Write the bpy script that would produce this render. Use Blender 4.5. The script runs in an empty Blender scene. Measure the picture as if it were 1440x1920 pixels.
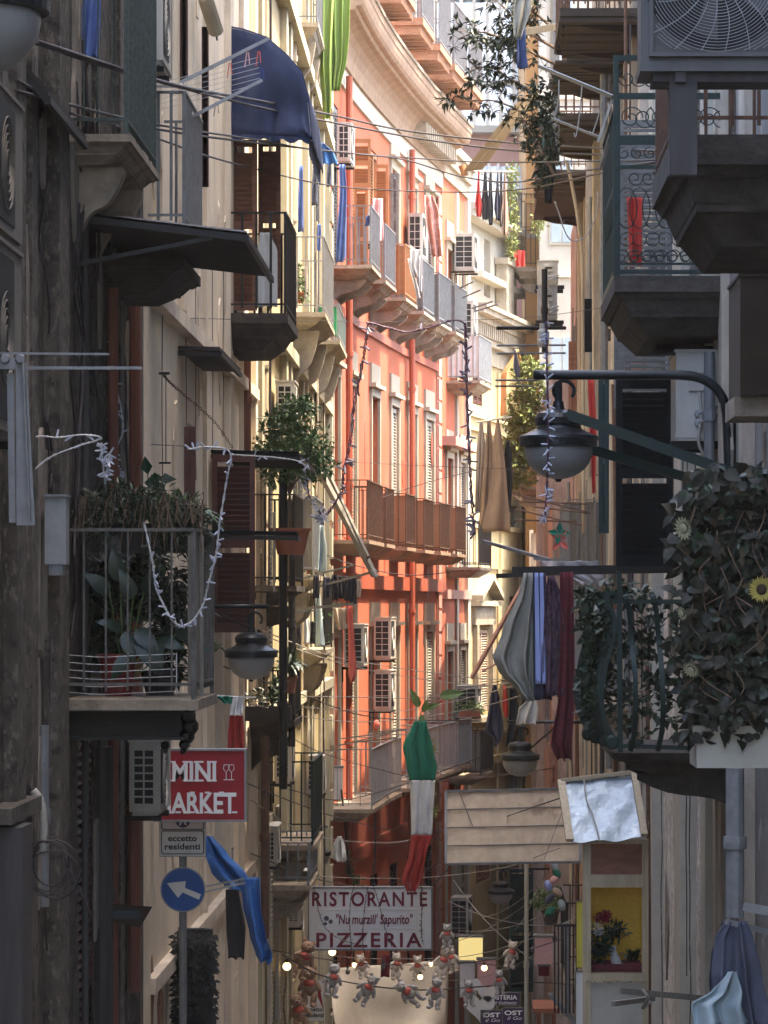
import bpy, bmesh, math, random
from mathutils import Vector, Matrix
sc = bpy.context.scene
col = sc.collection
R = math.radians
rnd = random.Random(7)
# ---------------------------------------------------------------- camera
F = 6400.0; VX = 880.0; VY = 1140.0; H = 6.0
cam = bpy.data.cameras.new('camera'); camo = bpy.data.objects.new('camera', cam); col.objects.link(camo)
camo.location = (0, 0, H); camo.rotation_euler = (R(90), 0, 0)
cam.sensor_fit = 'VERTICAL'; cam.sensor_height = 24.0; cam.lens = F / 1920 * 24.0
cam.shift_x = -(VX - 720) / 1920; cam.shift_y = (VY - 960) / 1920
cam.clip_start = 0.5; cam.clip_end = 2000
sc.camera = camo
# ---------------------------------------------------------------- sky, sun, exposure
SUN_EL = 69.0; SUN_AZ = 94.0            # azimuth clockwise from +Y
w = bpy.data.worlds.new('World'); sc.world = w; w.use_nodes = True
nt = w.node_tree; bg = nt.nodes['Background']
sky = nt.nodes.new('ShaderNodeTexSky'); sky.sky_type = 'NISHITA'; sky.sun_disc = False
sky.sun_elevation = R(SUN_EL); sky.sun_rotation = R(SUN_AZ); sky.air_density = 1.0; sky.dust_density = 4.0; sky.ozone_density = 0.3
nt.links.new(sky.outputs[0], bg.inputs[0]); bg.inputs[1].default_value = 0.15
sl = bpy.data.lights.new('sun', 'SUN'); sl.energy = 2.0; sl.angle = R(0.5); sl.color = (1.0, 0.86, 0.64)
so = bpy.data.objects.new('sun', sl); col.objects.link(so)
sd = Vector((math.sin(R(SUN_AZ)) * math.cos(R(SUN_EL)), math.cos(R(SUN_AZ)) * math.cos(R(SUN_EL)), math.sin(R(SUN_EL))))
so.rotation_euler = sd.to_track_quat('Z', 'Y').to_euler(); so.location = (30, 40, 60)
sc.view_settings.view_transform = 'Standard'; sc.view_settings.look = 'None'
sc.view_settings.exposure = 3.2; sc.view_settings.gamma = 1.0; sc.view_settings.use_curve_mapping = False
sc.render.engine = 'CYCLES'
sc.cycles.use_denoising = True
sc.cycles.max_bounces = 8; sc.cycles.diffuse_bounces = 5; sc.cycles.transparent_max_bounces = 12

# ---------------------------------------------------------------- helpers
def P(px, py, Y):
    return Vector(((px - VX) * Y / F, Y, H - (py - VY) * Y / F))
def Zp(py, Y): return H - (py - VY) * Y / F
def Xp(px, Y): return (px - VX) * Y / F

MATS = {}
def _n(nt, t): return nt.nodes.new(t)
def surf(name, c1, c2=None, scale=(1, 1, 1), sc_=2.0, rough=0.8, metal=0.0, bump=0.0, bscale=30.0, streak=None, ramp=(0.35, 0.65),
         alpha=None, trans=0.0, spec=0.3, streak_c=(0.02, 0.016, 0.013), spots=None, spots_c=(0.3, 0.2, 0.15), bd=0.02, fine=None):
    m = bpy.data.materials.new(name); m.use_nodes = True; nt = m.node_tree
    b = nt.nodes['Principled BSDF']; L = nt.links.new
    b.inputs['Roughness'].default_value = rough; b.inputs['Metallic'].default_value = metal
    b.inputs['Specular IOR Level'].default_value = spec
    g = _n(nt, 'ShaderNodeNewGeometry')
    cur = None
    if c2 is None: c2 = tuple(x * 0.7 for x in c1)
    mp = _n(nt, 'ShaderNodeMapping'); mp.inputs['Scale'].default_value = scale; L(g.outputs['Position'], mp.inputs['Vector'])
    no = _n(nt, 'ShaderNodeTexNoise'); no.inputs['Scale'].default_value = sc_; no.inputs['Detail'].default_value = 9; no.inputs['Roughness'].default_value = 0.65
    L(mp.outputs[0], no.inputs['Vector'])
    rp = _n(nt, 'ShaderNodeValToRGB'); rp.color_ramp.elements[0].position = ramp[0]; rp.color_ramp.elements[1].position = ramp[1]
    rp.color_ramp.elements[0].color = (*c1, 1); rp.color_ramp.elements[1].color = (*c2, 1)
    L(no.outputs['Fac'], rp.inputs[0]); cur = rp.outputs[0]
    def over(cur, vec_scale, nscale, lo, hi, colr, amt):
        m2 = _n(nt, 'ShaderNodeMapping'); m2.inputs['Scale'].default_value = vec_scale; L(g.outputs['Position'], m2.inputs['Vector'])
        n2 = _n(nt, 'ShaderNodeTexNoise'); n2.inputs['Scale'].default_value = nscale; n2.inputs['Detail'].default_value = 7; n2.inputs['Roughness'].default_value = 0.6
        L(m2.outputs[0], n2.inputs['Vector'])
        mr = _n(nt, 'ShaderNodeMapRange'); mr.inputs[1].default_value = lo; mr.inputs[2].default_value = hi; mr.inputs[3].default_value = 0; mr.inputs[4].default_value = amt
        L(n2.outputs['Fac'], mr.inputs[0])
        mx = _n(nt, 'ShaderNodeMix'); mx.data_type = 'RGBA'; L(mr.outputs[0], mx.inputs[0]); L(cur, mx.inputs[6]); mx.inputs[7].default_value = (*colr, 1)
        return mx.outputs[2]
    if streak: cur = over(over(cur, (1.6, .9, 0.30), 2.2, 0.50, 0.72, streak_c, streak), (1.1, .5, 1.1), 1.3, 0.50, 0.68, streak_c, streak*.55)
    if spots: cur = over(cur, (1, 1, 1), 3.0, 0.60, 0.64, spots_c, spots)
    if fine: cur = over(over(cur, (1, .45, 1), 9.0, 0.52, 0.62, fine, .75), (1.2, .6, .5), 26.0, 0.55, 0.62, tuple(x*2.2 for x in c1), .35)
    L(cur, b.inputs['Base Color'])
    if bump:
        nb = _n(nt, 'ShaderNodeTexNoise'); nb.inputs['Scale'].default_value = bscale; nb.inputs['Detail'].default_value = 6
        L(g.outputs['Position'], nb.inputs['Vector'])
        bp = _n(nt, 'ShaderNodeBump'); bp.inputs['Strength'].default_value = bump; bp.inputs['Distance'].default_value = bd
        L(nb.outputs['Fac'], bp.inputs['Height']); L(bp.outputs[0], b.inputs['Normal'])
    if alpha is not None: b.inputs['Alpha'].default_value = alpha
    if trans: b.inputs['Transmission Weight'].default_value = trans
    MATS[name] = m; return m
def emis(name, c, s):
    m = bpy.data.materials.new(name); m.use_nodes = True; b = m.node_tree.nodes['Principled BSDF']
    b.inputs['Base Color'].default_value = (*c, 1); b.inputs['Emission Color'].default_value = (*c, 1); b.inputs['Emission Strength'].default_value = s
    MATS[name] = m; return m

class MB:
    def __init__(s): s.v = []; s.f = []
    def box(s, x0, x1, y0, y1, z0, z1):
        i = len(s.v)
        s.v += [Vector(p) for p in ((x0,y0,z0),(x1,y0,z0),(x1,y1,z0),(x0,y1,z0),(x0,y0,z1),(x1,y0,z1),(x1,y1,z1),(x0,y1,z1))]
        s.f += [(i,i+3,i+2,i+1),(i+4,i+5,i+6,i+7),(i,i+1,i+5,i+4),(i+1,i+2,i+6,i+5),(i+2,i+3,i+7,i+6),(i+3,i,i+4,i+7)]
        return s
    def hexa(s, p):      # 8 points, bottom 4 then top 4
        i = len(s.v); s.v += [Vector(q) for q in p]
        s.f += [(i,i+3,i+2,i+1),(i+4,i+5,i+6,i+7),(i,i+1,i+5,i+4),(i+1,i+2,i+6,i+5),(i+2,i+3,i+7,i+6),(i+3,i,i+4,i+7)]
        return s
    def bar(s, p, q, w=0.02, h=None, up=Vector((0,0,1))):
        p, q = Vector(p), Vector(q); h = h or w; d = (q - p)
        if d.length < 1e-6: return s
        d.normalize()
        if abs(d.dot(up)) > 0.98: up = Vector((0,1,0))
        a = d.cross(up).normalized() * w / 2; b = a.cross(d).normalized() * h / 2
        return s.hexa([p-a-b, p+a-b, q+a-b, q-a-b, p-a+b, p+a+b, q+a+b, q-a+b])
    def tube(s, pts, r, n=6, cap=True, taper=None):
        pts = [Vector(p) for p in pts]; i0 = len(s.v); m = len(pts)
        ref = Vector((0,0,1))
        for k, p in enumerate(pts):
            d = (pts[min(k+1,m-1)] - pts[max(k-1,0)])
            if d.length < 1e-9: d = Vector((0,0,1))
            d.normalize()
            up = ref if abs(d.dot(ref)) < 0.95 else Vector((0,1,0))
            a = d.cross(up).normalized(); b = a.cross(d).normalized()
            rr = r if taper is None else r + (taper - r) * k / max(1, m-1)
            for j in range(n):
                t = 2*math.pi*j/n; s.v.append(p + a*math.cos(t)*rr + b*math.sin(t)*rr)
        for k in range(m-1):
            for j in range(n):
                a_, b_ = i0+k*n+j, i0+k*n+(j+1)%n
                s.f.append((a_, b_, b_+n, a_+n))
        if cap:
            s.f.append(tuple(i0+j for j in range(n))[::-1]); s.f.append(tuple(i0+(m-1)*n+j for j in range(n)))
        return s
    def lathe(s, prof, c=(0,0,0), n=24, a0=0, axis='Z', cap=True):
        c = Vector(c); i0 = len(s.v); m = len(prof)
        for r, z in prof:
            for j in range(n):
                t = 2*math.pi*j/n
                if axis == 'Z': s.v.append(c + Vector((r*math.cos(t), r*math.sin(t), z)))
                elif axis == 'X': s.v.append(c + Vector((z, r*math.cos(t), r*math.sin(t))))
                else: s.v.append(c + Vector((r*math.cos(t), z, r*math.sin(t))))
        for k in range(m-1):
            for j in range(n):
                a_, b_ = i0+k*n+j, i0+k*n+(j+1)%n
                s.f.append((a_, b_, b_+n, a_+n))
        if not cap or prof[0] == prof[-1]: return s
        if prof[0][0] > 1e-4: s.f.append(tuple(i0+j for j in range(n))[::-1])
        if prof[-1][0] > 1e-4: s.f.append(tuple(i0+(m-1)*n+j for j in range(n)))
        return s
    def ell(s, c, r, n=12, rot=None):
        c = Vector(c); i0 = len(s.v); m = n//2 + 1
        for k in range(m):
            ph = math.pi*k/(m-1)
            for j in range(n):
                t = 2*math.pi*j/n
                q = Vector((r[0]*math.sin(ph)*math.cos(t), r[1]*math.sin(ph)*math.sin(t), r[2]*math.cos(ph)))
                if rot is not None: q = rot @ q
                s.v.append(c + q)
        for k in range(m-1):
            for j in range(n):
                a_, b_ = i0+k*n+j, i0+k*n+(j+1)%n
                s.f.append((a_, b_, b_+n, a_+n))
        return s
    def prism(s, poly, ext):
        poly = [Vector(p) for p in poly]; ext = Vector(ext); i = len(s.v); n = len(poly)
        s.v += poly + [p + ext for p in poly]
        s.f.append(tuple(i+j for j in range(n))[::-1]); s.f.append(tuple(i+n+j for j in range(n)))
        for j in range(n):
            k = (j+1) % n; s.f.append((i+j, i+k, i+n+k, i+n+j))
        return s
    def sheet(s, fn, nu, nv, th=0.006):
        """closed thin sheet: fn(u,v) -> point, u,v in 0..1"""
        g = [[Vector(fn(i/nu, j/nv)) for i in range(nu+1)] for j in range(nv+1)]
        i0 = len(s.v); W = nu+1; N = W*(nv+1)
        nor = []
        for j in range(nv+1):
            for i in range(nu+1):
                du = g[j][min(i+1,nu)] - g[j][max(i-1,0)]; dv = g[min(j+1,nv)][i] - g[max(j-1,0)][i]
                c = du.cross(dv); c = c.normalized() if c.length > 1e-12 else Vector((0,1,0))
                nor.append(c)
        flat = [g[j][i] for j in range(nv+1) for i in range(nu+1)]
        s.v += flat + [p + nn*th for p, nn in zip(flat, nor)]
        for j in range(nv):
            for i in range(nu):
                a = i0+j*W+i
                s.f.append((a, a+1, a+W+1, a+W)); s.f.append((a+N, a+N+W, a+N+W+1, a+N+1))
        for i in range(nu):
            a = i0+i; s.f.append((a, a+N, a+N+1, a+1)); a = i0+nv*W+i; s.f.append((a, a+1, a+N+1, a+N))
        for j in range(nv):
            a = i0+j*W; s.f.append((a, a+W, a+N+W, a+N)); a = i0+j*W+nu; s.f.append((a, a+N, a+N+W, a+W))
        return s
    def leaf(s, c, d, up, L, W, fold=0.25):
        c = Vector(c); d = Vector(d).normalized(); side = d.cross(Vector(up))
        if side.length < 1e-3: side = d.cross(Vector((0.3, 1, 0.2)))
        side.normalize(); nn = side.cross(d)
        i = len(s.v)
        s.v += [c, c + d*L*0.4 + side*W/2 + nn*W*fold, c + d*L, c + d*L*0.4 - side*W/2 + nn*W*fold, c + d*L*0.5 ]
        s.f += [(i, i+1, i+4), (i+1, i+2, i+4), (i+2, i+3, i+4), (i+3, i, i+4)]
        return s
    def bigleaf(s, c, d, up, L, W, fold=0.2, curl=0.15):
        c = Vector(c); d = Vector(d).normalized(); side = d.cross(Vector(up))
        if side.length < 1e-3: side = d.cross(Vector((0.3, 1, 0.2)))
        side.normalize(); nn = side.cross(d); i = len(s.v)
        st = ((0,.12,0),(.14,.42,.3),(.38,.5,.6),(.64,.36,.75),(.85,.15,.5),(1,.01,0))
        for t, w_, b in st:
            m_ = c + d*L*t - nn*L*curl*(t*t) + nn*L*.04*b
            s.v += [m_ - side*W*w_ + nn*W*w_*fold, m_, m_ + side*W*w_ + nn*W*w_*fold]
        for j in range(5):
            a = i+3*j; s.f += [(a, a+1, a+4, a+3), (a+1, a+2, a+5, a+4)]
        return s
    def build(s, name, mat, parent=None, smooth=False, origin=None):
        me = bpy.data.meshes.new(name)
        off = Vector((0,0,0))
        if parent is not None:
            p = parent
            while p is not None: off = off + p.location; p = p.parent
        elif origin is not None: off = Vector(origin)
        elif s.v:
            lo = [min(v[k] for v in s.v) for k in range(3)]; hi = [max(v[k] for v in s.v) for k in range(3)]
            off = Vector(((lo[0]+hi[0])/2, (lo[1]+hi[1])/2, lo[2]))
        me.from_pydata([tuple(v - off) for v in s.v], [], s.f)
        me.materials.append(MATS[mat] if isinstance(mat, str) else mat)
        if smooth: me.polygons.foreach_set('use_smooth', [True]*len(me.polygons))
        me.update()
        bm = bmesh.new(); bm.from_mesh(me); bmesh.ops.recalc_face_normals(bm, faces=bm.faces); bm.to_mesh(me); bm.free()
        o = bpy.data.objects.new(name, me); col.objects.link(o)
        if parent is not None: o.parent = parent
        else: o.location = off
        return o

def tag(o, label, cat, group=None, kind=None):
    if label: o['label'] = label
    if cat: o['category'] = cat
    if group: o['group'] = group
    if kind: o['kind'] = kind
    return o
def thing(name, label, cat, loc=(0,0,0), rz=0, group=None):
    o = bpy.data.objects.new(name, None); col.objects.link(o); o.empty_display_size = 0.1
    o.location = Vector(loc); o.rotation_euler = (0, 0, rz)
    return tag(o, label, cat, group)
def dup(root, loc, rz=0.0, label=None, group=None, scale=1.0, rot=None):
    r = root.copy(); col.objects.link(r); r.location = Vector(loc); r.rotation_euler = rot or (0, 0, rz); r.scale = (scale,)*3
    if label: r['label'] = label
    if group: r['group'] = group
    for ch in list(root.children):
        c = ch.copy(); col.objects.link(c); c.parent = r
        for g in list(ch.children):
            d = g.copy(); col.objects.link(d); d.parent = c
    return r
def one(mb, name, mat, label, cat, group=None, smooth=False):
    return tag(mb.build(name, mat, None, smooth), label, cat, group)

def text_mb(txt, size, origin, ux=Vector((1,0,0)), uy=Vector((0,0,1)), depth=0.006, off=0.0, sx=1.0, align='CENTER', shear=0.0):
    cu = bpy.data.curves.new('lettering', 'FONT'); cu.body = txt; cu.size = size; cu.align_x = align; cu.offset = off; cu.shear = shear
    cu.space_character = 1.22 if txt in ('RISTORANTE', 'PIZZERIA') else 1.0; cu.extrude = depth/2; cu.resolution_u = 4
    o = bpy.data.objects.new('lettering', cu); col.objects.link(o)
    dg = bpy.context.evaluated_depsgraph_get(); me = o.evaluated_get(dg).to_mesh()
    mb = MB(); un = ux.cross(uy).normalized()
    mb.v = [Vector(origin) + ux*(v.co.x*sx) + uy*v.co.y + un*v.co.z for v in me.vertices]
    mb.f = [tuple(p.vertices) for p in me.polygons]
    o.evaluated_get(dg).to_mesh_clear(); bpy.data.objects.remove(o); bpy.data.curves.remove(cu)
    return mb
def interp(rows, t):
    for k in range(len(rows)-1):
        if t <= rows[k+1][0] or k == len(rows)-2:
            a, b = rows[k], rows[k+1]; f = (t-a[0])/max(1e-9, b[0]-a[0]); f = max(0, min(1, f))
            f = f*f*(3-2*f)*0.5 + f*0.5
            return [a[i] + (b[i]-a[i])*f for i in range(len(a))]
def drape_mb(rows, Y, folds=5, amp=0.03, nu=28, nv=24, th=0.008, seed=0, slant=0.0, flare=True, YR=None):
    """hanging cloth; rows = (py, pxleft, pxright) down the cloth, all at distance Y (YR at the right edge)"""
    rr = random.Random(seed); ph = [rr.uniform(0, 6.28) for _ in range(4)]
    y0, y1 = rows[0][0], rows[-1][0]
    k = Y / F
    def fn(u, v):
        _, a, b = interp(rows, y0 + (y1-y0)*v)
        px = a + (b-a)*u; py = y0 + (y1-y0)*v
        am = amp*(0.45 + 0.75*v) if flare else amp
        d = am*(math.sin(u*folds*6.283 + ph[0] + 0.8*math.sin(v*3+ph[1])) + 0.45*math.sin(u*folds*11.1 + ph[2] + v*2.1) + 0.3*math.sin(v*7+ph[3]+u*4))
        x = (px-VX)*k + 0.25*am*math.sin(u*folds*6.283+ph[2])
        wob = 0.25*am*math.sin(u*folds*6.283+ph[1]) if v > 0.9 else 0
        yy = Y + d + slant*v + ((YR - Y)*u if YR else 0)
        return (x, yy, H-(py-VY)*k + wob)
    return MB().sheet(fn, nu, nv, th)
def drape(name, mat, label, cat, rows, Y, group=None, **kw):
    return one(drape_mb(rows, Y, **kw), name, mat, label, cat, group, smooth=True)
def cat_pts(a, b, sag, n=24):
    a, b = Vector(a), Vector(b)
    return [a.lerp(b, i/n) + Vector((0, 0, -4*sag*(i/n)*(1-i/n))) for i in range(n+1)]
def smooth_pts(ctrl, n=8):
    c = [Vector(p) for p in ctrl]; c = [c[0]*2-c[1]] + c + [c[-1]*2-c[-2]]; out = []
    for i in range(1, len(c)-2):
        for k in range(n):
            t = k/n; p0, p1, p2, p3 = c[i-1:i+3]
            out.append(0.5*((2*p1)+(p2-p0)*t+(2*p0-5*p1+4*p2-p3)*t*t+(3*p1-p0-3*p2+p3)*t**3))
    out.append(c[-2]); return out
def cable(label, pts, r=0.008, mat='cable', group=None, name='cable', sm=True, n=5):
    return one(MB().tube(smooth_pts(pts, 6) if sm else pts, r, n), name, mat, label, 'cable', group, smooth=True)

class Facade:
    def __init__(s, pts, side):
        s.p = [Vector((x, y)) for x, y in pts]; s.side = side
        s.k = [0.0]
        for a, b in zip(s.p, s.p[1:]): s.k.append(s.k[-1] + (b-a).length)
        s.L = s.k[-1]
    def at(s, t, d=0.0):
        i = 0
        while i < len(s.k)-2 and t > s.k[i+1]: i += 1
        a, b = s.p[i], s.p[i+1]; f = (t-s.k[i])/(s.k[i+1]-s.k[i]); q = a.lerp(b, f); u = (b-a).normalized()
        # smoothed normal
        n = Vector((u.y, -u.x)) * s.side
        return q.x + n.x*d, q.y + n.y*d
    def ang(s, t):
        x0, y0 = s.at(max(0, t-0.5)); x1, y1 = s.at(min(s.L, t+0.5)); return math.atan2(-(x1-x0), y1-y0)
    def tY(s, Y):
        for i in range(len(s.p)-1):
            if Y <= s.p[i+1].y or i == len(s.p)-2:
                f = (Y-s.p[i].y)/(s.p[i+1].y-s.p[i].y); return s.k[i] + f*(s.k[i+1]-s.k[i])
    def box(s, mb, t0, t1, d0, d1, z0, z1):
        ks = [t0] + [k for k in s.k if t0+1e-3 < k < t1-1e-3] + [t1]
        for a, b in zip(ks, ks[1:]):
            q = [s.at(a, d0), s.at(b, d0), s.at(b, d1), s.at(a, d1)]
            mb.hexa([(x, y, z0) for x, y in q] + [(x, y, z1) for x, y in q])
        return mb
def sweep(fac, t0, t1, prof, n=40):
    m = MB(); ts = [t0 + (t1-t0)*i/n for i in range(n+1)]; K = len(prof)
    for t in ts:
        for d, z in prof: m.v.append(Vector((*fac.at(t, d), z)))
    for i in range(n):
        for j in range(K):
            a, b = i*K+j, i*K+(j+1) % K; m.f.append((a, b, b+K, a+K))
    m.f.append(tuple(range(K))); m.f.append(tuple(n*K+j for j in range(K))[::-1]); return m
def building(name, label, fac, z0, z1, mat, openings=(), depth=6.0, reveal=0.18, wallname='wall'):
    x, y = fac.at(0); root = thing(name, label, 'building', (x, y, z0))
    ts = sorted(set([round(v, 4) for v in [0.0, fac.L] + fac.k + [o[0] for o in openings] + [o[1] for o in openings]]))
    zs = sorted(set([round(v, 4) for v in [z0, z1] + [o[2] for o in openings] + [o[3] for o in openings]]))
    mb = MB()
    def q(*pts):
        i = len(mb.v); mb.v += [Vector(p) for p in pts]; mb.f.append(tuple(range(i, i+len(pts))))
    for a, b in zip(ts, ts[1:]):
        for c, d in zip(zs, zs[1:]):
            if any(o[0]-1e-3 <= a and b <= o[1]+1e-3 and o[2]-1e-3 <= c and d <= o[3]+1e-3 for o in openings): continue
            A, B = fac.at(a), fac.at(b); q((*A, c), (*B, c), (*B, d), (*A, d))
    for o in openings:
        A, B, A2, B2 = fac.at(o[0]), fac.at(o[1]), fac.at(o[0], -reveal), fac.at(o[1], -reveal)
        q((*A, o[2]), (*A2, o[2]), (*A2, o[3]), (*A, o[3])); q((*B, o[2]), (*B2, o[2]), (*B2, o[3]), (*B, o[3]))
        q((*A, o[3]), (*B, o[3]), (*B2, o[3]), (*A2, o[3])); q((*A, o[2]), (*B, o[2]), (*B2, o[2]), (*A2, o[2]))
        q((*A2, o[2]), (*B2, o[2]), (*B2, o[3]), (*A2, o[3]))
    A, B, A2, B2 = fac.at(0), fac.at(fac.L), fac.at(0, -depth), fac.at(fac.L, -depth)
    q((*A, z0), (*A2, z0), (*A2, z1), (*A, z1)); q((*B, z0), (*B2, z0), (*B2, z1), (*B, z1)); q((*A2, z0), (*B2, z0), (*B2, z1), (*A2, z1))
    top = [fac.at(k) for k in fac.k] + [B2, A2]; q(*[(*p, z1) for p in top])
    mb.build(wallname, mat, root)
    return root
def window(root, fac, t0, t1, z0, z1, kind='glass', fmat='cream_paint', smat='brown_wood', surround=None, reveal=0.18, label=None):
    """a window or balcony door in its opening: frame, pane, louvred shutters"""
    f = MB(); w_ = 0.05
    dd = -reveal + 0.012
    fac.box(f, t0+.002, t0+w_, dd, dd+.06, z0+.002, z1-.002); fac.box(f, t1-w_, t1-.002, dd, dd+.06, z0+.002, z1-.002)
    fac.box(f, t0+w_, t1-w_, dd, dd+.058, z1-w_, z1-.003); fac.box(f, t0+w_, t1-w_, dd, dd+.058, z0+.003, z0+w_)
    mid = (t0+t1)/2; fac.box(f, mid-.03, mid+.03, dd, dd+.055, z0+w_, z1-w_)
    if kind == 'glass':
        for zz in (z0+(z1-z0)*.33, z0+(z1-z0)*.7): fac.box(f, t0+w_, t1-w_, dd, dd+.05, zz-.015, zz+.015)
    fo = f.build('window', fmat, root)
    if label: fo['label'] = label
    fac.box(MB(), 0, 0.1, 0, 0.1, 0, 1)
    pm = fac.box(MB(), t0+w_, t1-w_, dd+.01, dd+.02, z0+w_, z1-w_); pm.build('pane', 'glass', fo)
    if kind == 'shutter':
        for a, b in ((t0+.02, mid-.01), (mid+.01, t1-.02)): louvre_mb(fac, a, b, -.05, -.01, z0+.03, z1-.03).build('shutter', smat, fo)
    if kind == 'open':   # two leaves folded back flat on the wall
        W_ = (t1-t0)/2
        for a, b in ((t0-W_-.02, t0-.03), (t1+.03, t1+W_+.02)): louvre_mb(fac, a, b, .03, .07, z0+.03, z1-.03).build('shutter', smat, fo)
    if kind == 'ajar':   # leaves standing out at right angles
        for a in (t0-.035, t1+.0):
            m = MB(); W_ = (t1-t0)/2
            fac.box(m, a, a+.035, .0, .05, z0+.03, z1-.03); fac.box(m, a, a+.035, W_-.05, W_, z0+.03, z1-.03)
            fac.box(m, a, a+.035, .05, W_-.05, z1-.1, z1-.03); fac.box(m, a, a+.035, .05, W_-.05, z0+.03, z0+.12)
            k = z0+.14
            while k < z1-.12:
                fac.box(m, a+.004, a+.03, .05, W_-.05, k, k+.03); k += .055
            m.build('shutter', smat, fo)
    if surround:
        s = MB(); e = .12
        fac.box(s, t0-e, t0-.002, .0, .05, z0, z1+.003); fac.box(s, t1+.002, t1+e, .0, .05, z0, z1+.003)
        fac.box(s, t0-e, t1+e, .0, .055, z1+.003, z1+.16); fac.box(s, t0-e-.06, t1+e+.06, .0, .14, z1+.163, z1+.24)
        fac.box(s, t0-e+.02, t1+e-.02, .0, .045, z1+.243, z1+.62)
        s.build('window_surround', surround, fo)
    return fo
def louvre_mb(fac, a, b, d0, d1, z0, z1, step=.06):
    m = MB(); e = .05
    fac.box(m, a, a+e, d0, d1, z0, z1); fac.box(m, b-e, b, d0, d1, z0, z1)
    fac.box(m, a+e, b-e, d0+.002, d1-.002, z0, z0+.09); fac.box(m, a+e, b-e, d0+.002, d1-.002, z1-.08, z1)
    zz = z0+.11; dm = (d0+d1)/2
    while zz < z1-.1:
        q = [fac.at(a+e, d0+.004), fac.at(b-e, d0+.004), fac.at(b-e, d1-.004), fac.at(a+e, d1-.004)]
        m.hexa([(*q[0], zz+.022), (*q[1], zz+.022), (*q[2], zz), (*q[3], zz), (*q[0], zz+.032), (*q[1], zz+.032), (*q[2], zz+.01), (*q[3], zz+.01)])
        zz += step
    return m
def balcony(label, loc, L, D, s=1, rz=0.0, slab='stone_dark', rail='iron', rail_h=1.0, t=.14, sp=.11, br=.009, bracket='stone', group=None,
            moulded=True, panel=None, bars=True, bl=.45, flat=0.0):
    root = thing('balcony', label, 'balcony', loc, 0, group)
    def X(x): return s*x
    def bx(mb, x0, x1, y0, y1, z0, z1):
        a, b = sorted((X(x0), X(x1))); return mb.box(loc[0]+a, loc[0]+b, loc[1]+y0, loc[1]+y1, loc[2]+z0, loc[2]+z1)
    m = MB(); bx(m, 0, D, 0, L, -t*.45, 0)
    if moulded:
        def fr(i0, i1, z0, z1):
            q = [(0, i1, z1), (D-i1, i1, z1), (D-i1, L-i1, z1), (0, L-i1, z1), (0, i0, z0), (D-i0, i0, z0), (D-i0, L-i0, z0), (0, L-i0, z0)]
            m.hexa([(loc[0]+s*a, loc[1]+b, loc[2]+c) for a, b, c in q])
        k_ = min(1.0, D/.5)
        fr(.02*k_, .05*k_, -t*.45-.001, -t*.62); fr(.07*k_, .12*k_, -t*.62-.001, -t*1.0); fr(.125*k_, .13*k_, -t*1.0-.001, -t*1.12); fr(.15*k_, .27*k_, -t*1.12-.001, -t*1.6)
    m.build('slab', slab, root)
    zb = -t*1.6 if moulded else -t*.45
    if bracket:
        for y in (.3, L-.45):
            b = MB(); n = 7
            poly = [(0, zb-.002), (D*.8, zb-.002)]
            for k in range(n+1):
                f = k/n; x = D*.8*(1-f); z = zb - .04 - bl*(f + .12*math.sin(f*6.28))
                poly.append((max(0.0, x), z))
            w_ = .14 if bracket == 'stone' else .04
            b.prism([(loc[0]+X(px), loc[1]+y, loc[2]+z) for px, z in poly], (0, w_, 0))
            b.build('bracket', slab if bracket == 'stone' else rail, root)
    tr = MB()
    if rail_h > 0:
        e = .03
        zt = loc[2]+rail_h
        def W(x, y, z): return (loc[0]+X(x), loc[1]+y, loc[2]+z)
        for zz, w_ in ((rail_h, .035), (.09, .02)):
            tr.bar(W(0, e, zz), W(D-e, e, zz), w_, .018); tr.bar(W(D-e, e-.01, zz), W(D-e, L-e+.01, zz), w_, .018); tr.bar(W(D-e, L-e, zz), W(0, L-e, zz), w_, .018)
        for y in (e, L-e): tr.bar(W(D-e, y, 0), W(D-e, y, rail_h), .026)
        tr.build('top_rail', rail, root)
        if bars:
            r = MB()
            k = 1
            nx = max(1, int((D-e)/sp)); ny = max(1, int((L-2*e)/sp))
            for y in (e, L-e):
                for i in range(1, nx): r.bar(W((D-e)*i/nx, y, .05), W((D-e)*i/nx, y, rail_h), br*2)
            for i in range(1, ny): r.bar(W(D-e, e+(L-2*e)*i/ny, .05), W(D-e, e+(L-2*e)*i/ny, rail_h), br*2)
            r.build('railing', rail, root)
        if panel:
            p_ = MB(); bx(p_, .03, D-e-.02, e+.02, e+.03, .06, rail_h-.03); bx(p_, D-e-.03, D-e-.02, e+.04, L-e-.02, .06, rail_h-.03)
            p_.build('screen_panel', panel, root)
    root.rotation_euler = (0, 0, rz)
    return root
# ---------------------------------------------------------------- materials
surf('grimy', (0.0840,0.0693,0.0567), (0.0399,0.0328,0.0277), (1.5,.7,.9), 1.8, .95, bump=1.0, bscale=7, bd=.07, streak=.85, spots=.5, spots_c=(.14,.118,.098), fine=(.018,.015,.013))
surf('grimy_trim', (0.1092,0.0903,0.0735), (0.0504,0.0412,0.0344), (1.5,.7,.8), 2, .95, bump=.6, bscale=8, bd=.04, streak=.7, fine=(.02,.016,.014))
surf('beige', (.76,.65,.50), (.60,.50,.38), (1,.5,.6), 1.3, .9, bump=.35, bscale=20, streak=.30, streak_c=(.22,.17,.12))
surf('beige_trim', (.74,.63,.49), (.58,.48,.37), (1,.5,.7), 2, .9, bump=.3, streak=.35, streak_c=(.12,.09,.06))
surf('yellow_plaster', (0.4440,0.3700,0.2146), (0.3552,0.2738,0.1406), (1,.5,.6), 1.5, .85, bump=.2, streak=.4, streak_c=(.36,.30,.19))
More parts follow.
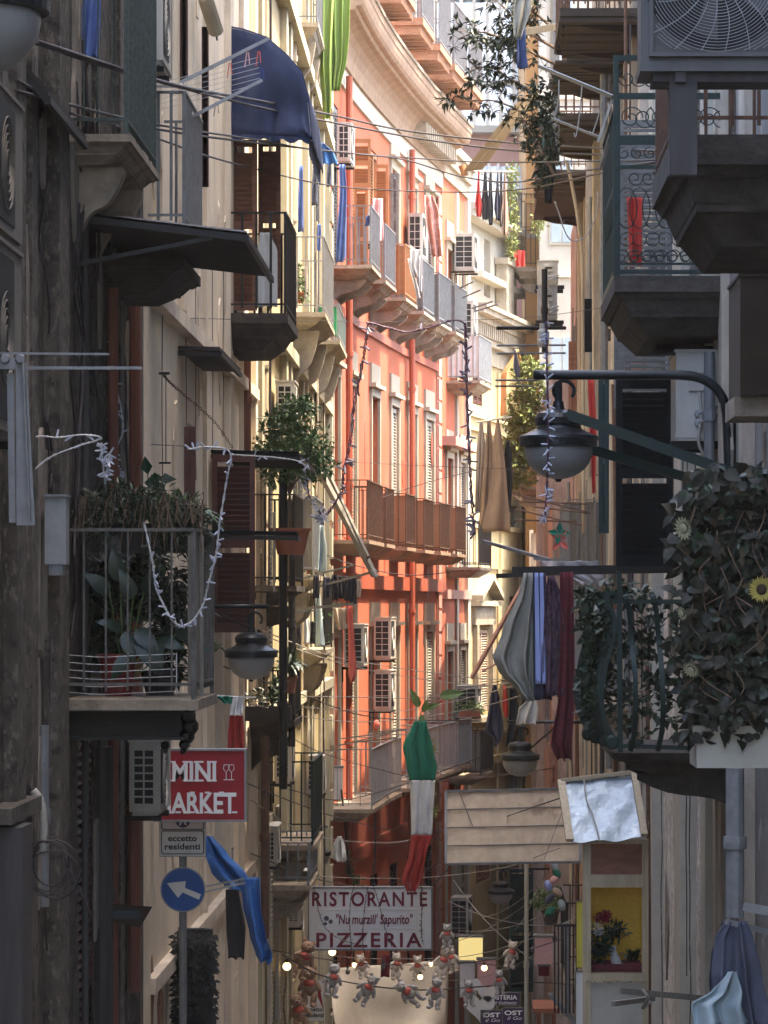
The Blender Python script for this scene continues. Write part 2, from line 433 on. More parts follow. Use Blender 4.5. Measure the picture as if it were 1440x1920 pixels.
surf('yellow_trim', (0.4440,0.4070,0.2960), (0.3552,0.3108,0.2072), (2,1,.3), 2, .85, bump=.2, streak=.4, streak_c=(.4,.34,.24))
surf('red_plaster', (.40,.105,.046), (.34,.082,.036), (1,.4,.5), 1.3, .9, bump=.25, bscale=12, streak=.7, streak_c=(.36,.11,.075), spots=.3, spots_c=(.42,.15,.08))
surf('cream_stone', (0.3848,0.3404,0.2590), (0.2960,0.2590,0.1924), (2,1,.5), 2.5, .85, bump=.3, streak=.4, streak_c=(.3,.25,.18))
surf('pink_plaster', (0.4070,0.2294,0.1850), (0.3404,0.1776,0.1406), (1,.5,.6), 1.2, .85, bump=.15, streak=.3, streak_c=(.42,.25,.2))
surf('end_yellow', (0.4144,0.3330,0.1850), (0.3552,0.2738,0.1406), (1.4,1,.25), 1.4, .85, bump=.15, streak=.3, streak_c=(.45,.36,.2))
surf('white_stucco', (0.3996,0.3774,0.3182), (0.3404,0.3108,0.2516), (1,1,.3), 1.4, .85, bump=.15, streak=.3, streak_c=(.42,.37,.28))
surf('orange_plaster', (0.3848,0.2146,0.0814), (0.3330,0.1739,0.0629), (1,1,.2), 1.0, .85, bump=.1, streak=.35, streak_c=(.45,.22,.07))
surf('taupe', (.46,.39,.32), (.28,.23,.18), (1.5,.7,.7), 1.6, .9, bump=.4, streak=.6, streak_c=(.07,.05,.04))
surf('taupe_trim', (.46,.40,.33), (.31,.26,.205), (1.5,.7,.7), 1.8, .9, bump=.35, streak=.5, streak_c=(.08,.06,.045))
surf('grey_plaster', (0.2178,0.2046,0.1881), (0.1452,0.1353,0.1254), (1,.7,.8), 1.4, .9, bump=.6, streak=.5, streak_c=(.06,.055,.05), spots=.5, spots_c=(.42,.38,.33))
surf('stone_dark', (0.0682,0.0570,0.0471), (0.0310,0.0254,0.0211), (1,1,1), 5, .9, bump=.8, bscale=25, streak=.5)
surf('stone_mid', (.33,.27,.20), (.19,.15,.11), (1,1,1), 4, .9, bump=.7, bscale=25, streak=.35)
surf('stone_pale', (0.3848,0.3330,0.2516), (0.2664,0.2220,0.1628), (1,1,1), 4, .9, bump=.5, bscale=20, streak=.3, streak_c=(.16,.12,.08))
surf('brick_stone', (0.3700,0.1998,0.1184), (0.2516,0.1258,0.0740), (1,1,3), 5, .9, bump=.6)
surf('iron', (0.0119,0.0125,0.0139), (0.0224,0.0185,0.0158), sc_=12, rough=.5, metal=.3, bump=.2)
surf('iron_green', (0.0040,0.0198,0.0158), (0.0079,0.0158,0.0132), sc_=10, rough=.45, metal=.1, bump=.2)
surf('rust', (.12,.06,.035), (.065,.036,.025), sc_=14, rough=.85, bump=.4)
surf('grey_metal', (0.1914,0.1980,0.2046), (0.1320,0.1320,0.1353), sc_=8, rough=.5, metal=.25, bump=.15)
surf('pale_metal', (0.2772,0.2838,0.2904), (0.1980,0.1980,0.1980), sc_=8, rough=.5, metal=.15)
surf('aluminium', (.60,.61,.62), (.42,.42,.42), sc_=9, rough=.4, metal=.5)
surf('ac_white', (0.4680,0.4485,0.4056), (0.3666,0.3432,0.3042), (1,1,.4), 3, .55, streak=.35, streak_c=(.25,.2,.15))
surf('ac_grey', (0.0891,0.0858,0.0891), (0.0660,0.0640,0.0660), (1,1,.4), 3, .5, streak=.3)
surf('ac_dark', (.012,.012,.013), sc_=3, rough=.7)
surf('pipe_red', (0.2106,0.0741,0.0468), (0.1482,0.0507,0.0351), (4,4,.4), 3, .7, streak=.4)
surf('pipe_beige', (.48,.40,.29), (.36,.29,.2), (4,4,.4), 3, .7, streak=.4, streak_c=(.15,.11,.07))
surf('pipe_salmon', (.60,.25,.16), (.5,.2,.13), (4,4,.4), 3, .6)
surf('pipe_redwall', (.33,.075,.038), (.26,.06,.03), (4,4,.4), 3, .6, streak=.25, streak_c=(.3,.07,.05))
surf('pipe_dark', (.06,.055,.055), (.035,.03,.03), (4,4,.4), 3, .7)
surf('cable', (.030,.024,.026), (.05,.04,.04), sc_=10, rough=.7)
surf('cable_pale', (.34,.31,.27), (.24,.22,.19), sc_=10, rough=.7)
surf('brown_wood', (.085,.030,.025), (.055,.021,.018), (1,1,4), 6, .55, bump=.15)
surf('brown_wood2', (.27,.115,.065), (.17,.072,.042), (1,1,4), 6, .6, bump=.15)
surf('orange_wood', (0.3108,0.1406,0.0518), (0.2516,0.1073,0.0370), (1,1,4), 6, .6)
surf('green_wood', (.012,.036,.034), (.008,.024,.024), (1,1,4), 6, .5)
surf('black_wood', (.009,.011,.013), (.005,.006,.008), (1,1,4), 6, .9, spec=.1)
surf('slate_wood', (.14,.145,.14), (.09,.092,.09), (1,1,4), 6, .6)
surf('grey_wood', (0.1782,0.1584,0.1320), (0.1122,0.0957,0.0792), (8,8,.5), 6, .8, bump=.3)
surf('pale_wood', (.44,.36,.24), (.33,.26,.17), (8,8,.5), 6, .7, bump=.2)
surf('cream_paint', (0.4144,0.3848,0.3182), (0.3404,0.3108,0.2516), sc_=4, rough=.6)
surf('wicker', (0.3404,0.1850,0.0962), (0.2220,0.1184,0.0592), (30,30,3), 8, .85, bump=.6, bscale=60)
surf('glass', (.05,.06,.07), (.08,.09,.10), sc_=1, rough=.08, spec=.8)
surf('sky_glass', (0.3700,0.4440,0.4884), (0.2812,0.3552,0.4070), sc_=1, rough=.15, spec=.8)
surf('rain_glass', (.30,.36,.40), (.20,.26,.30), sc_=1, rough=.15, spec=.8)
surf('bowl', (0.2376,0.2376,0.2310), (0.1848,0.1848,0.1815), (1,1,1), 3, .35, spec=.5, streak=.25, streak_c=(.09,.085,.08))
surf('lamp_metal', (0.0119,0.0145,0.0172), (0.0231,0.0251,0.0277), sc_=9, rough=.35, metal=.4, bump=.15)
surf('navy_cloth', (.038,.065,.17), (.024,.042,.12), sc_=5, rough=.85, bump=.25, bscale=12)
surf('awning_blue', (0.0234,0.0367,0.0897), (0.0156,0.0257,0.0663), (1,1,.6), 5, .8, bump=.3, bscale=9, streak=.3, streak_c=(.08,.09,.12))
surf('blue_cloth', (.10,.16,.38), (.07,.11,.28), sc_=6, rough=.85, bump=.2)
surf('tarp_blue', (0.0351,0.1326,0.3900), (0.0234,0.0936,0.2808), sc_=4, rough=.4, bump=.4, bscale=14, spots=.6, spots_c=(.22,.36,.6))
surf('lime_cloth', (0.2220,0.3108,0.0740), (0.1850,0.2664,0.0629), (4,4,.5), 4, .8)
surf('green_screen', (0.0444,0.3700,0.1480), (0.0296,0.2812,0.1036), (6,6,.5), 4, .5)
surf('white_cloth', (0.5460,0.5460,0.5304), (0.4524,0.4446,0.4212), sc_=4, rough=.85, bump=.2)
surf('sheet_cloth', (.62,.53,.40), (.52,.44,.32), (1,1,.6), 2, .9, bump=.25, bscale=8)
surf('brown_cloth', (.33,.225,.155), (.27,.18,.12), sc_=5, rough=.9, bump=.2)
surf('black_cloth', (.014,.014,.018), (.026,.024,.03), sc_=5, rough=.9, bump=.2)
surf('navy_dark', (.026,.028,.048), (.04,.04,.06), sc_=5, rough=.9, bump=.2)
surf('grey_cloth', (.27,.265,.23), (.20,.195,.165), sc_=3, rough=.9, bump=.2)
surf('tan_cloth', (.42,.33,.26), (.34,.26,.2), sc_=3, rough=.9)
surf('maroon_cloth', (.13,.020,.030), (.08,.014,.022), (1,1,6), 4, .9, bump=.2)
surf('plaid_cloth', (.055,.028,.048), (.10,.06,.085), (14,1,6), 3, .9, ramp=(.45,.55))
surf('red_cloth', (.50,.045,.030), (.38,.03,.025), sc_=5, rough=.85)
surf('coral_cloth', (.55,.13,.10), (.45,.09,.07), sc_=5, rough=.85)
surf('slate_cloth', (.095,.105,.15), (.065,.072,.105), sc_=5, rough=.9, bump=.25)
surf('ice_cloth', (0.3276,0.4056,0.4368), (0.2652,0.3276,0.3588), sc_=5, rough=.9)
surf('ochre_cloth', (.55,.40,.17), (.47,.33,.13), sc_=3, rough=.9)
surf('pink_cloth', (.60,.36,.34), (.5,.28,.27), sc_=5, rough=.9)
surf('patch_cloth', (.62,.42,.36), (.45,.22,.17), sc_=5, rough=.9, ramp=(.45,.5))
surf('flag_green', (0.0117,0.1560,0.0975), (0.0094,0.1170,0.0741), sc_=5, rough=.85, bump=.15)
surf('flag_white', (.56,.57,.57), (.46,.46,.46), sc_=5, rough=.85, bump=.15)
surf('flag_red', (0.3276,0.0351,0.0273), (0.2496,0.0273,0.0218), sc_=5, rough=.85, bump=.15)
surf('plastic_wrap', (.45,.46,.48), (.3,.3,.32), sc_=12, rough=.2, alpha=.45, spec=.8)
surf('net', (0.0660,0.0858,0.0792), (0.0330,0.0462,0.0396), sc_=30, rough=.9)
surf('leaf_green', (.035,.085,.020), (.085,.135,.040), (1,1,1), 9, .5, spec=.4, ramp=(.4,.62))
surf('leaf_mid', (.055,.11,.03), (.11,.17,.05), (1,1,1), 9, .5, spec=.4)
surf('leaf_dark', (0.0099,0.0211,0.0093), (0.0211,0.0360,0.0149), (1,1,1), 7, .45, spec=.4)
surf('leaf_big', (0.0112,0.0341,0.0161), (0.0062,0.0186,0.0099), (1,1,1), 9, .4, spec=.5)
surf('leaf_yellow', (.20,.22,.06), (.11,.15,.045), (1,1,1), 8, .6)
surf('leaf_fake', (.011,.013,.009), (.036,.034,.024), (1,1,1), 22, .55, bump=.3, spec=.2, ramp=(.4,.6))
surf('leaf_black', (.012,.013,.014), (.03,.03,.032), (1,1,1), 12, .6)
surf('petal_yellow', (.33,.27,.06), (.22,.18,.05), sc_=9, rough=.8)
surf('petal_pale', (.36,.35,.22), (.25,.24,.15), sc_=9, rough=.8)
surf('petal_red', (.22,.012,.018), (.13,.008,.012), sc_=9, rough=.8)
surf('seed_brown', (.035,.02,.012), sc_=9, rough=.9)
surf('bark', (.16,.11,.075), (.09,.06,.04), (6,6,1), 6, .9, bump=.5)
surf('terracotta', (.30,.11,.06), (.22,.08,.05), sc_=6, rough=.85)
surf('pot_red', (.16,.020,.020), (.11,.015,.015), sc_=6, rough=.5)
surf('pot_dark', (.045,.04,.038), (.03,.026,.024), sc_=6, rough=.7)
surf('sign_red', (0.3432,0.0140,0.0273), (0.2964,0.0125,0.0234), sc_=2, rough=.45, streak=.2)
surf('sign_white', (0.6240,0.6240,0.6084), (0.5460,0.5460,0.5304), (1,1,.4), 3, .45, streak=.25, streak_c=(.3,.28,.26))
surf('sign_pale', (0.5772,0.5928,0.6240), (0.5148,0.5304,0.5616), (1,1,.4), 3, .45, streak=.25, streak_c=(.3,.31,.33))
surf('letter_white', (.85,.85,.85), (.8,.8,.8), sc_=2, rough=.5)
surf('letter_black', (.02,.02,.022), sc_=2, rough=.5)
surf('letter_maroon', (.13,.012,.030), (.11,.01,.025), sc_=2, rough=.5)
surf('sign_blue', (0.0117,0.0858,0.3120), (0.0078,0.0546,0.2262), sc_=3, rough=.4)
surf('sign_purple', (.060,.030,.10), (.045,.022,.08), sc_=2, rough=.5)
surf('sign_yellow', (.52,.47,.06), (.45,.4,.05), sc_=2, rough=.5)
surf('shrine_yellow', (.80,.50,.05), (.68,.40,.035), (1,1,1), 40, .6)
surf('board_pale', (.42,.40,.34), (.34,.32,.27), sc_=4, rough=.7, streak=.3, streak_c=(.2,.18,.15))
surf('foil', (0.4056,0.4524,0.4836), (0.2964,0.3432,0.3744), sc_=7, rough=.42, metal=.25, bump=.5, bscale=16, spots=.7, spots_c=(.62,.64,.62))
surf('poly_panel', (.76,.62,.46), (.60,.48,.35), (1,1,1), 7, .6, spots=.5, spots_c=(.34,.25,.17), alpha=.66)
surf('fur_cream', (.72,.63,.54), (.48,.41,.34), sc_=30, rough=1, bump=1.0, bscale=120)
surf('fur_grey', (.55,.53,.50), (.30,.28,.265), sc_=30, rough=1, bump=1.0, bscale=120)
surf('fur_brown', (.40,.26,.18), (.30,.185,.125), sc_=30, rough=1, bump=1.0, bscale=120)
surf('light_stick', (.42,.44,.52), (.30,.31,.38), sc_=20, rough=.3, spec=.6)
surf('light_stick_dark', (.11,.10,.15), (.08,.07,.11), sc_=20, rough=.35, spec=.6)
surf('wire_white', (.50,.50,.50), (.4,.4,.4), sc_=20, rough=.5)
surf('wire_violet', (.10,.045,.075), (.07,.035,.05), sc_=20, rough=.6)
surf('asphalt', (.055,.053,.052), (.04,.038,.037), sc_=3, rough=.9, bump=.5, bscale=60)
surf('far_green', (.09,.13,.06), (.13,.17,.08), sc_=3, rough=.9)
surf('canopy_dark', (0.0174,0.0136,0.0136), (0.0341,0.0248,0.0205), (1,1,1), 4, .7, bump=.3, streak=.3)
surf('canvas_cream', (0.4440,0.3922,0.2812), (0.3700,0.3182,0.2220), (1,1,1), 4, .8)
surf('tiles_brown', (0.0465,0.0310,0.0198), (0.0279,0.0186,0.0124), (1,1,1), 4, .8)
surf('tape_blue', (.03,.05,.22), sc_=4, rough=.5)
emis('lit_bulb', (1.0, .66, .26), 1.0)
emis('lit_panel', (1.0, .80, .30), .07)
surf('stripe_blue', (.28,.34,.62), (.24,.29,.54), sc_=4, rough=.8)
surf('cornice_stone', (0.2960,0.2072,0.1406), (0.2220,0.1480,0.0999), (1,1,1), 3, .9, bump=.6, bscale=12, streak=.6, streak_c=(.22,.14,.09))
surf('whitewash', (.62,.59,.545), (.44,.41,.375), (1,.6,.5), 1.5, .9, bump=.5, bscale=10, streak=.45, streak_c=(.13,.12,.11), spots=.5, spots_c=(.30,.26,.22), fine=(.25,.225,.2))
surf('rail_dirty', (0.1240,0.1178,0.1085), (0.0682,0.0620,0.0558), sc_=14, rough=.75, bump=.3)
surf('leaf_dry', (0.0495,0.0363,0.0231), (0.0792,0.0627,0.0396), (1,1,1), 20, .8)
surf('leaf_moss', (0.0145,0.0277,0.0132), (0.0251,0.0409,0.0185), (1,1,1), 18, .45, spec=.4)
surf('plaster_flake', (0.2376,0.2046,0.1716), (0.1452,0.1221,0.0990), (1,1,1), 4, .9, bump=.6, bscale=14)
surf('brick_patch', (.30,.15,.085), (.20,.11,.07), (1,1,3), 7, .95, bump=.9, bscale=16, bd=.04)
# ================================================================ the setting
def gz(Y): return 1.5 - 0.09*(Y-20)
m = MB()
ys = [-10, 6, 20, 40, 60, 80, 100, 160, 400, 900]
for a, b in zip(ys, ys[1:]):
    i = len(m.v); za, zb = gz(min(a, 110)), gz(min(b, 110))
    m.v += [Vector((-600, a, za-.15)), Vector((600, a, za-.15)), Vector((600, b, zb-.15)), Vector((-600, b, zb-.15))]; m.f.append((i, i+1, i+2, i+3))
tag(m.build('ground', 'asphalt', origin=(0,0,0)), None, None, kind='structure')
m = MB()
for a, b in zip(ys[:7], ys[1:8]):
    m.hexa([(-2.35,a,gz(a)-.14),(1.85,a,gz(a)-.14),(1.85,b,gz(min(b,110))-.14),(-2.35,b,gz(min(b,110))-.14),(-2.35,a,gz(a)-.02),(1.85,a,gz(a)-.02),(1.85,b,gz(min(b,110))-.02),(-2.35,b,gz(min(b,110))-.02)])
surf('paving', (.22,.205,.19), (.15,.14,.13), (1,1,1), 4, .8, bump=.6, bscale=12)
tag(m.build('street', 'paving', origin=(0,0,0)), None, None, kind='structure')

# ---------------------------------------------------------------- left side
Z0 = -8.0
f1 = Facade([(-2.4, 5), (-2.4, 24.9)], 1)
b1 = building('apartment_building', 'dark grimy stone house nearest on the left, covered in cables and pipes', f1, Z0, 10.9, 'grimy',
              [(15.8,17.0,7.35,10.1), (15.9,16.9,2.6,5.4), ])
window(b1, f1, 15.8,17.0,7.35,10.1,'glass','grey_wood'); window(b1, f1, 15.9,16.9,2.6,5.4,'shutter','brown_wood','brown_wood')
def strips(root, fac, rows, mat, name='pilaster'):
    if True:
        for (Y0, Y1, d, z0, z1) in rows: fac.box(MB_ := MB(), fac.tY(Y0), fac.tY(Y1), 0.0, d, z0, z1); MB_.build(name, mat, root)
        return
    m = MB()
    for (Y0, Y1, d, z0, z1) in rows: fac.box(m, fac.tY(Y0), fac.tY(Y1), 0.0, d, z0, z1)
    return m.build(name, mat, root)
strips(b1, f1, [(17.6,17.95,.07,Z0,11.1),(18.35,18.6,.05,Z0,11.0),(19.25,19.7,.09,Z0,11.1),(22.9,23.15,.06,Z0,11.0),(24.35,24.6,.05,Z0,11.0)], 'grimy_trim')
strips(b1, f1, [(17.1,17.5,.16,Z0,4.9)], 'pipe_dark', 'door_surround')
strips(b1, f1, [(17.0,18.2,.12,4.92,5.0),(17.05,18.15,.14,3.6,3.68)], 'grimy_trim', 'ledge')

f2 = Facade([(-2.43, 24.9), (-2.43, 38.0)], 1)
t2 = f2.tY
ops2 = [(t2(27.0),t2(28.0),10.3,12.8),(t2(32.6),t2(33.6),3.6,6.9),(t2(34.9),t2(35.9),8.9,11.9),(t2(29.4),t2(30.2),5.2,7.6),(t2(26.2),t2(27.0),8.9,11.6),(t2(36.4),t2(37.3),4.6,7.4)]
b2 = building('apartment_building', 'worn beige plaster house with brown shutters, second on the left', f2, Z0, 13.2, 'beige', ops2)
for o, kd in zip(ops2, ('shutter','glass','shutter','glass','glass','shutter')): window(b2, f2, *o, kd, 'beige_trim', 'brown_wood')
strips(b2, f2, [(24.95,25.5,.05,Z0,13.4),(28.5,28.8,.05,8.5,13.4),(31.1,31.25,.04,Z0,13.4),(33.9,34.3,.06,Z0,13.4),(36.0,36.2,.05,Z0,13.5),(37.6,37.97,.08,Z0,13.5)], 'beige_trim')
strips(b2, f2, [(25.3,37.9,.10,8.3,8.42),(25.6,37.9,.08,3.1,3.22)], 'beige_trim', 'string_course')

f3 = Facade([(-2.40, 38.0), (-2.40, 57.0)], 1)
t3 = f3.tY
lv3 = (0.9, 5.4, 9.95, 14.3); Yb3 = (40.6, 45.9, 51.4, 55.4)
ops3 = [(t3(y), t3(y+1.1), z, z+2.7) for z in lv3 for y in Yb3]
b3 = building('apartment_building', 'sunlit pale yellow house with curved stone balcony brackets', f3, Z0, 17.4, 'yellow_plaster', ops3)
for k, o in enumerate(ops3): window(b3, f3, *o, ('open','shutter','glass','glass')[(k*3+k//4) % 4], 'cream_paint', 'slate_wood' if k % 3 else 'cream_paint', surround=None)
q = []
for y in (38.1, 43.2, 44.3, 49.0, 50.2, 54.2, 56.4): q.append((y, y+.42, .09, Z0, 17.2))
strips(b3, f3, q, 'yellow_trim')
m = MB()
for z in [x*.62 for x in range(-2, 28)]: f3.box(m, t3(56.45), t3(56.97), .095, .13, z, z+.5)
m.build('quoin', 'yellow_trim', b3)
strips(b3, f3, [(38.1,56.9,.14,4.7,4.85),(38.1,56.9,.14,9.2,9.36),(38.1,56.9,.16,13.6,13.78)], 'yellow_trim', 'string_course')

# red house on the bend
RP = [(-2.4,57),(-2.3,58.8),(-2.18,60.6),(-2.02,62.5),(-1.83,64.5),(-1.62,66.5),(-1.39,68.6),(-1.10,70.8),(-.80,73),(-.62,74.3)]
f4 = Facade(RP, 1); t4 = f4.tY
bays = (58.6, 61.3, 64.7, 67.6, 70.1, 72.5)
lv4 = (-1.9, 2.64, 7.14, 11.8)
ops4 = []
for z in lv4:
    for y in bays: ops4.append((t4(y)-.55, t4(y)+.55, z, z+2.85))
b4 = building('apartment_building', 'tall coral red house curving round the bend under a deep cornice', f4, Z0, 16.6, 'red_plaster', ops4, depth=5)
for k, o in enumerate(ops4):
    lv = k // 6; by = k % 6
    if lv == 3: window(b4, f4, *o, 'shutter', 'cream_stone', 'orange_wood' if by in (1, 2) else 'slate_wood', 'cream_stone' if by > 2 else None)
    elif lv == 0: window(b4, f4, *o, 'shutter', 'brown_wood2', 'black_wood', None)
    else: window(b4, f4, *o, ('glass','shutter')[k % 2], 'cream_paint', 'cream_paint', 'cream_stone')
# cornice: stacked mouldings
m = MB()
import math as _m
cp = [(0,15.46),(.10,15.46),(.12,15.58)] + [(.12+.36*(1-_m.cos(a)), 15.58+.42*_m.sin(a)) for a in [R(x) for x in (15,35,55,75,90)]] + [(.51,16.06),(.55,16.06)] + [(.55+.12*_m.sin(a), 16.06+.22*(1-_m.cos(a))) for a in [R(x) for x in (20,45,70,90)]] + [(.69,16.30),(.69,16.42),(0,16.42)]
sweep(f4, .01, f4.L-.01, cp).build('cornice', 'cornice_stone', b4)
m = MB(); f4.box(m, .01, f4.L-.01, 0, .05, 15.12, 15.455); m.build('frieze', 'white_stucco', b4)
m = MB(); t = 12.6
while t < f4.L-.3: f4.box(m, t, t+.12, .10, .40, 15.60, 15.90); t += .27
m.build('dentil_row', 'stone_pale', b4)
m = MB(); f4.box(m, 0.02, f4.L-.02, 0, .10, 6.35, 6.62); f4.box(m, 0.02, f4.L-.02, 0, .06, 11.1, 11.25); f4.box(m, .02, f4.L-.02, 0, .08, 1.4, 1.65)
m.build('string_course', 'pipe_redwall', b4)
m = MB(); t0_ = t4(73.55); f4.box(m, t0_, t0_+.42, 0, .04, Z0, 14.7)
for k in range(34): f4.box(m, t0_+.02, t0_+.44, .041, .07, -2+.5*k, -2+.5*k+.44)
m.build('quoin', 'pink_plaster', b4)
for yy, lab in ((59.7, 'thick red drainpipe down the near end of the red house'), (69.3, 'dark red drainpipe between the middle bays of the red house')):
    m = MB(); x, y = f4.at(t4(yy), .14); m.tube([(x, y, Z0+6), (x, y, 15.3)], .06, 10)
    for z in (-1, 1.2, 3.6, 5.9, 8.1, 10.4, 12.7, 14.3): m.lathe([(.078, z), (.078, z+.08)], (x, y, 0), 10)
    one(m, 'drainpipe', 'pipe_redwall', lab, 'drainpipe', smooth=False)
# attic storey set back behind the cornice
fa = Facade([f4.at(t4(Y), -.2) for Y in (57.2, 60.6, 64.5, 68.6, 73, 74.3)], 1)
opa = [(fa.tY(y)-.5, fa.tY(y)+.5, 17.2, 19.6) for y in bays] + [(fa.tY(y)-.5, fa.tY(y)+.5, 21.2, 23.4) for y in bays]
ba = building('attic_storey', 'pale pink attic storey set back above the red house cornice', fa, 16.42, 24.5, 'pink_plaster', opa, depth=3.5)
for o in opa: window(ba, fa, *o, 'glass', 'cream_paint')
strips(ba, fa, [(61.9,62.4,.12,16.6,24.3),(65.6,66.0,.12,16.6,24.3),(71.0,71.4,.12,16.6,24.3)], 'cream_stone')

f5 = Facade([(-.60,74.32),(-.30,76.6),(-.05,78.6)], 1); t5 = f5.tY
ops5 = [(t5(y)-.45, t5(y)+.45, z, z+2.4) for z in (-1.5, 2.64, 6.9, 11.5) for y in (75.4, 77.6)]
b5 = building('apartment_building', 'narrow pink and cream house wedged past the red house', f5, Z0, 16.3, 'red_plaster', ops5, depth=4)
for k, o in enumerate(ops5): window(b5, f5, *o, ('glass','shutter')[k % 2], 'cream_paint', 'slate_wood', 'cream_stone')
m = MB()
for z0, z1, d in ((15.4,15.7,.06),(15.7,16.0,.14),(16.0,16.2,.22)): f5.box(m, .01, f5.L-.01, 0, d, z0+.001, z1)
m.build('cornice', 'stone_pale', b5)
strips(b5, f5, [(78.1,78.55,.09,Z0,15.3),(76.4,76.7,.06,Z0,15.3)], 'white_stucco'); strips(b5, f5, [(74.4,78.5,.12,6.2,6.4),(74.4,78.5,.3,9.55,9.75)], 'pink_plaster', 'string_course')

# yellow house closing the street
f6 = Facade([(-.20,79.6),(1.38,87.6)], 1); t6 = f6.tY
ops6 = [(t6(81.3),t6(82.9),3.5,5.5),(t6(81.0),t6(82.2),10.85,12.1),(t6(85.6),t6(87.1),-.5,1.8),(t6(81.4),t6(83.2),-.6,1.4),(t6(85.7),t6(87.2),4.4,6.3),(t6(85.7),t6(87.2),7.2,8.6)]
b6 = building('palazzo', 'cream yellow palazzo closing the end of the street, with a pedimented window', f6, Z0, 13.0, 'end_yellow', ops6, depth=5)
for o, kd, sm in zip(ops6, ('shutter','shutter','glass','shutter','glass','glass'), ('tan_cloth','brown_wood','x','brown_wood2','x','x')): window(b6, f6, *o, kd, 'cream_paint', sm if sm != 'x' else 'cream_paint')
m = MB()
for d, z0, z1 in ((.06,11.9,12.3),(.2,12.3,12.45),(.35,12.75,12.9),(.55,12.9,13.02),(.62,13.02,13.12)): f6.box(m, .01, f6.L-.01, 0, d, z0+.001, z1)
t = .1
while t < f6.L-.2: f6.box(m, t, t+.12, .061, .30, 12.46, 12.75); t += .26
m.build('cornice', 'stone_pale', b6)
m = MB()
for d, z0, z1 in ((.12,10.2,10.5),(.20,10.5,10.6),(.05,6.95,7.9),(.16,7.9,8.02),(.12,2.2,2.4),(.08,2.9,3.0)): f6.box(m, .01, f6.L-.01, 0, d, z0+.001, z1)
m.build('string_course', 'end_yellow', b6)
m = MB(); a, b = t6(80.8), t6(83.5)       # pediment on the tall window
f6.box(m, a, b, 0, .22, 6.05, 6.17); f6.box(m, a+.1, b-.1, 0, .1, 5.6, 6.04)
pa, pb = f6.at(a, .005), f6.at(b, .005); pm = f6.at((a+b)/2, .005); n = Vector((*f6.at(a, .30), 0)) - Vector((*f6.at(a, .005), 0))
for (u, zu), (v, zv) in (((pa, 6.18), (pm, 6.68)), ((pb, 6.18), (pm, 6.68))):
    m.prism([(*u, zu), (*v, zv), (*v, zv+.13), (*u, zu+.13)], n)
f6.box(m, t6(81.0), t6(81.25), 0, .12, 3.4, 5.6); f6.box(m, t6(82.95), t6(83.2), 0, .12, 3.4, 5.6); f6.box(m, t6(80.9), t6(83.3), 0, .2, 3.28, 3.4)
m.build('pediment', 'stone_pale', b6)
strips(b6, f6, [(79.65,80.3,.08,Z0,11.8),(87.0,87.5,.08,Z0,11.8),(84.0,84.4,.05,Z0,11.8)], 'end_yellow')
f6a = Facade([f6.at(.3,-.12), f6.at(f6.L-.25,-.12)], 1)
b6a = building('attic_storey', 'white stuccoed penthouse above the yellow palazzo cornice', f6a, 13.14, 15.5, 'white_stucco', [(3.2,4.0,13.6,15.0)], depth=3.5)
window(b6a, f6a, 3.2,4.0,13.6,15.0,'glass','white_stucco')
m = MB(); f6a.box(m, 0, f6a.L, 0, .35, 15.2, 15.35); f6a.box(m, 0, f6a.L, 0, .5, 15.35, 15.5); f6a.box(m, 1.5, f6a.L, 0, .30, 13.9, 14.05)
m.build('cornice', 'white_stucco', b6a)
m = MB(); f6a.box(m, 4.6, 5.6, .02, .3, 13.2, 14.5); f6a.box(m, 4.5, 5.7, .02, .36, 14.501, 14.66)
one(m, 'chimney', 'stone_pale', 'squat grey chimney on the white penthouse terrace', 'chimney')

# rooftop terrace and glass house beyond
r = thing('terrace_house', 'pink rooftop house with a sloping glazed conservatory, far at the top', 'building', (-.4, 98, 0))
m = MB(); m.box(-1.6, 5.0, 98, 108, Z0, 19.6); m.build('wall', 'pink_plaster', r)
m = MB()
for z in (15.6, 16.9, 18.4, 19.62): m.box(-1.65, 5.0, 97.72, 97.995, z, z+.16)
m.build('cornice', 'white_stucco', r)
for x in (-.6, .25, 1.1, 1.95):
    m = MB(); m.box(x, x+.5, 97.93, 97.99, 17.1, 18.3); w_ = m.build('window', 'cream_paint', r)
    MB().box(x+.05, x+.22, 97.915, 97.925, 17.15, 18.25).box(x+.28, x+.45, 97.915, 97.925, 17.15, 18.25).build('pane', 'rain_glass', w_)
m = MB(); m.hexa([(-1.0,98.0,19.8),(3.6,98.0,19.8),(3.6,98.1,19.8),(-1.0,98.1,19.8),(-1.0,101.9,25.4),(3.6,101.9,25.4),(3.6,102,25.4),(-1.0,102,25.4)])
m.build('glazing', 'sky_glass', r)
m = MB()
for k in range(13):
    x = -1.0 + k*.38; m.bar((x, 97.96, 19.8), (x, 101.86, 25.4), .10, .08)
for f in (0, .25, .5, .75, 1): m.bar((-1.0, 97.95+3.9*f, 19.8+5.6*f), (3.6, 97.95+3.9*f, 19.8+5.6*f), .09, .09)
m.build('glazing_bar', 'white_stucco', r)
m = MB(); m.box(-1.0, 3.6, 102, 106, 19.6, 27); m.build('upper_wall', 'white_stucco', r)
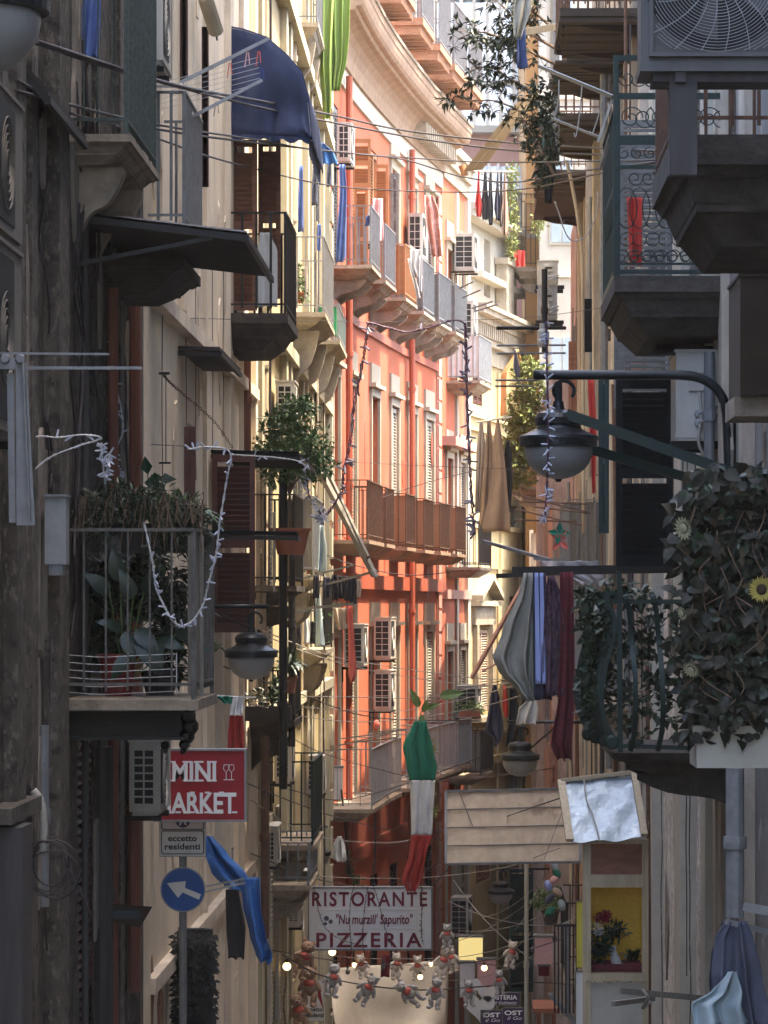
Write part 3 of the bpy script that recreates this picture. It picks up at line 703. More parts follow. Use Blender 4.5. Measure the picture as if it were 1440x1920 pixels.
# lower glazed veranda on the terrace
r = thing('veranda', 'low glazed veranda under striped roof on the far terrace', 'veranda', (.2, 92, 14))
m = MB(); m.box(-.6, 1.6, 92, 95, 13.0, 14.9); m.build('wall', 'pink_plaster', r)
m = MB(); m.hexa([(-.7,91.6,17.2),(1.8,91.6,17.2),(1.8,91.65,17.2),(-.7,91.65,17.2),(-.7,95,18.3),(1.8,95,18.3),(1.8,95.05,18.3),(-.7,95.05,18.3)]); m.build('roof_glazing', 'sky_glass', r)
m = MB()
for k in range(11): m.bar((-.7+k*.25, 91.55, 17.22), (-.7+k*.25, 95, 18.34), .07, .07)
for k in range(6): m.bar((-.65+k*.48, 91.8, 14.9), (-.65+k*.48, 91.8, 17.2), .07, .07)
for z in (14.95, 16.0, 17.15): m.bar((-.7, 91.8, z), (1.8, 91.8, z), .07, .07)
m.build('frame', 'white_stucco', r)
MB().box(-.62, 1.7, 91.9, 91.93, 14.95, 17.15).build('glazing', 'rain_glass', r)

# ---------------------------------------------------------------- right side; unseen roof heights shaped for sun and shade on the left
g1 = Facade([(1.9, 5), (1.9, 26.0)], -1)
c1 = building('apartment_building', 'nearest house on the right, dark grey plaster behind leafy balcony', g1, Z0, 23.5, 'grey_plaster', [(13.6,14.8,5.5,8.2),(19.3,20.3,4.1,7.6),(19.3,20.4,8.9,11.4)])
window(c1, g1, 13.6,14.8,5.5,8.2,'shutter','green_wood','green_wood'); window(c1, g1, 19.3,20.3,4.1,7.6,'glass','green_wood'); window(c1, g1, 19.3,20.4,8.9,11.4,'glass','beige_trim')
strips(c1, g1, [(24.9,25.25,.06,Z0,20),(22.7,23.2,.07,Z0,20),(25.7,25.95,.05,Z0,20)], 'taupe_trim')
g2 = Facade([(1.9, 26.0), (1.9, 36.0)], -1); u2 = g2.tY
ops = [(u2(27.0),u2(28.1),8.5,11.5),(u2(27.2),u2(28.1),3.6,6.6),(u2(32),u2(33),7.9,10.6)]
c2_ = building('apartment_building', 'pale grey house on the right with cracked whitewashed pillars', g2, Z0, 25, 'whitewash', ops)
for o, kd in zip(ops, ('open','shutter','ajar')): window(c2_, g2, *o, kd, 'beige_trim', 'slate_wood')
strips(c2_, g2, [(26.05,26.6,.10,Z0,20),(28.6,29.2,.13,Z0,20),(30.0,30.5,.07,Z0,20),(33.4,34.1,.11,Z0,20)], 'board_pale')
for (ya, yb, zt, yw, lab) in ((36.0, 50.0, 15.0, (39, 43.4, 48.2), 'long taupe tenement on the right with stacked timber bottomed balconies'), (50.0, 64.0, 13.0, (53.6, 59), 'lower taupe house continuing the right side beyond the tenement'),
        (64.0, 75.0, 10.4, (66, 71), 'lower brownish house past the long tenement on the right'), (75.0, 85.0, 6.2, (80,), 'low shop house at the foot of the orange house')):
    g3 = Facade([(1.9 if ya < 60 else 1.56, ya), (1.9 if ya < 60 else 1.56, yb)], -1); u3 = g3.tY
    ops = [(u3(y), u3(y+1.1), z, z+2.7) for y in yw for z in (3.4, 8.3, 12.2) if z+2.7 < zt]
    c3_ = building('apartment_building', lab, g3, Z0, zt, 'taupe', ops)
    for k, o in enumerate(ops): window(c3_, g3, *o, ('open','shutter','glass')[k % 3], 'taupe_trim', 'slate_wood')
    q = []; y = ya+.1
    while y < yb-.9: w_ = rnd.uniform(.2,.8); zz = rnd.choice((Z0, Z0, 3.2, 7.9)); q.append((y, y+w_, rnd.uniform(.05,.16), zz, rnd.choice((zt-.1, zt-.1, 7.7 if zz < 7 else zt-.1)))); y += w_+rnd.uniform(.5,2.4)
    strips(c3_, g3, q, 'taupe_trim')
g4 = Facade([(1.42, 86.0), (1.42, 118)], -1)
c4_ = building('apartment_building', 'orange plastered house at the far end on the right', g4, Z0, 30, 'orange_plaster', [(1.0,2.0,10.5,13),(1.0,2.0,14.5,17),(1.0,2.0,18.5,21)])
for z in (10.5,14.5,18.5): window(c4_, g4, 1.0,2.0,z,z+2.5,'glass','cream_paint')
m = MB()
for z in (9.7, 12.3, 16.2): m.box(1.40, 6, 85.93, 85.998, z, z+.12)
m.build('string_course', 'orange_plaster', c4_)

# ================================================================ balconies
def bp(label, side, pxw, pxf, py, L, xw=None, **kw):
    """balcony whose near end meets the wall at pixel column pxw and reaches pxf; py = level of the slab top at the near end"""
    xw = xw if xw is not None else (-2.4 if side > 0 else 1.9)
    Y = xw*F/(pxw-VX); D = abs(pxf-pxw)*Y/F
    return balcony(label, (xw, Y, Zp(py, Y)), L, D, side, **kw), Y, D
# left
bL1, YL1, DL1 = bp('top left balcony caged in green bars and netting', 1, 130, 245, 251, 1.9, rail='net', rail_h=2.6, slab='stone_mid', t=.10, bl=.42, sp=.08, br=.004)
bL2, YL2, DL2 = bp('left balcony crowded with potted plants behind pale bars', 1, 115, 372, 1312, 1.5, rail='rail_dirty', rail_h=1.0, slab='stone_mid', t=.14, moulded=False, sp=.125, br=.005, bracket=None)
bp('narrow balcony with flat grey bars beside the beige wall', 1, 272, 352, 425, 1.6, rail='grey_metal', slab='stone_mid', bracket=None, sp=.075, br=.011)
bp('balcony slab hidden under the rusty corrugated canopy', 1, 192, 345, 482, 1.4, rail='iron', slab='stone_dark', bracket=None, rail_h=0)
bp('balcony with brown shutters under the big blue awning', 1, 427, 540, 587, 2.0, rail='iron', slab='stone_dark', bracket=None, sp=.13, br=.012, t=.22)
bp('dark balcony with tall posts below the leafy shrub', 1, 470, 556, 1098, 1.9, rail='iron', slab='stone_dark', bl=.35, sp=.12, br=.012)
bp('small dark balcony holding plant pots above the air conditioners', 1, 468, 552, 1352, 1.8, rail='iron', slab='stone_dark', bl=.3, sp=.12, br=.01, rail_h=.55)
bp('sunlit cream balcony on a curling stone bracket', 1, 541, 610, 585, 3.2, rail='pale_metal', slab='stone_pale', bl=1.0, sp=.11, br=.008)
bp('cream balcony screened in bright green plastic', 1, 578, 637, 637, 3.0, rail='pale_metal', slab='stone_pale', bl=1.0, panel='green_screen', rail_h=.52)
bp('high yellow house balcony with cracked pale slab', 1, 558, 597, 42, 2.2, rail='grey_metal', slab='stone_pale', bl=.8)
bp('high balcony further along the yellow house', 1, 574, 606, 92, 2.0, rail='grey_metal', slab='stone_pale', bl=.8)
bp('lower yellow house balcony on a crumbling bracket', 1, 556, 612, 1218, 2.6, rail='iron', slab='stone_pale', bl=.7)
bp('yellow house balcony draped in bean plants beside the shrub', 1, 528, 592, 1078, 2.4, rail='pale_metal', slab='stone_pale', bl=.7, panel='grey_wood')
bp('shaded green railed balcony over the restaurant sign', 1, 505, 590, 1585, 2.6, rail='iron_green', slab='stone_mid', bl=.4, rail_h=1.0)
bp('balcony piled with white bundles left of the restaurant sign', 1, 500, 583, 1660, 2.2, rail='grey_metal', slab='stone_mid', bl=.3, rail_h=.5)
# red house
ords = ('first', 'second', 'third', 'fourth', 'fifth', 'sixth')
def rb(label, Yc, z, L, D, **kw):
    t = t4(Yc) - L/2; x, y = f4.at(t, .0)
    return balcony(label, (x, y, z), L, D, 1, rz=f4.ang(t+L/2), **kw)
for k, Y in enumerate(bays):
    rb(f'{ords[k]} balcony from the near end on the upper floor of the red house', Y, 11.8, 1.8, .72, rail='grey_metal' if k not in (2,) else 'orange_wood', slab='stone_mid', sp=.1, bl=.35,
       panel={2: 'orange_wood', 3: 'slate_wood', 4: 'slate_wood', 5: 'grey_metal'}.get(k), group='upper floor balconies of the red house')
    rb(f'{ords[k]} balcony from the near end on the middle floor of the red house', Y, 7.14, 1.45 if k else 3.0, .72, rail='rust', slab='cornice_stone', sp=.13, bl=.2,
       panel='wicker' if k in (2,3,4,5) else None, group='middle floor balconies of the red house', bracket=None)
    rb(f'{ords[k]} balcony from the near end on the lower floor of the red house', Y, 2.64, 2.2 if k else 3.2, .80, rail='pale_metal', slab='stone_mid', sp=.16, br=.007, bl=.3,
       panel=('grey_wood' if k in (5,) else None), group='lower floor balconies of the red house', bracket=None)
    t = fa.tY(Y)-1.0; x, y = fa.at(t, 0)
    balcony(f'{ords[k]} rooftop balcony from the near end above the red house cornice', (x, y, 17.0), 2.0, 1.25, 1, rz=fa.ang(t+1), rail='grey_metal', slab='brick_stone', sp=.07, br=.008, rail_h=1.25, bracket=None, group='rooftop balconies above the red house', t=.3, moulded=False)
for k, (Y, z, lab) in enumerate(((75.0, 11.0, 'last upper balcony with a lace covered rail past the red house'), (75.0, 6.9, 'corner balcony with wicker screen past the red house'), (75.4, 2.3, 'grey panelled balcony full of greenery past the red house'))):
    t = t5(Y); x, y = f5.at(t, 0)
    balcony(lab, (x, y, z), 2.2, .75, 1, rz=f5.ang(t+1), rail='iron' if k else 'pale_metal', slab='stone_mid', panel=('white_cloth', None, 'grey_wood')[k], bl=.3, bracket=None)
# right
bp('green scrollwork balcony high on the right', -1, 1366, 1152, 517, 2.6, rail='iron_green', slab='stone_dark', bracket=None, t=.26, bars=False, rail_h=1.32)
bp('dark balcony overhanging the top right corner', -1, 1575, 1262, 252, 2.0, rail='rust', slab='stone_dark', bracket=None, t=.34, sp=.12)
bp('green belly railed balcony full of leaves on the right', -1, 1400, 1150, 1412, 2.4, rail='iron_green', slab='stone_dark', bl=.22, t=.10, bars=False, rail_h=0)
for pw, pf, py, L, lab in ((1203,1050,15,2.6,'first dark plank bottomed balcony of the upper right row'), (1170,1063,98,2.9,'second dark balcony of the upper right row, with a ragged edge'),
        (1140,1040,212,3.6,'third dark balcony of the upper right row, above the coat sleeves'), (1112,1014,318,6.0,'fourth and longest dark balcony of the upper right row')):
    bp(lab, -1, pw, pf, py, L, rail='rust', slab='tiles_brown', bracket='stone', bl=.14, t=.2, rail_h=.9, moulded=False, group='dark balconies in the upper right row')
bp('balcony of rotting grey planks behind the lamp', -1, 1150, 1062, 1150, 4.0, rail='grey_metal', slab='stone_mid', bl=.3, panel='grey_wood', rail_h=1.5)
bp('brown balcony below the hanging ivy on the right', -1, 1045, 963, 912, 4.0, rail='rust', slab='stone_mid', bl=.4)
bp('small balcony with red umbrella on the orange house', -1, 1014, 957, 438, 1.6, xw=1.8, rail='iron', slab='stone_pale', bl=.4, bracket='stone', t=.25)
bp('lower small balcony with red blanket on the orange house', -1, 1022, 966, 500, 1.6, xw=1.9, rail='iron', slab='stone_mid', bl=.4, t=.25)
bp('low right balcony behind the drying rack', -1, 1215, 1090, 1320, 3.0, rail='grey_metal', slab='stone_mid', bl=.3)
bp('shaded lower balcony with green shutters beyond the shrine', -1, 1150, 1060, 1850, 3.0, rail='iron', slab='stone_mid', bl=.3, rail_h=1.1)

# slatted bottoms and broken edges of the plank balconies
rr = random.Random(15)
for b in [o for o in list(col.objects) if o.type == 'EMPTY' and 'upper right row' in str(o.get('label'))]:
    x, y, z = b.location; m = MB(); yy = y+.02
    while yy < y+2.4:
        wd = rr.uniform(.08,.2); m.box(x-.86+rr.uniform(-.03,.06), x-.02, yy, yy+wd-.012, z-.135-rr.uniform(0,.02), z-.095); yy += wd
    m.build('plank_soffit', 'tiles_brown', b)
# dark beam with an ornate end under the planted balcony
r = thing('beam', 'heavy dark iron beam with an ornate end under the planted left balcony', 'beam', P(240,1392,20.35))
a, b = P(118,1388,20.35), P(345,1334,20.35); m = MB(); m.box(a.x,b.x,20.45,20.5,a.z+.02,b.z-.02); m.box(a.x,b.x,20.38,20.56,b.z-.02,b.z); m.box(a.x,b.x,20.38,20.56,a.z,a.z+.02); m.lathe([(0,-.012),(.012,-.01),(.012,0)], P(290,1361,20.44), 10, axis='Y', cap=False); m.build('girder', 'iron', r)
m = MB()
for k, (px, py, rr_) in enumerate(((352,1345,.05),(356,1362,.055),(350,1380,.05),(346,1396,.035),(344,1408,.02),(310,1398,.028),(310,1408,.015))): m.ell(P(px,py,20.47), (rr_,.06,rr_), 10)
m.box(P(344,0,20.4).x, P(363,0,20.4).x, 20.38, 20.56, P(0,1350,20.4).z, b.z); m.build('ornament', 'iron', r)
r = thing('wire_netting', 'sagging wire netting tied across the foot of the planted balcony bars', 'wire netting', P(230,1305,20.15)); m = MB()
for k in range(6): m.tube(smooth_pts([P(130,1228+14*k,20.13),P(190,1232+14*k,20.13),P(260,1229+14*k,20.13),P(330,1226+14*k,20.13)],4), .0018, 4)
m.tube([P(331,1224,20.13),P(331,1302,20.13)], .003, 4); m.build('wires', 'wire_white', r)
m = MB(); Yp = 20.3
for k, (x0, x1) in enumerate(((352,361),(362,371),(372,380))): a, b = P(x0,1306,Yp), P(x1,1004,Yp); m.box(a.x,b.x,Yp+.03*k,Yp+.02+.03*k,a.z,b.z)
one(m, 'board', 'grey_wood', 'weathered upright boards at the street end of the planted balcony', 'boards')

r = thing('apartment_building', 'slim cream house wall standing in front of the orange one', 'building', (1.74, 84.6, Z0))
MB().box(1.74, 6, 84.6, 85.9, Z0, 23).build('wall', 'white_stucco', r)
for z in (9.9, 14.2, 18.6): MB().box(1.70, 6, 84.52, 84.598, z, z+.14).build('string_course', 'beige_trim', r)
for z in (10.6, 15.0, 19.2): w_ = MB().box(1.98, 2.6, 84.55, 84.597, z, z+2.2).build('window', 'cream_paint', r); MB().box(2.03, 2.27, 84.53, 84.549, z+.06, z+2.1).box(2.31, 2.55, 84.53, 84.549, z+.06, z+2.1).build('pane', 'rain_glass', w_)
def chips(root, fac, Y0, Y1, z0, z1, n, mat, name, seed, smin=.1, smax=.5, th=.022):
    rr = random.Random(seed); m = MB()
    for _ in range(n):
        Yc = rr.uniform(Y0, Y1); zc = rr.uniform(z0, z1); r_ = rr.uniform(smin, smax); k = rr.randint(9, 14); el = rr.uniform(1.0, 2.4); pts = []
        for i in range(k):
            a = 6.283*i/k; q = r_*rr.uniform(.55, 1.1); x, y = fac.at(max(.02, min(fac.L-.02, fac.tY(Yc)+q*math.cos(a)*.6)), .001); pts.append(Vector((x, y, zc+q*el*math.sin(a))))
        x0, y0 = fac.at(1, 0); x1, y1 = fac.at(1, th*rr.uniform(.6, 1.6)); m.prism(pts, (x1-x0, y1-y0, 0))
    m.build(name, mat, root)
chips(b1, f1, 17, 24.6, 0, 10.5, 60, 'plaster_flake', 'plaster_flakes', 1); chips(b1, f1, 17, 24.6, 0, 10.5, 26, 'stone_dark', 'exposed_stone', 2, .15, .45, .012)
chips(b2, f2, 25.3, 37, 1, 12.5, 26, 'beige_trim', 'plaster_patches', 3, .15, .6, .010); chips(b2, f2, 25.2, 27, 1.0, 3.0, 7, 'brick_patch', 'exposed_brick', 4, .15, .4, .015)
chips(c2_, g2, 26.2, 35.5, 1, 8, 26, 'plaster_flake', 'plaster_flakes', 5, .12, .5, .02)
chips(c1, g1, 17, 25.8, 1, 9, 24, 'plaster_flake', 'plaster_flakes', 6, .12, .4, .015)
chips(b4, f4, 57.5, 74, 1, 14, 34, 'pipe_redwall', 'darker_repairs', 7, .1, .4, .006)

rr = random.Random(61)
for k, Y in enumerate(bays):       # little vaulted brick joists under the rooftop balconies
    b = [o for o in col.objects if o.get('label') == f'{ords[k]} rooftop balcony from the near end above the red house cornice'][0]
    m = MB()
    for i in range(12): m.box(.05, 1.2, .04+i*.165, .04+i*.165+.085, -.29-rr.uniform(0,.03), -.136)
    me = bpy.data.meshes.new('joists'); me.from_pydata([tuple(v) for v in m.v], [], m.f); me.materials.append(MATS['brick_stone']); o = bpy.data.objects.new('joists', me); col.objects.link(o); o.parent = b
# rusty edge flashing and stains on the cornice lip
sweep(f4, .01, f4.L-.01, [(.66,16.425),(.72,16.425),(.72,16.49),(.66,16.49)]).build('gutter', 'stone_mid', b4)
r = thing('railing', 'pale glass terrace railing over the white penthouse', 'railing', (-.1, 80, 15.52)); m = MB(); g_ = MB()
for i in range(9): t = .2+i*.85; x, y = f6a.at(t, .2); m.tube([(x,y,15.5),(x,y,16.4)], .02, 6)
f6a.box(m, .2, 7.0, .18, .22, 16.4, 16.44); m.build('posts', 'pale_metal', r); f6a.box(g_, .25, 6.9, .195, .205, 15.55, 16.35); g_.build('glass', 'rain_glass', r)
# ================================================================ lamps
def street_lamp(label, c, R_, arm_to, group='hanging street lamps'):
    """c = centre of the hood rim; R_ rim radius; arm_to = list of points for the bracket arm"""
    c = Vector(c); root = thing('street_lamp', label, 'street lamp', c, 0, group)
    u = R_
    hood = [(u*1.0,-.20*u),(u*1.0,-.05*u),(u*1.04,-.02*u),(u*1.02,.05*u),(u*.80,.14*u),(u*.60,.24*u),(u*.56,.32*u),(u*.60,.36*u),(u*.62,.52*u),(u*.54,.64*u),(u*.34,.70*u),(u*.16,.74*u),(u*.13,.95*u),(u*.0,.95*u)]
    MB().lathe([(u*.9,-.22*u)]+hood, c, 36).build('hood', 'lamp_metal', root, smooth=False)
    bowl = [(u*.88,-.215*u)] + [(u*.88*math.cos(a), -.25*u - u*.80*math.sin(a)**.9) for a in [R(x) for x in (4,14,26,38,50,62,74,84)]] + [(0.0,-1.06*u)]
    MB().lathe(bowl, c, 36).build('glass_bowl', 'bowl', root, smooth=True)
    MB().lathe([(u*.06,-1.12*u),(u*.10,-1.05*u),(u*.05,-1.03*u)], c, 10).build('finial', 'lamp_metal', root)
    m = MB(); m.tube([c+Vector((0,0,.9*u)), c+Vector((0,0,1.45*u))], .10*u, 8)
    m.tube([c+Vector((.14*u+.26*u*math.cos(a), 0, 1.22*u+.26*u*math.sin(a))) for a in [R(x) for x in range(-40, 230, 20)]], .055*u, 6)
    m.build('hanger', 'lamp_metal', root)
    for k, (pts, r) in enumerate(arm_to): MB().tube(smooth_pts(pts, 6) if len(pts) > 2 else pts, r, 10).build('arm' if k == 0 else 'stay', 'lamp_metal', root, smooth=True)
    return root
Y = 24.6
r = street_lamp('big dark lamp with grey bowl on the thick curved pipe at right', P(1047,822,Y), 73*Y/F, [([P(1000,703,Y),P(1120,703,Y),P(1260,703,Y),P(1315,710,Y),P(1348,735,Y),P(1362,775,Y),P(1366,860,Y),P(1366,880,Y)], .036)])
m = MB(); m.bar(P(1062,776,Y-.15), P(1370,885,Y-.3), .02, .075); m.bar(P(1050,826,Y+.2), P(1290,896,Y+.6), .02, .07); m.bar(P(1350,882,Y-.1), P(1400,880,Y-.1), .05, .045); m.build('flat_stay', 'iron_green', r)
Y = 30.7
street_lamp('grey bowl lamp on a straight arm beside the left brown shutter', P(471,1222,Y), 50*Y/F, [([P(382,1137,Y),P(504,1137,Y)], .022), ([P(392,1140,Y),P(470,1180,Y)], .007)])
Y = 20.0
Y = 15.5
street_lamp('huge lamp bowl cut off by the top left corner', P(-48,-6,Y), 141*Y/F, [([P(-48,-220,Y), P(-110,-220,Y)], .04)])
one(MB().bar(P(-60,243,17.5), P(108,240,19.9), .06, .035).lathe([(.05,-.02),(.05,.02)], P(108,240,19.95), 10, axis='X'), 'iron_strut', 'iron', 'short black iron strut fixed to the wall under the top left lamp', 'strut')
Y = 46.0
street_lamp('grey bowl lamp hanging under the drying clothes at centre right', P(975,1417,Y), 37*Y/F, [([P(950,1353,Y),P(1140,1355,Y)], .022), ([P(985,1412,Y),P(1050,1355,Y)], .012)])
Y = 56.0
street_lamp('small lamp at the left end of the restaurant sign', P(592,1598,Y), 29*Y/F, [([P(485,1551,Y-8),P(612,1550,Y)], .025), ([P(492,1630,Y-9),P(600,1572,Y)], .028)])
Y = 66.0
street_lamp('small square shouldered lamp below the slatted canopy', P(939,1670,Y), 25*Y/F, [([P(924,1630,Y),P(1030,1629,Y)], .022)])

# ================================================================ air conditioners
def ac_unit(label, loc, L=.8, D=.3, Ht=.55, s=1, rz=0.0, mat='ac_white', cols=2, rows=6, gap=.1, group='air conditioners'):
    root = thing('air_conditioner', label, 'air conditioner', loc, 0, group); lx, ly, lz = loc
    def bx(mb, x0, x1, y0, y1, z0, z1):
        a, b = sorted((s*x0, s*x1)); return mb.box(lx+a, lx+b, ly+y0, ly+y1, lz+z0, lz+z1)
    m = MB(); bx(m, gap, gap+D, 0, L, 0, Ht); bx(m, gap-.01, gap+D+.012, -.012, L+.012, Ht+.001, Ht+.02); bx(m, gap+.02, gap+D-.02, .03, L-.03, -.03, -.001)
    m.build('casing', mat, root)
    m = MB(); bx(m, gap+.03, gap+D-.04, -.006, -.001, .05, Ht-.05); bx(m, gap+D+.001, gap+D+.006, .05, L*.68, .05, Ht-.05); m.build('intake_shade', 'ac_dark', root)  # black plates colour in the shade behind the grilles
    g = MB(); w_ = (D-.07)/cols
    for i in range(cols+1): bx(g, gap+.03+w_*i-.006, gap+.03+w_*i+.006, -.016, -.0065, .05, Ht-.05)
    for j in range(rows+1):
        z = .05+(Ht-.1)*j/rows; bx(g, gap+.03, gap+D-.04, -.0145, -.007, z-.006, z+.006)
    g.build('grille', mat, root)
    f = MB(); c = (lx+s*(gap+D+.012), ly+L*.365, lz+Ht/2)
    for rr in (.06,.1,.14,.18,.22): f.lathe([(rr,-.004),(rr+.006,0),(rr,.004),(rr,-.004)], c, 20, axis='X')
    f.build('fan_guard', mat, root)
    b = MB()
    for y in (.1, L-.15): bx(b, 0, gap+D, y, y+.03, -.07, -.031); bx(b, 0, .02, y, y+.03, -.3, -.071)
    b.build('wall_bracket', 'iron', root)
    root.rotation_euler = (0,0,rz); return root
def acp(label, px0, px1, y0, y1, L=.8, side=1, xw=None, Y=None, **kw):
    xw = xw if xw is not None else (-2.4 if side > 0 else 1.9)
    Yn = Y or xw*F/(px0-VX); tot = abs(px1-px0)*Yn/F; Ht = (y1-y0)*Yn/F; gap = min(.1, tot*.2)
    return ac_unit(label, (xw, Yn, Zp(y1, Yn)), L, tot-gap, Ht, side, gap=gap, **kw)
acp('air conditioner with barred side next to the red market sign', 228, 300, 1392, 1522, L=.85, rows=7)
acp('large dusty air conditioner seen edge on at the far left, upper one', -80, -8, 155, 420, L=.95, mat='grey_wood', rows=9, cols=1)
acp('large air conditioner edge on at the far left, below the upper one', -82, -10, 445, 800, L=.95, mat='grey_wood', rows=9, cols=1)
acp('grey air conditioner casing high beside the green netted balcony', 258, 305, -40, 112, L=.7, cols=1)
acp('air conditioner showing a louvred side behind the leafy shrub', 508, 552, 716, 800, L=.8)
acp('air conditioner under the plant pot balcony', 505, 547, 1392, 1465, L=.8)
acp('yellowed air conditioner next to the shaded green railings', 566, 607, 1420, 1487, L=.8)
acp('grey backed air conditioner behind the iron arm of the small lamp', 490, 520, 1552, 1620, L=.8)
acp('low air conditioner left of the restaurant sign', 530, 565, 1700, 1735, L=.7)
for Yc, z, pxw, ph, lab in ((59.2,5.0,46,76,'lowest left air conditioner on the red facade, above the clothes arms'), (63.9,4.1,40,72,'lower of two stacked air conditioners on the red facade'),
        (63.9,5.05,40,76,'upper of two stacked air conditioners on the red facade'), (61.5,12.6,30,60,'air conditioner behind the blue towel on the red facade'), (58.0,13.6,34,70,'topmost air conditioner on the red facade near the green sheets'),
        (69.0,13.1,34,80,'air conditioner beside the patchwork blanket'), (67.2,12.6,34,50,'small air conditioner left of the patchwork blanket')):
    t = t4(Yc); x, y = f4.at(t, 0); k = Yc/F
    ac_unit(lab, (x, y, z), .8, pxw*k-.08, ph*k, 1, rz=f4.ang(t), rows=5 if pxw < 40 else 6)
for Yc, z, pxw, ph, lab in ((75.6,13.5,44,66,'air conditioner at the end of the red cornice'), (75.6,11.9,42,75,'air conditioner beside the lace covered balcony'), (76.0,3.6,46,55,'air conditioner over the grey panelled balcony'), (75.0,-1.2,40,70,'air conditioner left of the slatted canopy')):
    t = t5(Yc); x, y = f5.at(t, 0); k = Yc/F
    ac_unit(lab, (x, y, z), .8, pxw*k-.08, ph*k, 1, rz=f5.ang(t))
# right side ones are seen on their plain ends
def ac_end(label, px0, px1, y0, y1, Y, L=.8, mat='ac_white', group='air conditioners'):
    """condenser seen on its service end: casing, cover plate, valves"""
    k = Y/F; a, b = P(px0, y1, Y), P(px1, y0, Y); root = thing('air_conditioner', label, 'air conditioner', a, 0, group)
    w_, h_ = b.x-a.x, b.z-a.z
    m = MB(); m.box(a.x, b.x, Y, Y+L, a.z, b.z); m.box(a.x-.012, b.x+.012, Y-.012, Y+L+.012, b.z+.001, b.z+.02); m.box(a.x-.006, b.x+.006, Y-.008, Y+.02, a.z+.02, a.z+.055); m.build('casing', mat, root)
    m = MB(); m.box(a.x+w_*.28, a.x+w_*.78, Y-.022, Y-.001, a.z+h_*.56, a.z+h_*.88); m.box(a.x+w_*.32, a.x+w_*.74, Y-.045, Y-.0225, a.z+h_*.76, a.z+h_*.84); m.build('cover_plate', mat, root)
    MB().box(a.x+w_*.35, a.x+w_*.70, Y-.026, Y-.0225, a.z+h_*.68, a.z+h_*.74).build('label_plate', 'ac_dark', root)
    m = MB()
    for q in (.3, .2): m.lathe([(.022,-.05),(.03,-.045),(.03,-.001)], (a.x+w_*.5, Y, a.z+h_*q), 10, axis='Y'); m.tube(smooth_pts([(a.x+w_*.5, Y-.05, a.z+h_*q),(a.x+w_*.75, Y-.09, a.z+h_*(q+.05)),(a.x+w_*1.05, Y-.02, a.z+h_*(q+.1))],5), .012, 6)
    m.build('valve', 'pale_metal', root)
    m = MB(); m.tube(smooth_pts([(a.x+w_*.53, Y-.02, a.z+h_*.55),(a.x+w_*.55, Y-.05, a.z+h_*.25),(a.x+w_*.5, Y-.05, a.z-.02),(a.x+w_*.68, Y-.04, a.z-.14)],6), .011, 6); m.build('hose', 'cable_pale', root)
    m = MB(); m.box(a.x-.04, b.x+.1, Y+.05, Y+.09, a.z-.06, a.z-.001); m.box(a.x-.04, b.x+.1, Y+L-.1, Y+L-.06, a.z-.06, a.z-.001); m.build('wall_bracket', 'iron', root)
    return root
ac_end('pale air conditioner end with yellowed cover, right behind the big lamp pipe', 1268, 1350, 660, 826, 25.5)
ac_end('upper grey cabinet air conditioner beside the black upright pole', 1009, 1046, 490, 534, 52)
ac_end('lower grey cabinet air conditioner beside the black upright pole', 1009, 1045, 537, 600, 52, mat='pale_metal')
# brown boxed unit on the far right edge
r = thing('air_conditioner', 'brown boxed air conditioner at the right edge above the hanging leaves', 'air conditioner', P(1390,750,20.5), 0, 'air conditioners')
a, b = P(1388,742,20.5), P(1475,518,20.5)
MB().box(a.x, b.x, 20.5, 21.4, a.z, b.z).box(a.x-.01, b.x+.01, 20.49, 21.41, b.z+.001, b.z+.02).build('casing', 'tiles_brown', r)
MB().box(a.x-.03, b.x+.25, 20.55, 21.3, a.z-.12, a.z-.001).build('shelf', 'stone_mid', r)
# big fan unit top right, facing the camera
Y = 16.0; a, b = P(1202,132,Y), P(1462,-150,Y)
r = thing('air_conditioner', 'large grey air conditioner with round wire fan guard filling the top right corner', 'air conditioner', P(1320,135,Y), 0, 'air conditioners')
MB().box(a.x, b.x, Y+.02, Y+.36, a.z, b.z).box(a.x-.004, b.x+.004, Y+.01, Y+.4, a.z-.001, a.z+.045).build('casing', 'ac_grey', r)
m = MB(); fx0, fx1, fz0 = P(1225,0,Y).x, P(1462,0,Y).x, P(0,98,Y).z
for q in ((fx0, fx1, fz0-.02, fz0),): m.box(q[0]-.02, q[1], Y-.012, Y+.019, q[2], q[3])
m.box(fx0-.02, fx0, Y-.012, Y+.0195, fz0+.001, b.z); m.build('front_frame', 'ac_grey', r)
c = P(1345, -45, Y)
MB().lathe([(.0,.012),(.345,.012),(.345,.016),(0,.016)], (c.x, Y, c.z), 40, axis='Y').build('fan_recess_shade', 'ac_dark', r)  # flat black disc, shade of the fan opening put into colour
m = MB()
for k in range(5):
    a0 = k*2*math.pi/5+.3
    pts = [Vector((c.x+rr*math.cos(a0+da), Y+.008+dy, c.z+rr*math.sin(a0+da))) for rr, da, dy in ((.05,0,0),(.28,.25,0),(.30,.65,.003),(.06,.7,.003))]
    m.prism(pts, (0,.003,0))
m.lathe([(.0,.002),(.07,.004),(.07,.011)], (c.x, Y, c.z), 20, axis='Y'); m.build('fan_blade', 'ac_grey', r)
m = MB()
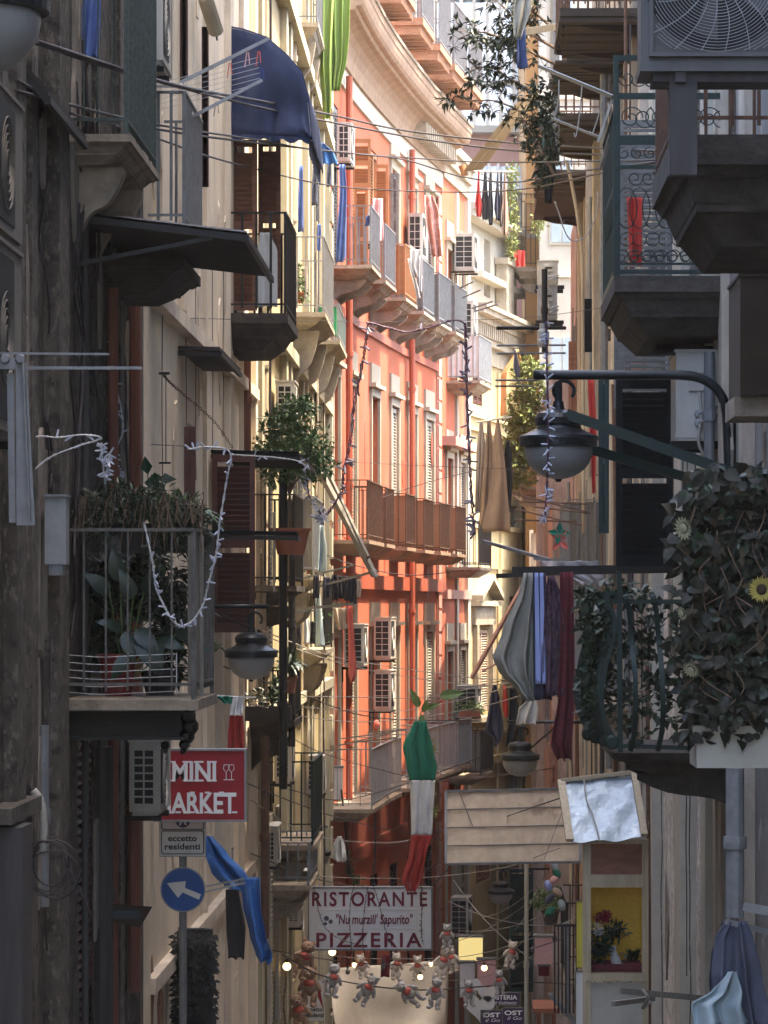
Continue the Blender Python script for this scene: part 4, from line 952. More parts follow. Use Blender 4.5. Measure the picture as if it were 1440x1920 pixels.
for k in range(26):
    rr = .03+.0148*k
    pts = [(c.x+rr*math.cos(t), Y-.012, c.z+rr*math.sin(t)) for t in [i*2*math.pi/56 for i in range(57)]]
    pts = [p for p in pts if fx0 < p[0] < b.x and fz0 < p[2] < b.z]
    if len(pts) > 2:
        # split where the clipped ring jumps
        seg = [pts[0]]
        for p in pts[1:]:
            if (Vector(p)-Vector(seg[-1])).length > .08:
                if len(seg) > 1: m.tube(seg, .0018, 4, cap=False)
                seg = []
            seg.append(p)
        if len(seg) > 1: m.tube(seg, .0018, 4, cap=False)
for k in range(20):
    t = k*2*math.pi/20+.1; p1 = Vector((c.x+.4*math.cos(t), Y-.010, c.z+.4*math.sin(t))); p0 = Vector((c.x+.04*math.cos(t), Y-.014, c.z+.04*math.sin(t)))
    f = 1.0
    while not (fx0 < p1.x and fz0 < p1.z) and f > 0: f -= .02; p1 = p0.lerp(p1, f)
    pm = [p0.lerp(p1, i/6) + Vector((-math.sin(t), 0, math.cos(t)))*.035*math.sin(i/6*3.14) for i in range(7)]
    m.tube(pm, .0024, 4)
m.build('fan_guard', 'pale_metal', r)
m = MB(); m.bar(P(1275,118,Y+.05), P(1275,155,Y+.05), .05, .05); m.box(P(1225,0,Y).x, P(1475,0,Y).x, Y+.05, Y+.3, P(0,150,Y).z, a.z-.002); m.bar(P(1280,150,Y+.1), P(1280,330,Y+.1), .13, .1); m.build('support', 'pipe_dark', r)

# ================================================================ canopies and awnings
def canopy(name, label, cat, mat, px0, px1, y0, y1, Ya, Yb, th=.03, strut=True, ribs=0):
    """sheet roof fixed to the left wall: near edge from (px0,y0) at the wall to (px1,y1) outside"""
    a, b = P(px0, y0, Ya), P(px1, y1, Ya); root = thing(name, label, cat, a)
    m = MB(); n = max(1, ribs)
    c = Vector((0, Yb-Ya, 0))
    if ribs:
        N = ribs*4
        m.sheet(lambda u, v: a.lerp(b, u) + c*v + Vector((0, 0, .014*math.sin(v*N*1.57))), 6, N, .005)
    else: m.hexa([a, b, b+c, a+c, a+Vector((0,0,th)), b+Vector((0,0,th)), b+c+Vector((0,0,th)), a+c+Vector((0,0,th))])
    m.build('roof_sheet', mat, root)
    m = MB(); m.bar(a+Vector((0,.02,-.03)), b+Vector((0,.02,-.03)), .03, .04); m.bar(b+Vector((0,0,-.03)), b+c+Vector((0,0,-.03)), .03, .04)
    if strut: m.bar(a+Vector((0,.03,-.32)), b.lerp(a,.2)+Vector((0,.03,-.05)), .025, .025)
    m.build('frame', 'iron', root); return root
canopy('canopy', 'rusty corrugated iron canopy sticking out from the left wall', 'canopy', 'canopy_dark', 135, 462, 398, 437, 20.9, 23.6, ribs=14)
canopy('canopy', 'small bare dark slab canopy on the beige wall', 'canopy', 'canopy_dark', 334, 412, 655, 657, 28.4, 31.0, strut=False)
canopy('canopy', 'tiny dark canopy under the top left lamp', 'canopy', 'canopy_dark', 20, 90, 100, 178, 18.2, 20.0, strut=False)
canopy('canopy', 'dark flat canopy over the brown shutters beside the shrub', 'canopy', 'black_wood', 395, 560, 849, 853, 31.8, 35.0, strut=False)
canopy('canopy', 'thin dark ledge halfway down the brown shutters', 'canopy', 'black_wood', 380, 556, 1000, 1003, 31.0, 31.4, strut=False)
# blue dome awning
Y = 34.0; root = thing('awning', 'faded navy blue awning with a scalloped valance over a balcony', 'awning', P(427,262,Y))
prof = [(420,48),(458,55),(500,70),(538,103),(566,136),(577,178),(581,222),(584,262)]
pp = [P(x, y, Y) for x, y in prof]; Ld = Vector((0, 2.6, 0))
def fdome(u, v):
    i = min(len(pp)-2, int(u*(len(pp)-1))); f = u*(len(pp)-1)-i
    return pp[i].lerp(pp[i+1], f) + Ld*v + Vector((0, 0, -.03*math.sin(v*math.pi)))
MB().sheet(fdome, 21, 8, .008).build('top_cloth', 'awning_blue', root, smooth=True)
def fside(u, v):
    i = min(len(pp)-2, int(u*(len(pp)-1))); f = u*(len(pp)-1)-i; top = pp[i].lerp(pp[i+1], f); bot = P(429 + (582-429)*u, 258, Y)
    q = top.lerp(bot, v); return q + Vector((0, .045*math.sin(u*9+v*5)*math.sin(v*3.14)+.02*math.sin(u*17-v*8)*math.sin(v*3.14), 0))
MB().sheet(fside, 24, 10, .006).build('side_cloth', 'awning_blue', root, smooth=True)
def valance(A, B, n, h=.17, amp=.045):
    A, B = Vector(A), Vector(B)
    return lambda u, v: A.lerp(B, u) + Vector((0, 0, -v*(h + amp*abs(math.sin(u*n*math.pi))))) + Vector((.0, .012*math.sin(u*n*6.28), 0))
m = MB().sheet(valance(P(429,250,Y-.02), P(580,258,Y-.02), 4.5, h=.02), 40, 3, .006); m.sheet(valance(P(580,250,Y), P(580,250,Y)+Ld, 9), 72, 3, .006); m.build('valance', 'awning_blue', root)
m = MB()
for v in (.0, .5, 1): m.tube([q+Ld*v+Vector((0,.01,-.012)) for q in pp], .01, 5)
m.bar(P(427,258,Y+.02), P(580,258,Y+.02), .02); m.build('frame', 'pale_metal', root)
# brown shutters under it
def leaf_panel(label, px0, px1, y0, y1, Y, mat, name='shutter', slats=True, group=None, th=.035):
    root = thing(name, label, 'shutter', P((px0+px1)/2, y1, Y), 0, group); a, b = P(px0, y1, Y), P(px1, y0, Y)
    m = MB(); e = .05
    m.box(a.x, a.x+e, Y, Y+th, a.z, b.z); m.box(b.x-e, b.x, Y, Y+th, a.z, b.z)
    mid = (a.z+b.z)/2
    for z0, z1 in ((a.z, a.z+.09), (mid-.04, mid+.04), (b.z-.07, b.z)): m.box(a.x+e, b.x-e, Y+.002, Y+th-.002, z0, z1)
    m.build('stile', mat, root)
    m = MB(); z = a.z+.13
    while z < b.z-.09:
        if abs(z+.02-mid) > .06: m.hexa([(a.x+e,Y+.003,z),(b.x-e,Y+.003,z),(b.x-e,Y+th-.003,z-.045),(a.x+e,Y+th-.003,z-.045),(a.x+e,Y+.003,z+.008),(b.x-e,Y+.003,z+.008),(b.x-e,Y+th-.003,z-.037),(a.x+e,Y+th-.003,z-.037)])
        z += .05
    m.build('slats', mat, root); return root
leaf_panel('open brown louvred shutter under the blue awning, wall side', 430, 482, 262, 582, 34.4, 'brown_wood2')
leaf_panel('open brown louvred shutter under the blue awning, street side', 484, 526, 262, 560, 35.6, 'brown_wood2')
leaf_panel('dark plum shutter standing open above the grey bowl lamp', 397, 478, 852, 1186, 31.6, 'brown_wood')
leaf_panel('pale louvred shutter beside the dark balcony posts', 480, 499, 860, 1180, 37.5, 'grey_wood')
leaf_panel('black green louvred shutter behind the big right lamp', 1155, 1262, 712, 1062, 26.2, 'black_wood')
leaf_panel('narrow dark shutter on the left wall beside the grey plank', 345, 366, 800, 1000, 28.2, 'brown_wood')
leaf_panel('narrow green shutter standing ajar behind the red towel', 1122, 1142, 700, 1000, 34.0, 'green_wood')
leaf_panel('deep green louvred shutters behind the white pole', 955, 1000, 1630, 1860, 72.0, 'green_wood')
leaf_panel('orange louvred shutter open on the upper red facade, left one', 660, 695, 260, 352, 60.5, 'orange_wood')
leaf_panel('orange louvred shutter open on the upper red facade, right one', 701, 728, 308, 545, 63.9, 'orange_wood')
leaf_panel('grey lattice shutter on the upper red facade next to the orange pair', 733, 747, 325, 480, 66.8, 'slate_wood')
leaf_panel('grey lattice shutter on the upper red facade beside the patchwork', 767, 776, 358, 470, 69.3, 'slate_wood')
leaf_panel('tall orange shutter of the nearest upper balcony door', 664, 690, 352, 545, 60.9, 'orange_wood')
leaf_panel('white lattice blind at the far corner of the yellow house', 606, 620, 680, 905, 56.2, 'cream_paint')

# slatted clear canopy across the street
Y = 42.0; A, B = P(836,1484,Y), P(1088,1478,Y+.5); C, D = P(1088,1616,Y+.2), P(836,1620,Y-.3)
root = thing('clear_canopy', 'scratched amber plastic canopy in a grey metal frame right of the flag', 'canopy', D)
MB().sheet(lambda u, v: A.lerp(B,u).lerp(D.lerp(C,u), v) + Vector((0,.01*math.sin(u*20),0)), 20, 10, .008).build('plastic_sheet', 'poly_panel', root)
m = MB()
for a, b in ((A,B),(D,C),(A,D),(B,C)): m.bar(a+Vector((0,-.02,0)), b+Vector((0,-.02,0)), .03, .03)
for v in (.25,.5,.75): m.bar(A.lerp(D,v)+Vector((0,-.018,0)), B.lerp(C,v)+Vector((0,-.018,0)), .014, .014)
m.bar(P(861,1484,Y-.05), P(912,1615,Y-.05), .012); m.bar(P(1070,1480,Y-.05), P(1020,1612,Y-.05), .008); m.build('frame', 'grey_metal', root)
# foil lidded board and the shrine
Y = 27.0
root = thing('foil_board', 'crinkled silver foil board in a pale wooden frame over the shrine', 'board', P(1130,1585,Y))
A, B, C, D = P(1052,1468,Y), P(1188,1452,Y), P(1208,1570,Y-.5), P(1068,1580,Y-.5)
MB().sheet(lambda u, v: A.lerp(B,u).lerp(D.lerp(C,u), v) + Vector((0,0,.010*math.sin(u*13+v*9)+.008*math.sin(v*21+u*4))), 26, 18, .006).build('foil_sheet', 'foil', root)
m = MB()
for a, b, w_ in ((A,B,.045),(A,D,.06),(B,C,.05)): m.bar(a+Vector((0,-.02,.02)), b+Vector((0,-.02,.02)), w_, .03)
m.build('frame', 'pale_wood', root)
m = MB(); m.tube(smooth_pts([P(1095,1462,Y-.06),P(1100,1500,Y-.2),P(1112,1530,Y-.35),P(1125,1578,Y-.56)],6), .006, 5); m.build('loose_cord', 'cable_pale', root)
Y = 26.6
root = thing('shrine', 'wooden street shrine cabinet with a yellow interior', 'shrine', P(1152,1915,Y))
def pb(m, x0, x1, y0, y1, Ya, Yb): a, b = P(x0,y1,Ya), P(x1,y0,Ya); return m.box(a.x, b.x, Ya, Yb, a.z, b.z)
m = MB(); pb(m,1093,1108,1574,1925,Y,Y+.05); pb(m,1204,1216,1574,1925,Y,Y+.05); pb(m,1108.1,1203.9,1640,1664,Y,Y+.04); pb(m,1108.1,1203.9,1574,1582,Y,Y+.045); pb(m,1097,1214,1826,1840,Y-.02,Y-.001); m.build('frame', 'pale_wood', root)
m = MB(); pb(m,1108.2,1203.8,1582.5,1639.5,Y+.02,Y+.03); m.build('upper_panel', 'brown_wood2', root)
m = MB(); pb(m,1095,1213,1660,1830,Y+.42,Y+.44); m.build('back_panel', 'shrine_yellow', root)
m = MB(); pb(m,1095,1099,1664,1826,Y+.06,Y+.41); pb(m,1210,1214,1664,1826,Y+.06,Y+.41); pb(m,1100,1209,1824,1829,Y+.06,Y+.41); m.build('case_side', 'pale_wood', root)
m = MB(); pb(m,1108.2,1203.8,1842,1925,Y+.02,Y+.03); m.build('lower_panel', 'board_pale', root)
one(pb(MB(),1109,1203,1808,1822,Y+.08,Y+.4), 'cloth', 'maroon_cloth', 'dark red cloth on the floor of the shrine', 'cloth')
MBv = MB(); MBv.tube([P(1147,1775,Y+.15),P(1153,1797,Y+.15),P(1163,1822,Y+.15)], .035, 14, taper=.045); one(MBv, 'vase', 'white_cloth', 'leaning white vase inside the shrine', 'vase', smooth=True)

# ================================================================ signs
def sign_box(name, label, px0, px1, y0, y1, Y, mat, th=.08, frame='pale_metal', cat='sign', bw=.015, group=None):
    root = thing(name, label, cat, P((px0+px1)/2, y1, Y), 0, group); a, b = P(px0,y1,Y), P(px1,y0,Y)
    MB().box(a.x, b.x, Y, Y+th, a.z, b.z).build('panel', mat, root)
    m = MB()
    if frame:
        m.box(a.x-bw, b.x+bw, Y-.012, Y+th+.01, b.z+.001, b.z+bw+.001); m.box(a.x-bw, b.x+bw, Y-.012, Y+th+.01, a.z-bw-.001, a.z-.001)
        m.box(a.x-bw, a.x-.001, Y-.012, Y+th+.01, a.z, b.z); m.box(b.x+.001, b.x+bw, Y-.012, Y+th+.01, a.z, b.z); m.build('frame', frame, root)
    return root
def letters(root, txt, px, py, hpx, Y, mat, wpx=None, off=0.0, shear=0.0, serif=False, name='lettering'):
    """txt centred at px with its baseline at py; hpx cap height in photo pixels, wpx whole width"""
    k = Y/F; size = hpx*k/.73
    t = text_mb(txt, size, (0,0,0), off=off, shear=shear); xs = [v.x for v in t.v]; wid = max(xs)-min(xs)
    sx = (wpx*k/wid) if wpx else 1.0
    o = P(px, py, Y-.006); c = (max(xs)+min(xs))/2
    t.v = [Vector((o.x+(v.x-c)*sx, o.y+v.y, o.z+v.z)) for v in t.v]
    t.build(name, mat, root); return t
def slab_serifs(root, glyphs, Y, mat, thick):
    m = MB()
    for x0, x1, y in glyphs: a, b = P(x0, y+thick/2, Y-.0085), P(x1, y-thick/2, Y-.0085); m.box(a.x, b.x, Y-.0125, Y-.0035, a.z, b.z)
    m.build('letter_serif', mat, root)
Y = 26.0
root = sign_box('shop_sign', 'red MINI MARKET shop sign with a wine glass drawing', 292, 458, 1408, 1537, Y, 'sign_red', .12)
letters(root, 'MINI', 364, 1464, 36, Y, 'letter_white', 82, off=.0055)
letters(root, 'MARKET', 368, 1524, 39, Y, 'letter_white', 150, off=.0055)
sf = []
for x in (324.5,347,356.5,368,377,392.5,401.5):
    for y in (1428.5, 1463.5): sf.append((x-4.5, x+4.5, y))
for x in (300,322,334,350,360,388,440): sf.append((x-5, x+5, 1523))
for x in (361,389,416): sf.append((x-5, x+4, 1486))
slab_serifs(root, sf, Y, 'letter_white', 3.2)
m = MB()
for cx in (424, 434):
    m.tube([P(cx-4,1434,Y-.008),P(cx-5,1442,Y-.008),P(cx,1448,Y-.008),P(cx+5,1442,Y-.008),P(cx+4,1434,Y-.008),P(cx-4,1434,Y-.008)], .0028, 5)
    m.tube([P(cx,1448,Y-.008),P(cx,1461,Y-.008)], .0028, 5); m.tube([P(cx-5,1462,Y-.008),P(cx+5,1462,Y-.008)], .0028, 5)
m.build('glass_drawing', 'letter_white', root)
def bordered(root, x0, x1, y0, y1, Y, mat='letter_black', r=.004, rad=4):
    pts = []
    for cx, cy, a0 in ((x1-rad,y0+rad,0),(x0+rad,y0+rad,90),(x0+rad,y1-rad,180),(x1-rad,y1-rad,270)):
        for a in (0,30,60,90): pts.append(P(cx+rad*math.cos(R(a0+a)), cy-rad*math.sin(R(a0+a)), Y-.004))
    pts.append(pts[0]); MB().tube(pts, r, 4, cap=False).build('border', mat, root)
Y = 26.3
root = sign_box('traffic_plate', 'white eccetto residenti plate under the market sign', 300, 385, 1541, 1605, Y, 'sign_white', .006, 'pale_metal', bw=.004)
bordered(root, 303, 382, 1558, 1601, Y, r=.0035); bordered(root, 303, 382, 1530, 1555, Y, r=.0035)
letters(root, 'eccetto', 342, 1577, 11.5, Y, 'letter_black', 54, off=.0015); letters(root, 'residenti', 342, 1592.5, 11.5, Y, 'letter_black', 66, off=.0015)
m = MB(); c = P(343, 1538, Y-.005); m.lathe([(0,-.001),(.058,-.001),(.058,.002),(0,.002)], c, 24, axis='Y'); m.build('symbol_disc', 'slate_cloth', root)
m = MB(); m.bar(P(337,1547,Y-.009), P(341,1539,Y-.009), .012); m.bar(P(349,1547,Y-.009), P(345,1539,Y-.009), .012); m.build('symbol', 'letter_white', root)
root = thing('traffic_sign', 'round blue traffic sign with a white arrow pointing up left', 'traffic sign', P(343,1710,Y))
c = P(343, 1668, Y); MB().lathe([(0,0),(.164,0),(.164,.006),(0,.006)], c, 40, axis='Y').build('disc', 'sign_blue', root)
MB().lathe([(.164,-.002),(.174,-.002),(.174,.008),(.164,.008),(.164,-.002)], c, 40, axis='Y').build('rim', 'pale_metal', root)
m = MB(); m.prism([P(x,y,Y-.0015) for x, y in ((377,1677),(347,1665),(348.5,1652),(313,1656),(334,1683.5),(342.5,1673),(373,1687))], (0,-.003,0)); m.build('arrow', 'sign_white', root)
one(MB().tube([P(343,1545,Y+.05),P(343,2010,Y+.05)], .03, 10), 'sign_post', 'grey_metal', 'thin grey post behind the blue arrow sign', 'post')
Y = 46.0
root = sign_box('restaurant_sign', 'large white RISTORANTE PIZZERIA sign hanging across the street', 580, 808, 1666, 1779, Y, 'sign_pale', .12, 'grey_metal', bw=.022)
letters(root, 'RISTORANTE', 693, 1698.5, 27, Y, 'letter_maroon', 216, off=.006)
letters(root, 'PIZZERIA', 692, 1775.5, 27.5, Y, 'letter_maroon', 198, off=.006)
letters(root, '"Nu murzill\' Sapurito"', 702, 1732, 18, Y, 'letter_maroon', 144, off=.004, shear=.12)
MB().bar(P(596,1706,Y-.004), P(600,1706,Y-.004), .001).build('seam', 'grey_metal', root)
bordered(root, 597, 782, 1705, 1741, Y, 'flag_white', r=.004, rad=1)
m = MB()
for px_, py_, r_ in ((612,1722,.035),(620,1728,.03),(610,1732,.025)): m.lathe([(0,-.004),(r_,-.004),(r_,-.001)], P(px_,py_,Y), 12, axis='Y')
m.build('fruit_mark', 'slate_cloth', root)
m = MB(); m.tube([P(560,1640,Y+.05),P(581,1664,Y+.05)], .01, 5); m.tube([P(840,1630,Y+.05),P(806,1664,Y+.05)], .01, 5); m.build('hanging_wire', 'cable', root)
root = sign_box('traffic_plate', 'faded eccetto residenti plate half hidden behind the brown bears', 566, 607, 1838, 1914, 48, 'sign_white', .006, 'pale_metal', bw=.005)
letters(root, 'eccetto', 588, 1896, 8, 48, 'letter_black', 34, off=.002); letters(root, 'residenti', 588, 1907, 8, 48, 'letter_black', 37, off=.002)
m = MB(); m.prism([P(594,1842,47.99),P(600,1852,47.99),P(607,1895,47.99),P(596,1868,47.99)], (0,-.004,0)); m.build('red_mark', 'flag_red', root)
for px0, px1, y0, y1, YY, lab in ((916,974,1862,1884,60,'purple OSTERIA board, the upper one'), (902,941,1895,1925,58,'purple OSTERIA board, lower left'), (943,982,1891,1925,59,'purple OSTERIA board, lower right')):
    root = sign_box('osteria_board', lab, px0, px1, y0, y1, YY, 'sign_purple', .05, 'slate_wood', bw=.012, group='purple osteria boards')
    w_ = px1-px0
    letters(root, 'OSTERIA' if w_ > 50 else 'OST', (px0+px1)/2, y0+12, 8.5, YY, 'letter_white', w_*.86, off=.003)
    letters(root, 'il Gobbetto' if w_ > 50 else 'il Go', (px0+px1)/2+w_*.06, y0+21, 6.5, YY, 'letter_white', w_*.7, off=0, shear=.25)
sign_box('yellow_sign', 'narrow yellow sign edge beside the shrine', 1081, 1094, 1690, 1814, 33, 'sign_yellow', .03, 'letter_black', bw=.006)
sign_box('white_sign', 'narrow white sign below the yellow one', 1080, 1097, 1822, 1925, 32.5, 'sign_white', .03, 'letter_black', bw=.006)
# ================================================================ cloths on lines and racks
drape('towel', 'blue_cloth', 'deep blue towel hanging inside the netted balcony', 'towel', [(-30,158,190),(40,153,188),(108,151,184)], 20.9, folds=2, amp=.02)
root = thing('bed_sheets', 'lime green sheets hanging in long folds at the top of the yellow house', 'bed sheets', P(625,180,50))
for k, (rows, f) in enumerate((([(-40,598,656),(60,604,654),(110,612,650),(172,616,636)], 4), ([(-40,597,628),(120,600,622),(190,606,622),(222,608,620)], 2))):
    drape_mb(rows, 50-.3*k, folds=f, amp=.05, nu=36, seed=k).build('sheet', 'lime_cloth', root, smooth=True)
drape('towel', 'tarp_blue', 'bright blue cloth poking out past the navy awning', 'towel', [(268,598,606),(285,598,625),(308,600,634)], 46, folds=2, amp=.03)
drape('towel', 'blue_cloth', 'long blue towel hanging over the grey balcony rail at top centre', 'towel', [(308,636,647),(360,637,650),(480,630,648),(492,631,642)], 55, folds=2, amp=.03)
for k, (x0, x1, y0, y1, mt, lab) in enumerate(((560,568,310,435,'blue_cloth','left narrow blue garment in the yellow house balcony'),(586,594,310,385,'slate_cloth','grey blue garment hanging beside the narrow blue one'),(614,621,305,350,'slate_cloth','short grey blue garment next to the topmost blue towel'))):
    drape('garment', mt, lab, 'clothes', [(y0,x0,x1),(y1,x0-1,x1+1)], 47+k, folds=1, amp=.02, nu=8, nv=10)
drape('garment', 'pink_cloth', 'pink shirt hung on a rack in front of the orange shutters', 'clothes', [(372,698,718),(440,696,719),(452,706,718)], 60, folds=1.5, amp=.03)
drape('garment', 'navy_cloth', 'little dark blue cloth below the long blue towel', 'clothes', [(404,686,694),(418,686,700),(424,685,690)], 58, folds=1, amp=.02, nu=8, nv=8)
drape('blanket', 'patch_cloth', 'patchwork quilt in pink and cream on the red facade', 'blanket', [(366,795,812),(400,796,823),(478,808,830),(482,812,829)], 67.5, folds=2, amp=.05)
root = thing('garment', 'white long sleeved shirt dangling between the upper red balconies', 'clothes', P(780,545,60))
drape_mb([(468,768,790),(500,770,788),(520,778,792)], 60, folds=2, amp=.03).build('body_cloth', 'white_cloth', root, smooth=True)
drape_mb([(485,764,771),(560,782,788)], 60.1, folds=1, amp=.02, nu=6).build('sleeve', 'white_cloth', root, smooth=True); drape_mb([(480,786,792),(548,786,791)], 59.9, folds=1, amp=.02, nu=6).build('sleeve', 'white_cloth', root, smooth=True)
# row of socks/trousers at upper centre
m = MB().tube(smooth_pts([P(868,318,70),P(905,322,70),P(965,322,70)],6), .02, 6); one(m, 'drying_pole', 'cream_paint', 'cream drying pole over the row of red and black clothes', 'pole')
for k, (x, w_, y1, mt, lab) in enumerate(((898,12,407,'red_cloth','red top, first in the upper row of dark clothes'),(910,12,412,'black_cloth','black garment right of the red top in the upper row'),(920,10,422,'black_cloth','longer black garment third in the upper row'),
        (933,12,414,'navy_dark','navy garment fourth in the upper row'),(940,8,425,'black_cloth','thin black garment fifth in the upper row'),(947,12,442,'brown_cloth','brown trousers last in the upper row'))):
    drape('garment', mt, lab, 'clothes', [(320,x-1,x+1),(350,x-3,x+2),(y1-25,x-w_/2-1,x+w_/2),(y1,x-w_/2+2,x+w_/2-2)], 70, folds=1.5, amp=.04, nu=12, nv=16, seed=k, group='row of clothes at upper centre')
drape('blanket', 'red_cloth', 'red blanket over the rail of the lower small orange house balcony', 'blanket', [(470,962,984),(500,968,984)], 82, folds=2, amp=.04)
# brown sheets/trousers hanging at centre right
m = MB().tube([P(893,792,52),P(960,782,52)], .015, 6); one(m, 'drying_pole', 'cream_paint', 'pale pole carrying the big brown trousers', 'pole')
drape('garment', 'brown_cloth', 'large brown trousers hanging widest at the centre right', 'clothes', [(786,931,935),(830,924,942),(900,922,950),(994,902,958),(997,905,957)], 52, folds=1.2, amp=.03, seed=3)
drape('garment', 'brown_cloth', 'brown cloth hanging left of the large brown trousers', 'clothes', [(788,914,919),(850,908,926),(950,900,926),(985,898,912)], 53, folds=2, amp=.04, seed=4)
drape('garment', 'tan_cloth', 'crumpled tan cloth at the left end of the brown clothes', 'clothes', [(790,900,905),(850,894,912),(960,893,906)], 54, folds=2, amp=.05, seed=5)
drape('garment', 'black_cloth', 'black sock shaped garment right of the brown trousers', 'clothes', [(826,950,954),(850,945,960),(910,948,961),(960,951,957)], 53, folds=1, amp=.03, seed=6)
drape('parasol_cover', 'ochre_cloth', 'ochre tent shaped parasol below the palazzo cornice', 'parasol', [(655,966,972),(705,938,990),(742,938,992),(780,936,994)], 74, folds=1.5, amp=.10, seed=8)
drape('garment', 'slate_cloth', 'grey cloth dangling in front of the ochre parasol', 'clothes', [(655,964,967),(690,963,974),(708,968,974)], 60, folds=1, amp=.02, nu=8, nv=10)
# right rack
Y = 29.0
root = thing('drying_rack', 'black drying rack bar loaded with clothes at centre right', 'drying rack', P(1110,1072,Y))
m = MB(); m.bar(P(930,1080,Y+.3), P(1265,1064,Y+.3), .03, .04); m.bar(P(960,1071,Y), P(1270,1066,Y), .02, .075); m.build('bar', 'iron', root)
m = MB()
for x in (980,1010,1040,1070,1100,1140): m.bar(P(x,1070,Y+.15), P(x,1070,Y+.45), .008)
m.build('cross_wire', 'iron', root)
drape('bed_sheet', 'grey_cloth', 'grey fitted sheet bulging at the left end of the black rack', 'bed sheet', [(1074,982,1004),(1110,974,1004),(1180,944,1004),(1235,925,1004),(1262,938,1002),(1290,968,1002),(1312,986,1003)], Y-.05, folds=2, amp=.05, seed=11)
drape('garment', 'tan_cloth', 'tan cloth peeping out under the grey fitted sheet', 'clothes', [(1225,922,950),(1262,940,992),(1305,978,990)], Y+.1, folds=1, amp=.03, seed=12)
root = thing('tracksuit_trousers', 'navy tracksuit trousers with two pale blue stripes on the black rack', 'trousers', P(1020,1310,Y))
drape_mb([(1074,1000,1024),(1180,1000,1030),(1290,1002,1032),(1312,1004,1036)], Y-.1, folds=1, amp=.02, seed=13).build('trouser_leg', 'navy_dark', root, smooth=True)
for x0 in (1004, 1013.5): drape_mb([(1074,x0-1,x0+5),(1180,x0,x0+7.5),(1282,x0+1,x0+9)], Y-.135, folds=.3, amp=.008, seed=13, nu=6).build('stripe', 'stripe_blue', root, smooth=True)
drape('garment', 'plaid_cloth', 'dark plum checked shirts bunched on the black rack', 'clothes', [(1080,1030,1038),(1110,1024,1050),(1200,1022,1062),(1305,1022,1060)], Y-.15, folds=3, amp=.04, seed=14)
drape('blanket', 'maroon_cloth', 'long maroon blanket reaching lowest from the black rack', 'blanket', [(1072,1052,1072),(1200,1054,1074),(1310,1050,1075),(1400,1036,1068),(1425,1050,1068)], Y-.2, folds=1.6, amp=.04, seed=15)
drape('plastic_sheet', 'plastic_wrap', 'clear crumpled plastic sheet lying over the black rack', 'plastic sheet', [(1052,1010,1120),(1066,1015,1128),(1096,1085,1135)], Y+.2, folds=3, amp=.06, seed=16)
# small rack clothes
Y = 47.0
m = MB(); m.bar(P(925,1280,Y), P(990,1265,Y), .012); one(m, 'drying_pole', 'iron', 'thin pole with navy shirts beside the grey fitted sheet', 'pole')
drape('garment', 'navy_dark', 'navy shirt hanging left of the hanging lamp', 'clothes', [(1284,924,930),(1310,919,936),(1370,910,944),(1385,926,940),(1398,924,930)], Y, folds=2, amp=.03, seed=17)
drape('garment', 'red_cloth', 'small faded red cloth next to the navy shirt', 'clothes', [(1286,943,949),(1330,942,953),(1345,946,952)], Y+.4, folds=1, amp=.02, nu=8, seed=18)
drape('garment', 'black_cloth', 'black garment directly behind the clothes beside the lamp hanger', 'clothes', [(1290,955,966),(1340,955,970),(1400,950,960)], Y+.6, folds=1, amp=.03, nu=8, seed=19)
drape('bag', 'white_cloth', 'white rag tied on top of the hanging lamp', 'rag', [(1312,990,1006),(1330,974,1010),(1358,970,1006)], 44.5, folds=2, amp=.04, seed=20)
# left centre rack
Y = 40.0
root = thing('drying_rack', 'wall drying rack with pale arms beside the shrub balcony', 'drying rack', P(600,1140,Y))
m = MB(); m.bar(P(545,1144,Y), P(662,1132,Y-.6), .03, .03); m.bar(P(548,1090,Y+.2), P(660,1060,Y-.2), .02); m.bar(P(597,1100,Y), P(700,1072,Y-.6), .025); m.bar(P(480,1152,Y), P(590,1145,Y), .02)
m.build('arm', 'grey_metal', root)
m = MB()
for k in range(5): m.bar(P(575+18*k,1142-2*k,Y), P(580+22*k,1080-2*k,Y-.1), .005)
m.build('wire', 'cable', root)
for k, (x0, x1, y0, y1, mt, lab) in enumerate(((622,634,1078,1125,'black_cloth','first black sock on the left drying rack'),(635,645,1080,1122,'black_cloth','second black sock on the left drying rack'),(646,656,1080,1126,'black_cloth','third black sock on the left drying rack'),
        (657,668,1082,1132,'black_cloth','fourth black sock on the left drying rack'),(669,676,1086,1120,'tan_cloth','tan sock at the right end of the left drying rack'),(588,598,1078,1122,'black_cloth','black vest left of the socks'),(606,618,1082,1120,'navy_dark','dark brassiere left of the black socks'))):
    drape('garment', mt, lab, 'clothes', [(y0,x0,x1),((y0+y1)/2,x0-1,x1+1),(y1,x0,x1)], Y-.1, folds=1.5, amp=.02, nu=10, nv=10, seed=30+k)
drape('garment', 'coral_cloth', 'long faded red scarf hanging below the left drying rack', 'scarf', [(1136,650,660),(1200,652,664),(1265,652,668),(1280,656,662)], Y+1, folds=1, amp=.025, seed=41)
drape('garment', 'ice_cloth', 'pale blue cloth strip hanging left of the black socks', 'clothes', [(985,598,606),(1030,596,612),(1072,594,610)], 43, folds=1, amp=.03, seed=42)
drape('garment', 'ice_cloth', 'pale mauve cloth drooping under the drying rack', 'clothes', [(1115,592,600),(1160,592,604),(1212,590,608)], 43.5, folds=1, amp=.03, seed=43)
drape('garment', 'tan_cloth', 'pinkish cloth hanging behind the drying rack arm', 'clothes', [(1140,624,650),(1165,630,648),(1180,636,646)], 42, folds=2, amp=.03, seed=44)
root = thing('folded_parasol', 'long folded grey parasol leaning out towards the left drying rack', 'parasol', P(700,1080,38))
